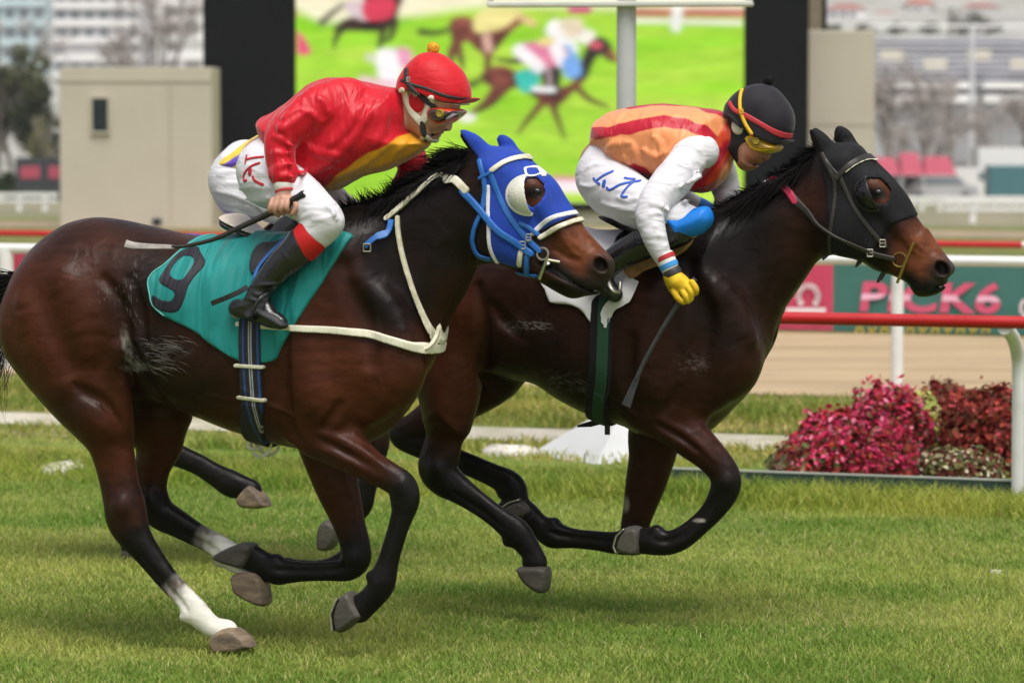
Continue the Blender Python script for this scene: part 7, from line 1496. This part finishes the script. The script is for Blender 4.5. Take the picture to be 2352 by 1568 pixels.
# awnings, marquee, vans, cars, hoarding
M_REDA = mat('red_canvas', col=lin('#a8485a'), rough=.8, noise=.1, nscale=.6); M_MARQ = mat('white_canvas', col=(.74, .74, .73), rough=.7, noise=.04)
def awning(label, x0, x1, yt, yb, Y):
    Y *= 2.2; a = at_depth(x0, yt, Y); b = at_depth(x1, yb, Y); w = b[0]-a[0]; root = empty('red_awning', (a[0]+w/2, Y, 0), 0); tag(root, label, 'awning', 'red awnings under the bare trees'); h = a[2]-b[2]
    MB().add([(-w/2, 0, b[2]), (w/2, 0, b[2]), (w*.40, 2.4, a[2]), (-w*.40, 2.4, a[2]), (-w/2, 4.8, b[2]), (w/2, 4.8, b[2])], [(0, 1, 2, 3), (5, 4, 3, 2), (1, 5, 2), (4, 0, 3), (4, 5, 1, 0)]).build('canopy', M_REDA, root)
    for sx in (-1, 1): MB().tube([(sx*w*.46, .1, gz(Y)-.1), (sx*w*.46, .1, b[2])], .04, 6).build('pole', M_BG, root, True)
for i, (x0_, x1_, yt) in enumerate(((2006, 2070, 362), (2072, 2124, 352), (2126, 2198, 360))): awning(['red awning beside the beige wall panel', 'middle red awning under the bare trees', 'widest red awning, nearest the white marquee'][i], x0_, x1_, yt, 402, 92+i)
mq = empty('marquee', at_depth(2330, 440, 215)*np.array((1, 1, 0)), 0); tag(mq, 'large white marquee at the right edge behind the fence', 'marquee'); mo = np.array(mq.location); a = at_depth(2248, 340, 215)-mo; b = at_depth(2470, 405, 215)-mo
MB().box(((a[0]+b[0])/2, 2, (b[2]+a[2])/2), (b[0]-a[0], 4, a[2]-b[2])).build('roof', M_MARQ, mq); MB().box(((a[0]+b[0])/2, 2.4, (b[2]+gz(215)-.2)/2), (b[0]-a[0]-.2, 3.4, b[2]-gz(215)+.2)).build('side', M_BW, mq)
def car(name, label, x, yb, Y, L, hh, m, cat='car', van=False):
    Y *= 2.5; g = at_depth(x, yb, Y); root = empty(name, (g[0], Y, gz(Y)), 0); tag(root, label, cat)
    P = [(-L/2, .25), (-L/2, .75), (-L*.42, .85), (-L*.30, hh), (L*.22, hh), (L*.36, .9), (L*.48, .8), (L/2, .55), (L/2, .25)] if not van else [(-L/2, .3), (-L/2, hh), (L*.28, hh), (L*.40, hh*.6), (L*.5, hh*.5), (L*.5, .3)]
    MB().prism(P, -.8, .8).build('body', m, root, True); MB().prism([(-L*.38, .9), (-L*.28, hh-.08), (L*.20, hh-.08), (L*.31, .93)] if not van else [(L*.1, hh*.62), (L*.1, hh*.9), (L*.26, hh*.9), (L*.37, hh*.62)], -.82, .82).build('window', M_BWIN, root)
    for sx in (-.3, .32): MB().tube([(sx*L, -.84, .3), (sx*L, .84, .3)], .31, 14).build('wheel', M_STEP, root, True)
    return root
M_C1 = mat('grey_blue_paint', col=(.22, .25, .29), rough=.3, noise=.05, coat=.5); M_C2 = mat('dark_paint', col=(.03, .035, .04), rough=.3, noise=.05, coat=.5); M_C3 = mat('silver_paint', col=(.5, .5, .52), rough=.3, noise=.05, coat=.5)
car('parked_car', 'grey blue parked car under the trees left of the hut', 75, 352, 100, 4.2, 1.45, M_C1); car('parked_car', 'silver parked car close to the left wall of the hut', 128, 352, 101, 4.2, 1.45, M_C3)
car('parked_car', 'dark parked car in front of the red awnings', 2070, 452, 84, 4.2, 1.45, M_C2); car('parked_car', 'silver parked car right of the dark car', 2160, 452, 83, 4.2, 1.45, M_C3)
car('white_van', 'white van parked between the silver car and the marquee', 2225, 452, 85, 4.6, 1.9, M_BW, 'van', True)
ct = MB().box((0, 1.1, .1), (3.6, 2.2, 2.0), bev=.05).build('container', mat('blue_green_paint', col=(.06, .17, .19), rough=.5, noise=.1)); ct.location = at_depth(2345, 458, 205)*np.array((1, 1, 0))+np.array((0, 0, gz(205)+.9)); tag(ct, 'blue green container at the right edge behind the fence', 'container')
hd = empty('hoarding', at_depth(90, 450, 170)*np.array((1, 1, 0)), 0); tag(hd, 'black hoarding with red patches between the bush and the hut', 'hoarding'); ho = np.array(hd.location)
a = at_depth(36, 362, 170)-ho; b = at_depth(150, 445, 170)-ho; MB().box(((a[0]+b[0])/2, 0, (a[2]+gz(170))/2), (b[0]-a[0], .1, a[2]-gz(170))).build('panel', mat('black_panel', col=(.03, .035, .04), rough=.6, noise=.1), hd)
for x0_, x1_ in ((47, 92), (112, 138)): a = at_depth(x0_, 382, 170)-ho; b = at_depth(x1_, 410, 170)-ho; MB().box(((a[0]+b[0])/2, -.06, (a[2]+b[2])/2), (b[0]-a[0], .03, a[2]-b[2]), bev=.01).build('red_patch', M_REDA, hd)
# white fence at the back of the infield
def fence(name, label, x0, x1, Y, ytop, posts, yb):
    a = at_depth(x0, ytop, Y); b = at_depth(x1, ytop, Y); root = empty(name, (a[0], Y, 0), 0); tag(root, label, 'fence'); L = b[0]-a[0]; zt = a[2]
    MB().box((L/2, 0, zt), (L, .06, .09)).build('top_rail', M_WRAIL, root); MB().box((L/2, 0, zt*.62), (L, .05, .07)).build('lower_rail', M_WRAIL, root)
    for i in range(posts): MB().box((L*(i+.5)/posts, .05, zt/2), (.11, .11, zt+.06)).build('post', M_WRAIL, root)
fence('white_fence', 'white post and rail fence left of the beige hut', -160, 132, 78, 447, 5, 482); fence('white_fence', 'white post and rail fence right of the beige wall', 2012, 2560, 78, 455, 13, 482)
fence('low_white_fence', 'row of short white marker posts in front of the right hand fence', 2170, 2560, 68, 462, 3, 507)

# ---- the air: thin even haze over the whole view
HAZE = .00022
hzm = bpy.data.materials.new('haze_air'); hzm.use_nodes = True; ht = hzm.node_tree
for n in list(ht.nodes): ht.nodes.remove(n)
ho_ = ht.nodes.new('ShaderNodeOutputMaterial'); hv = ht.nodes.new('ShaderNodeVolumePrincipled'); hv.inputs['Color'].default_value = (.86, .88, .90, 1); hv.inputs['Density'].default_value = HAZE
ht.links.new(hv.outputs[0], ho_.inputs['Volume'])
hz_ = MB().box((0, 1240, 71), (3000, 2560, 172)).build('haze', hzm); tag(hz_, kind='stuff')
# ------------------------------------------------------------------ third horse and rider, mostly hidden behind the first
FR3 = Frame(560, 1489, YAW); FR3.O = FR1.O+FR1.ey*2.1
def t3(P): return [(540+(x-600)*.86, 545+(y-548)*.86) for x, y in P]
def h3(P): return [(1000+(x-1098)*.84, 450+(y-352)*.84) for x, y in P]
H3 = dict(trunk=t3(H1['trunk']), trunkW=[(540+(a-600)*.86, b) for a, b in H1['trunkW']],
  neck=[(640,520),(720,492),(800,490),(900,472),(1000,450),(1045,490),(1050,570),(1000,640),(940,700),(900,760),(850,840),(760,840),(640,640)], neckW=[(640,.17),(760,.145),(900,.11),(1050,.09)],
  head=h3(H1['head']), headW=[(1000+(a-1098)*.84, b) for a, b in H1['headW']], mass=[],
  legs=[dict(P=[(180,760,-.13,110),(240,860,-.13,88),(300,930,-.13,58),(350,985,-.13,38),(384,1032,-.13,32),(410,1046,-.13,27),(455,1066,-.13,25),(495,1090,-.13,27),(530,1110,-.13,32),(555,1118,-.13,28),(576,1126,-.13,27)], c=[B0,B0,B0,BH,B1,B1,B1,B1,B1,B1,B1], kl=.72),
        dict(P=[(170,780,.13,105),(210,880,.13,70),(235,970,.13,44),(252,1060,.13,34),(275,1130,.13,25),(295,1200,.13,24),(300,1240,.13,27),(305,1268,.13,24)], c=[B0,B0,BH,B1,B1,B1,B1,B1], kl=.72),
        dict(P=[(770,850,-.13,80),(830,930,-.13,56),(862,1000,-.13,36),(856,1060,-.13,28),(842,1120,-.13,24),(833,1160,-.13,24),(812,1190,-.13,19),(788,1208,-.13,19),(768,1216,-.13,22),(756,1226,-.13,22)], c=[B0,B0,BH,B1,B1,B1,B1,B1,B1,B1], kl=.75),
        dict(P=[(760,860,.12,78),(785,980,.12,48),(795,1080,.12,36),(806,1170,.12,27),(812,1240,.12,26),(800,1275,.12,22),(750,1300,.12,18),(690,1304,.12,20),(660,1300,.12,22)], c=[B0,B0,BH,B1,B1,B1,B1,B1,B1], kl=.75)],
  hooves=[([(552,1136),(548,1150),(563,1166),(620,1163),(600,1128),(578,1110)],-.13,1),([(286,1262),(286,1290),(300,1318),(336,1322),(330,1285),(318,1262)],.13,0),([(760,1192),(740,1200),(732,1230),(735,1262),(762,1262),(776,1240),(778,1208)],-.13,0),([(664,1286),(640,1286),(612,1300),(620,1320),(660,1318)],.12,0)],
  chains=[], balls=[], ridges=[], cuts=[], slits=[], eye=h3([(1229,441)])[0]+(-.1,), coat=((.06, .02, .011), (.016, .0105, .0085)))
_h = HRES; HRES = .009
horse3, HF3 = horse_object(FR3, H3, 'brown_horse', 'dark brown racehorse almost hidden behind the bay horse in blue hood', lambda x, y, V: .55+0*x)
HRES = _h
hair(FR3, 'tail', horse3, [([(80,650,0),(70,680,0)], [(20,720,0),(40,800,0)], dict(n=200, w=.006, seed=41, jit=.03))])
hair(FR3, 'mane', horse3, [([(720,498,0),(900,476,0),(1000,455,0)], [(690,505,-.05),(870,490,-.05),(975,470,-.04)], dict(n=500, w=.005, seed=42, jit=.02))])
for l in (-.06, .06):
    a = FR3.at(1005, 470, l); e_ = MB().tube([a, a+np.array((-.03, 0, .05)), a+np.array((-.07, 0, .09))], [.03, .025, .006], 8).build('ear', M_COAT, horse3, True)
    a_ = e_.data.color_attributes.new('col', 'FLOAT_COLOR', 'POINT'); a_.data.foreach_set('color', np.tile(np.array((.03, .015, .01, 1), np.float32), len(a_.data)))
lay(HF3, FR3, 'saddle_cloth', t3(cloth), None, CL, .012, mat('purple_cloth', col=lin('#5a3f9a'), rough=.7, noise=.08), horse3)
j3 = empty('person', FR3.world(FR3.at(560, 640, -.05)), YAW); tag(j3, 'third jockey in white breeches and purple and yellow silks, half hidden behind the red jockey', 'person')
n_leg3 = [(556,420,-.09,54),(590,445,-.15,52),(640,470,-.21,47),(690,494,-.26,38)]; f_leg3 = [(580,420,.1,52),(640,450,.2,46),(700,480,.25,36)]
shin3 = [(690,500,-.265,33),(655,540,-.275,33),(610,600,-.28,28),(585,650,-.285,22)]; f_shin3 = [(700,490,.26,32),(650,560,.27,30),(600,640,.28,24)]
arm3 = [(715,325,-.16,36),(672,378,-.2,32),(690,425,-.21,27),(730,458,-.16,21)]; f_arm3 = [(720,325,.16,34),(690,380,.18,30),(710,430,.14,24),(745,462,.1,19)]
torso3 = [(514,380),(526,354),(562,332),(620,300),(690,284),(740,284),(770,305),(772,350),(758,395),(740,430),(700,438),(640,430),(575,420),(535,405)]
BX = (440, 230, 920, 720)
B = Wear(FR3, BX, (-.36, .36), .006)
B.c([(860,330,0,44),(880,335,0,44)], .01).c([(835,330,0,32),(800,335,0,36)], .02).c([(895,355,0,26),(905,365,0,16)], .02)
B.c([(770,337,0,42),(700,352,0,54),(600,395,0,52)], .03, 1.4)
for P in (n_leg3, f_leg3, shin3, f_shin3, arm3, f_arm3): B.c(shrink(P, .84), .02)
for sd_ in (-1, 1): B.c([(735+15*(sd_ > 0), 462, sd_*.14, 14),(750+15*(sd_ > 0), 475, sd_*.12, 15)], .01); [B.c([(752+15*(sd_ > 0), 469+5*i, sd_*.13, 6),(764+15*(sd_ > 0), 475+5*i, sd_*.12, 5.5),(758+15*(sd_ > 0), 483+4*i, sd_*.11, 5)], .004) for i in range(4)]
B.out('body', M_SKIN, j3, lambda V, x, y: np.tile(np.array((.48, .255, .18)), (len(V), 1)))
K = Wear(FR3, (440, 280, 760, 600), (-.36, .36), .005); K.c([(565,375,0,54),(548,410,0,64),(560,440,0,64)], .03, 1.5).c([(548,395,-.075,48),(545,425,-.1,53),(575,455,-.13,52)], .03).c(n_leg3, .03).c(f_leg3, .03)
for P, r in (([(500,400),(530,395),(570,400)],(4,6,4)),([(500,440),(540,450),(590,470)],(4,6,4)),([(515,480),(560,490),(600,495)],(4,6,4)),([(520,420),(560,425),(600,440)],(3,5,3))): K.fold(P, r, .4, .012)
K.out('breeches', M_PANTS, j3)
for sh in (shin3, f_shin3): G = Wear(FR3, (520, 440, 780, 720), (-.34, -.16) if sh is shin3 else (.16, .36), .005); G.c([(p[0], p[1], p[2], p[3]+2) for p in sh]+[(sh[-1][0]+35, sh[-1][1]+18, sh[-1][2], 18)], .01); G.out('boot', M_BOOT, j3)
PUR, YEL = np.array(lin('#6a4bb5')), np.array(lin('#e2c53a'))
def silk3(V, x, y):
    m = soft(np.abs(((x*.55+y*.85) % 34)-17)-8.5, 1.5)[:, None]; m = m*(x < 660)[:, None]; return PUR*(1-m)*1+YEL*m
SK = Wear(FR3, (480, 250, 880, 500), (-.32, .32), .005); SK.p(torso3, 0, .19, .10, k=0).c(arm3, .025).c(f_arm3, .025).c([(745,335,0,56),(785,335,0,50),(815,333,0,42)], .03, 1.3); SK.out('silks', M_RSILK, j3, silk3)
HB = Wear(FR3, (780, 250, 960, 420), (-.16, .16), .005); HB.b(868, 318, 0, 60, 68, 48, -15); HB.out('helmet', mat('purple_cap', col=lin('#5a3f9a'), rough=.7, noise=.05), j3)
settle(j3, FR3, (560, 640, -.05))
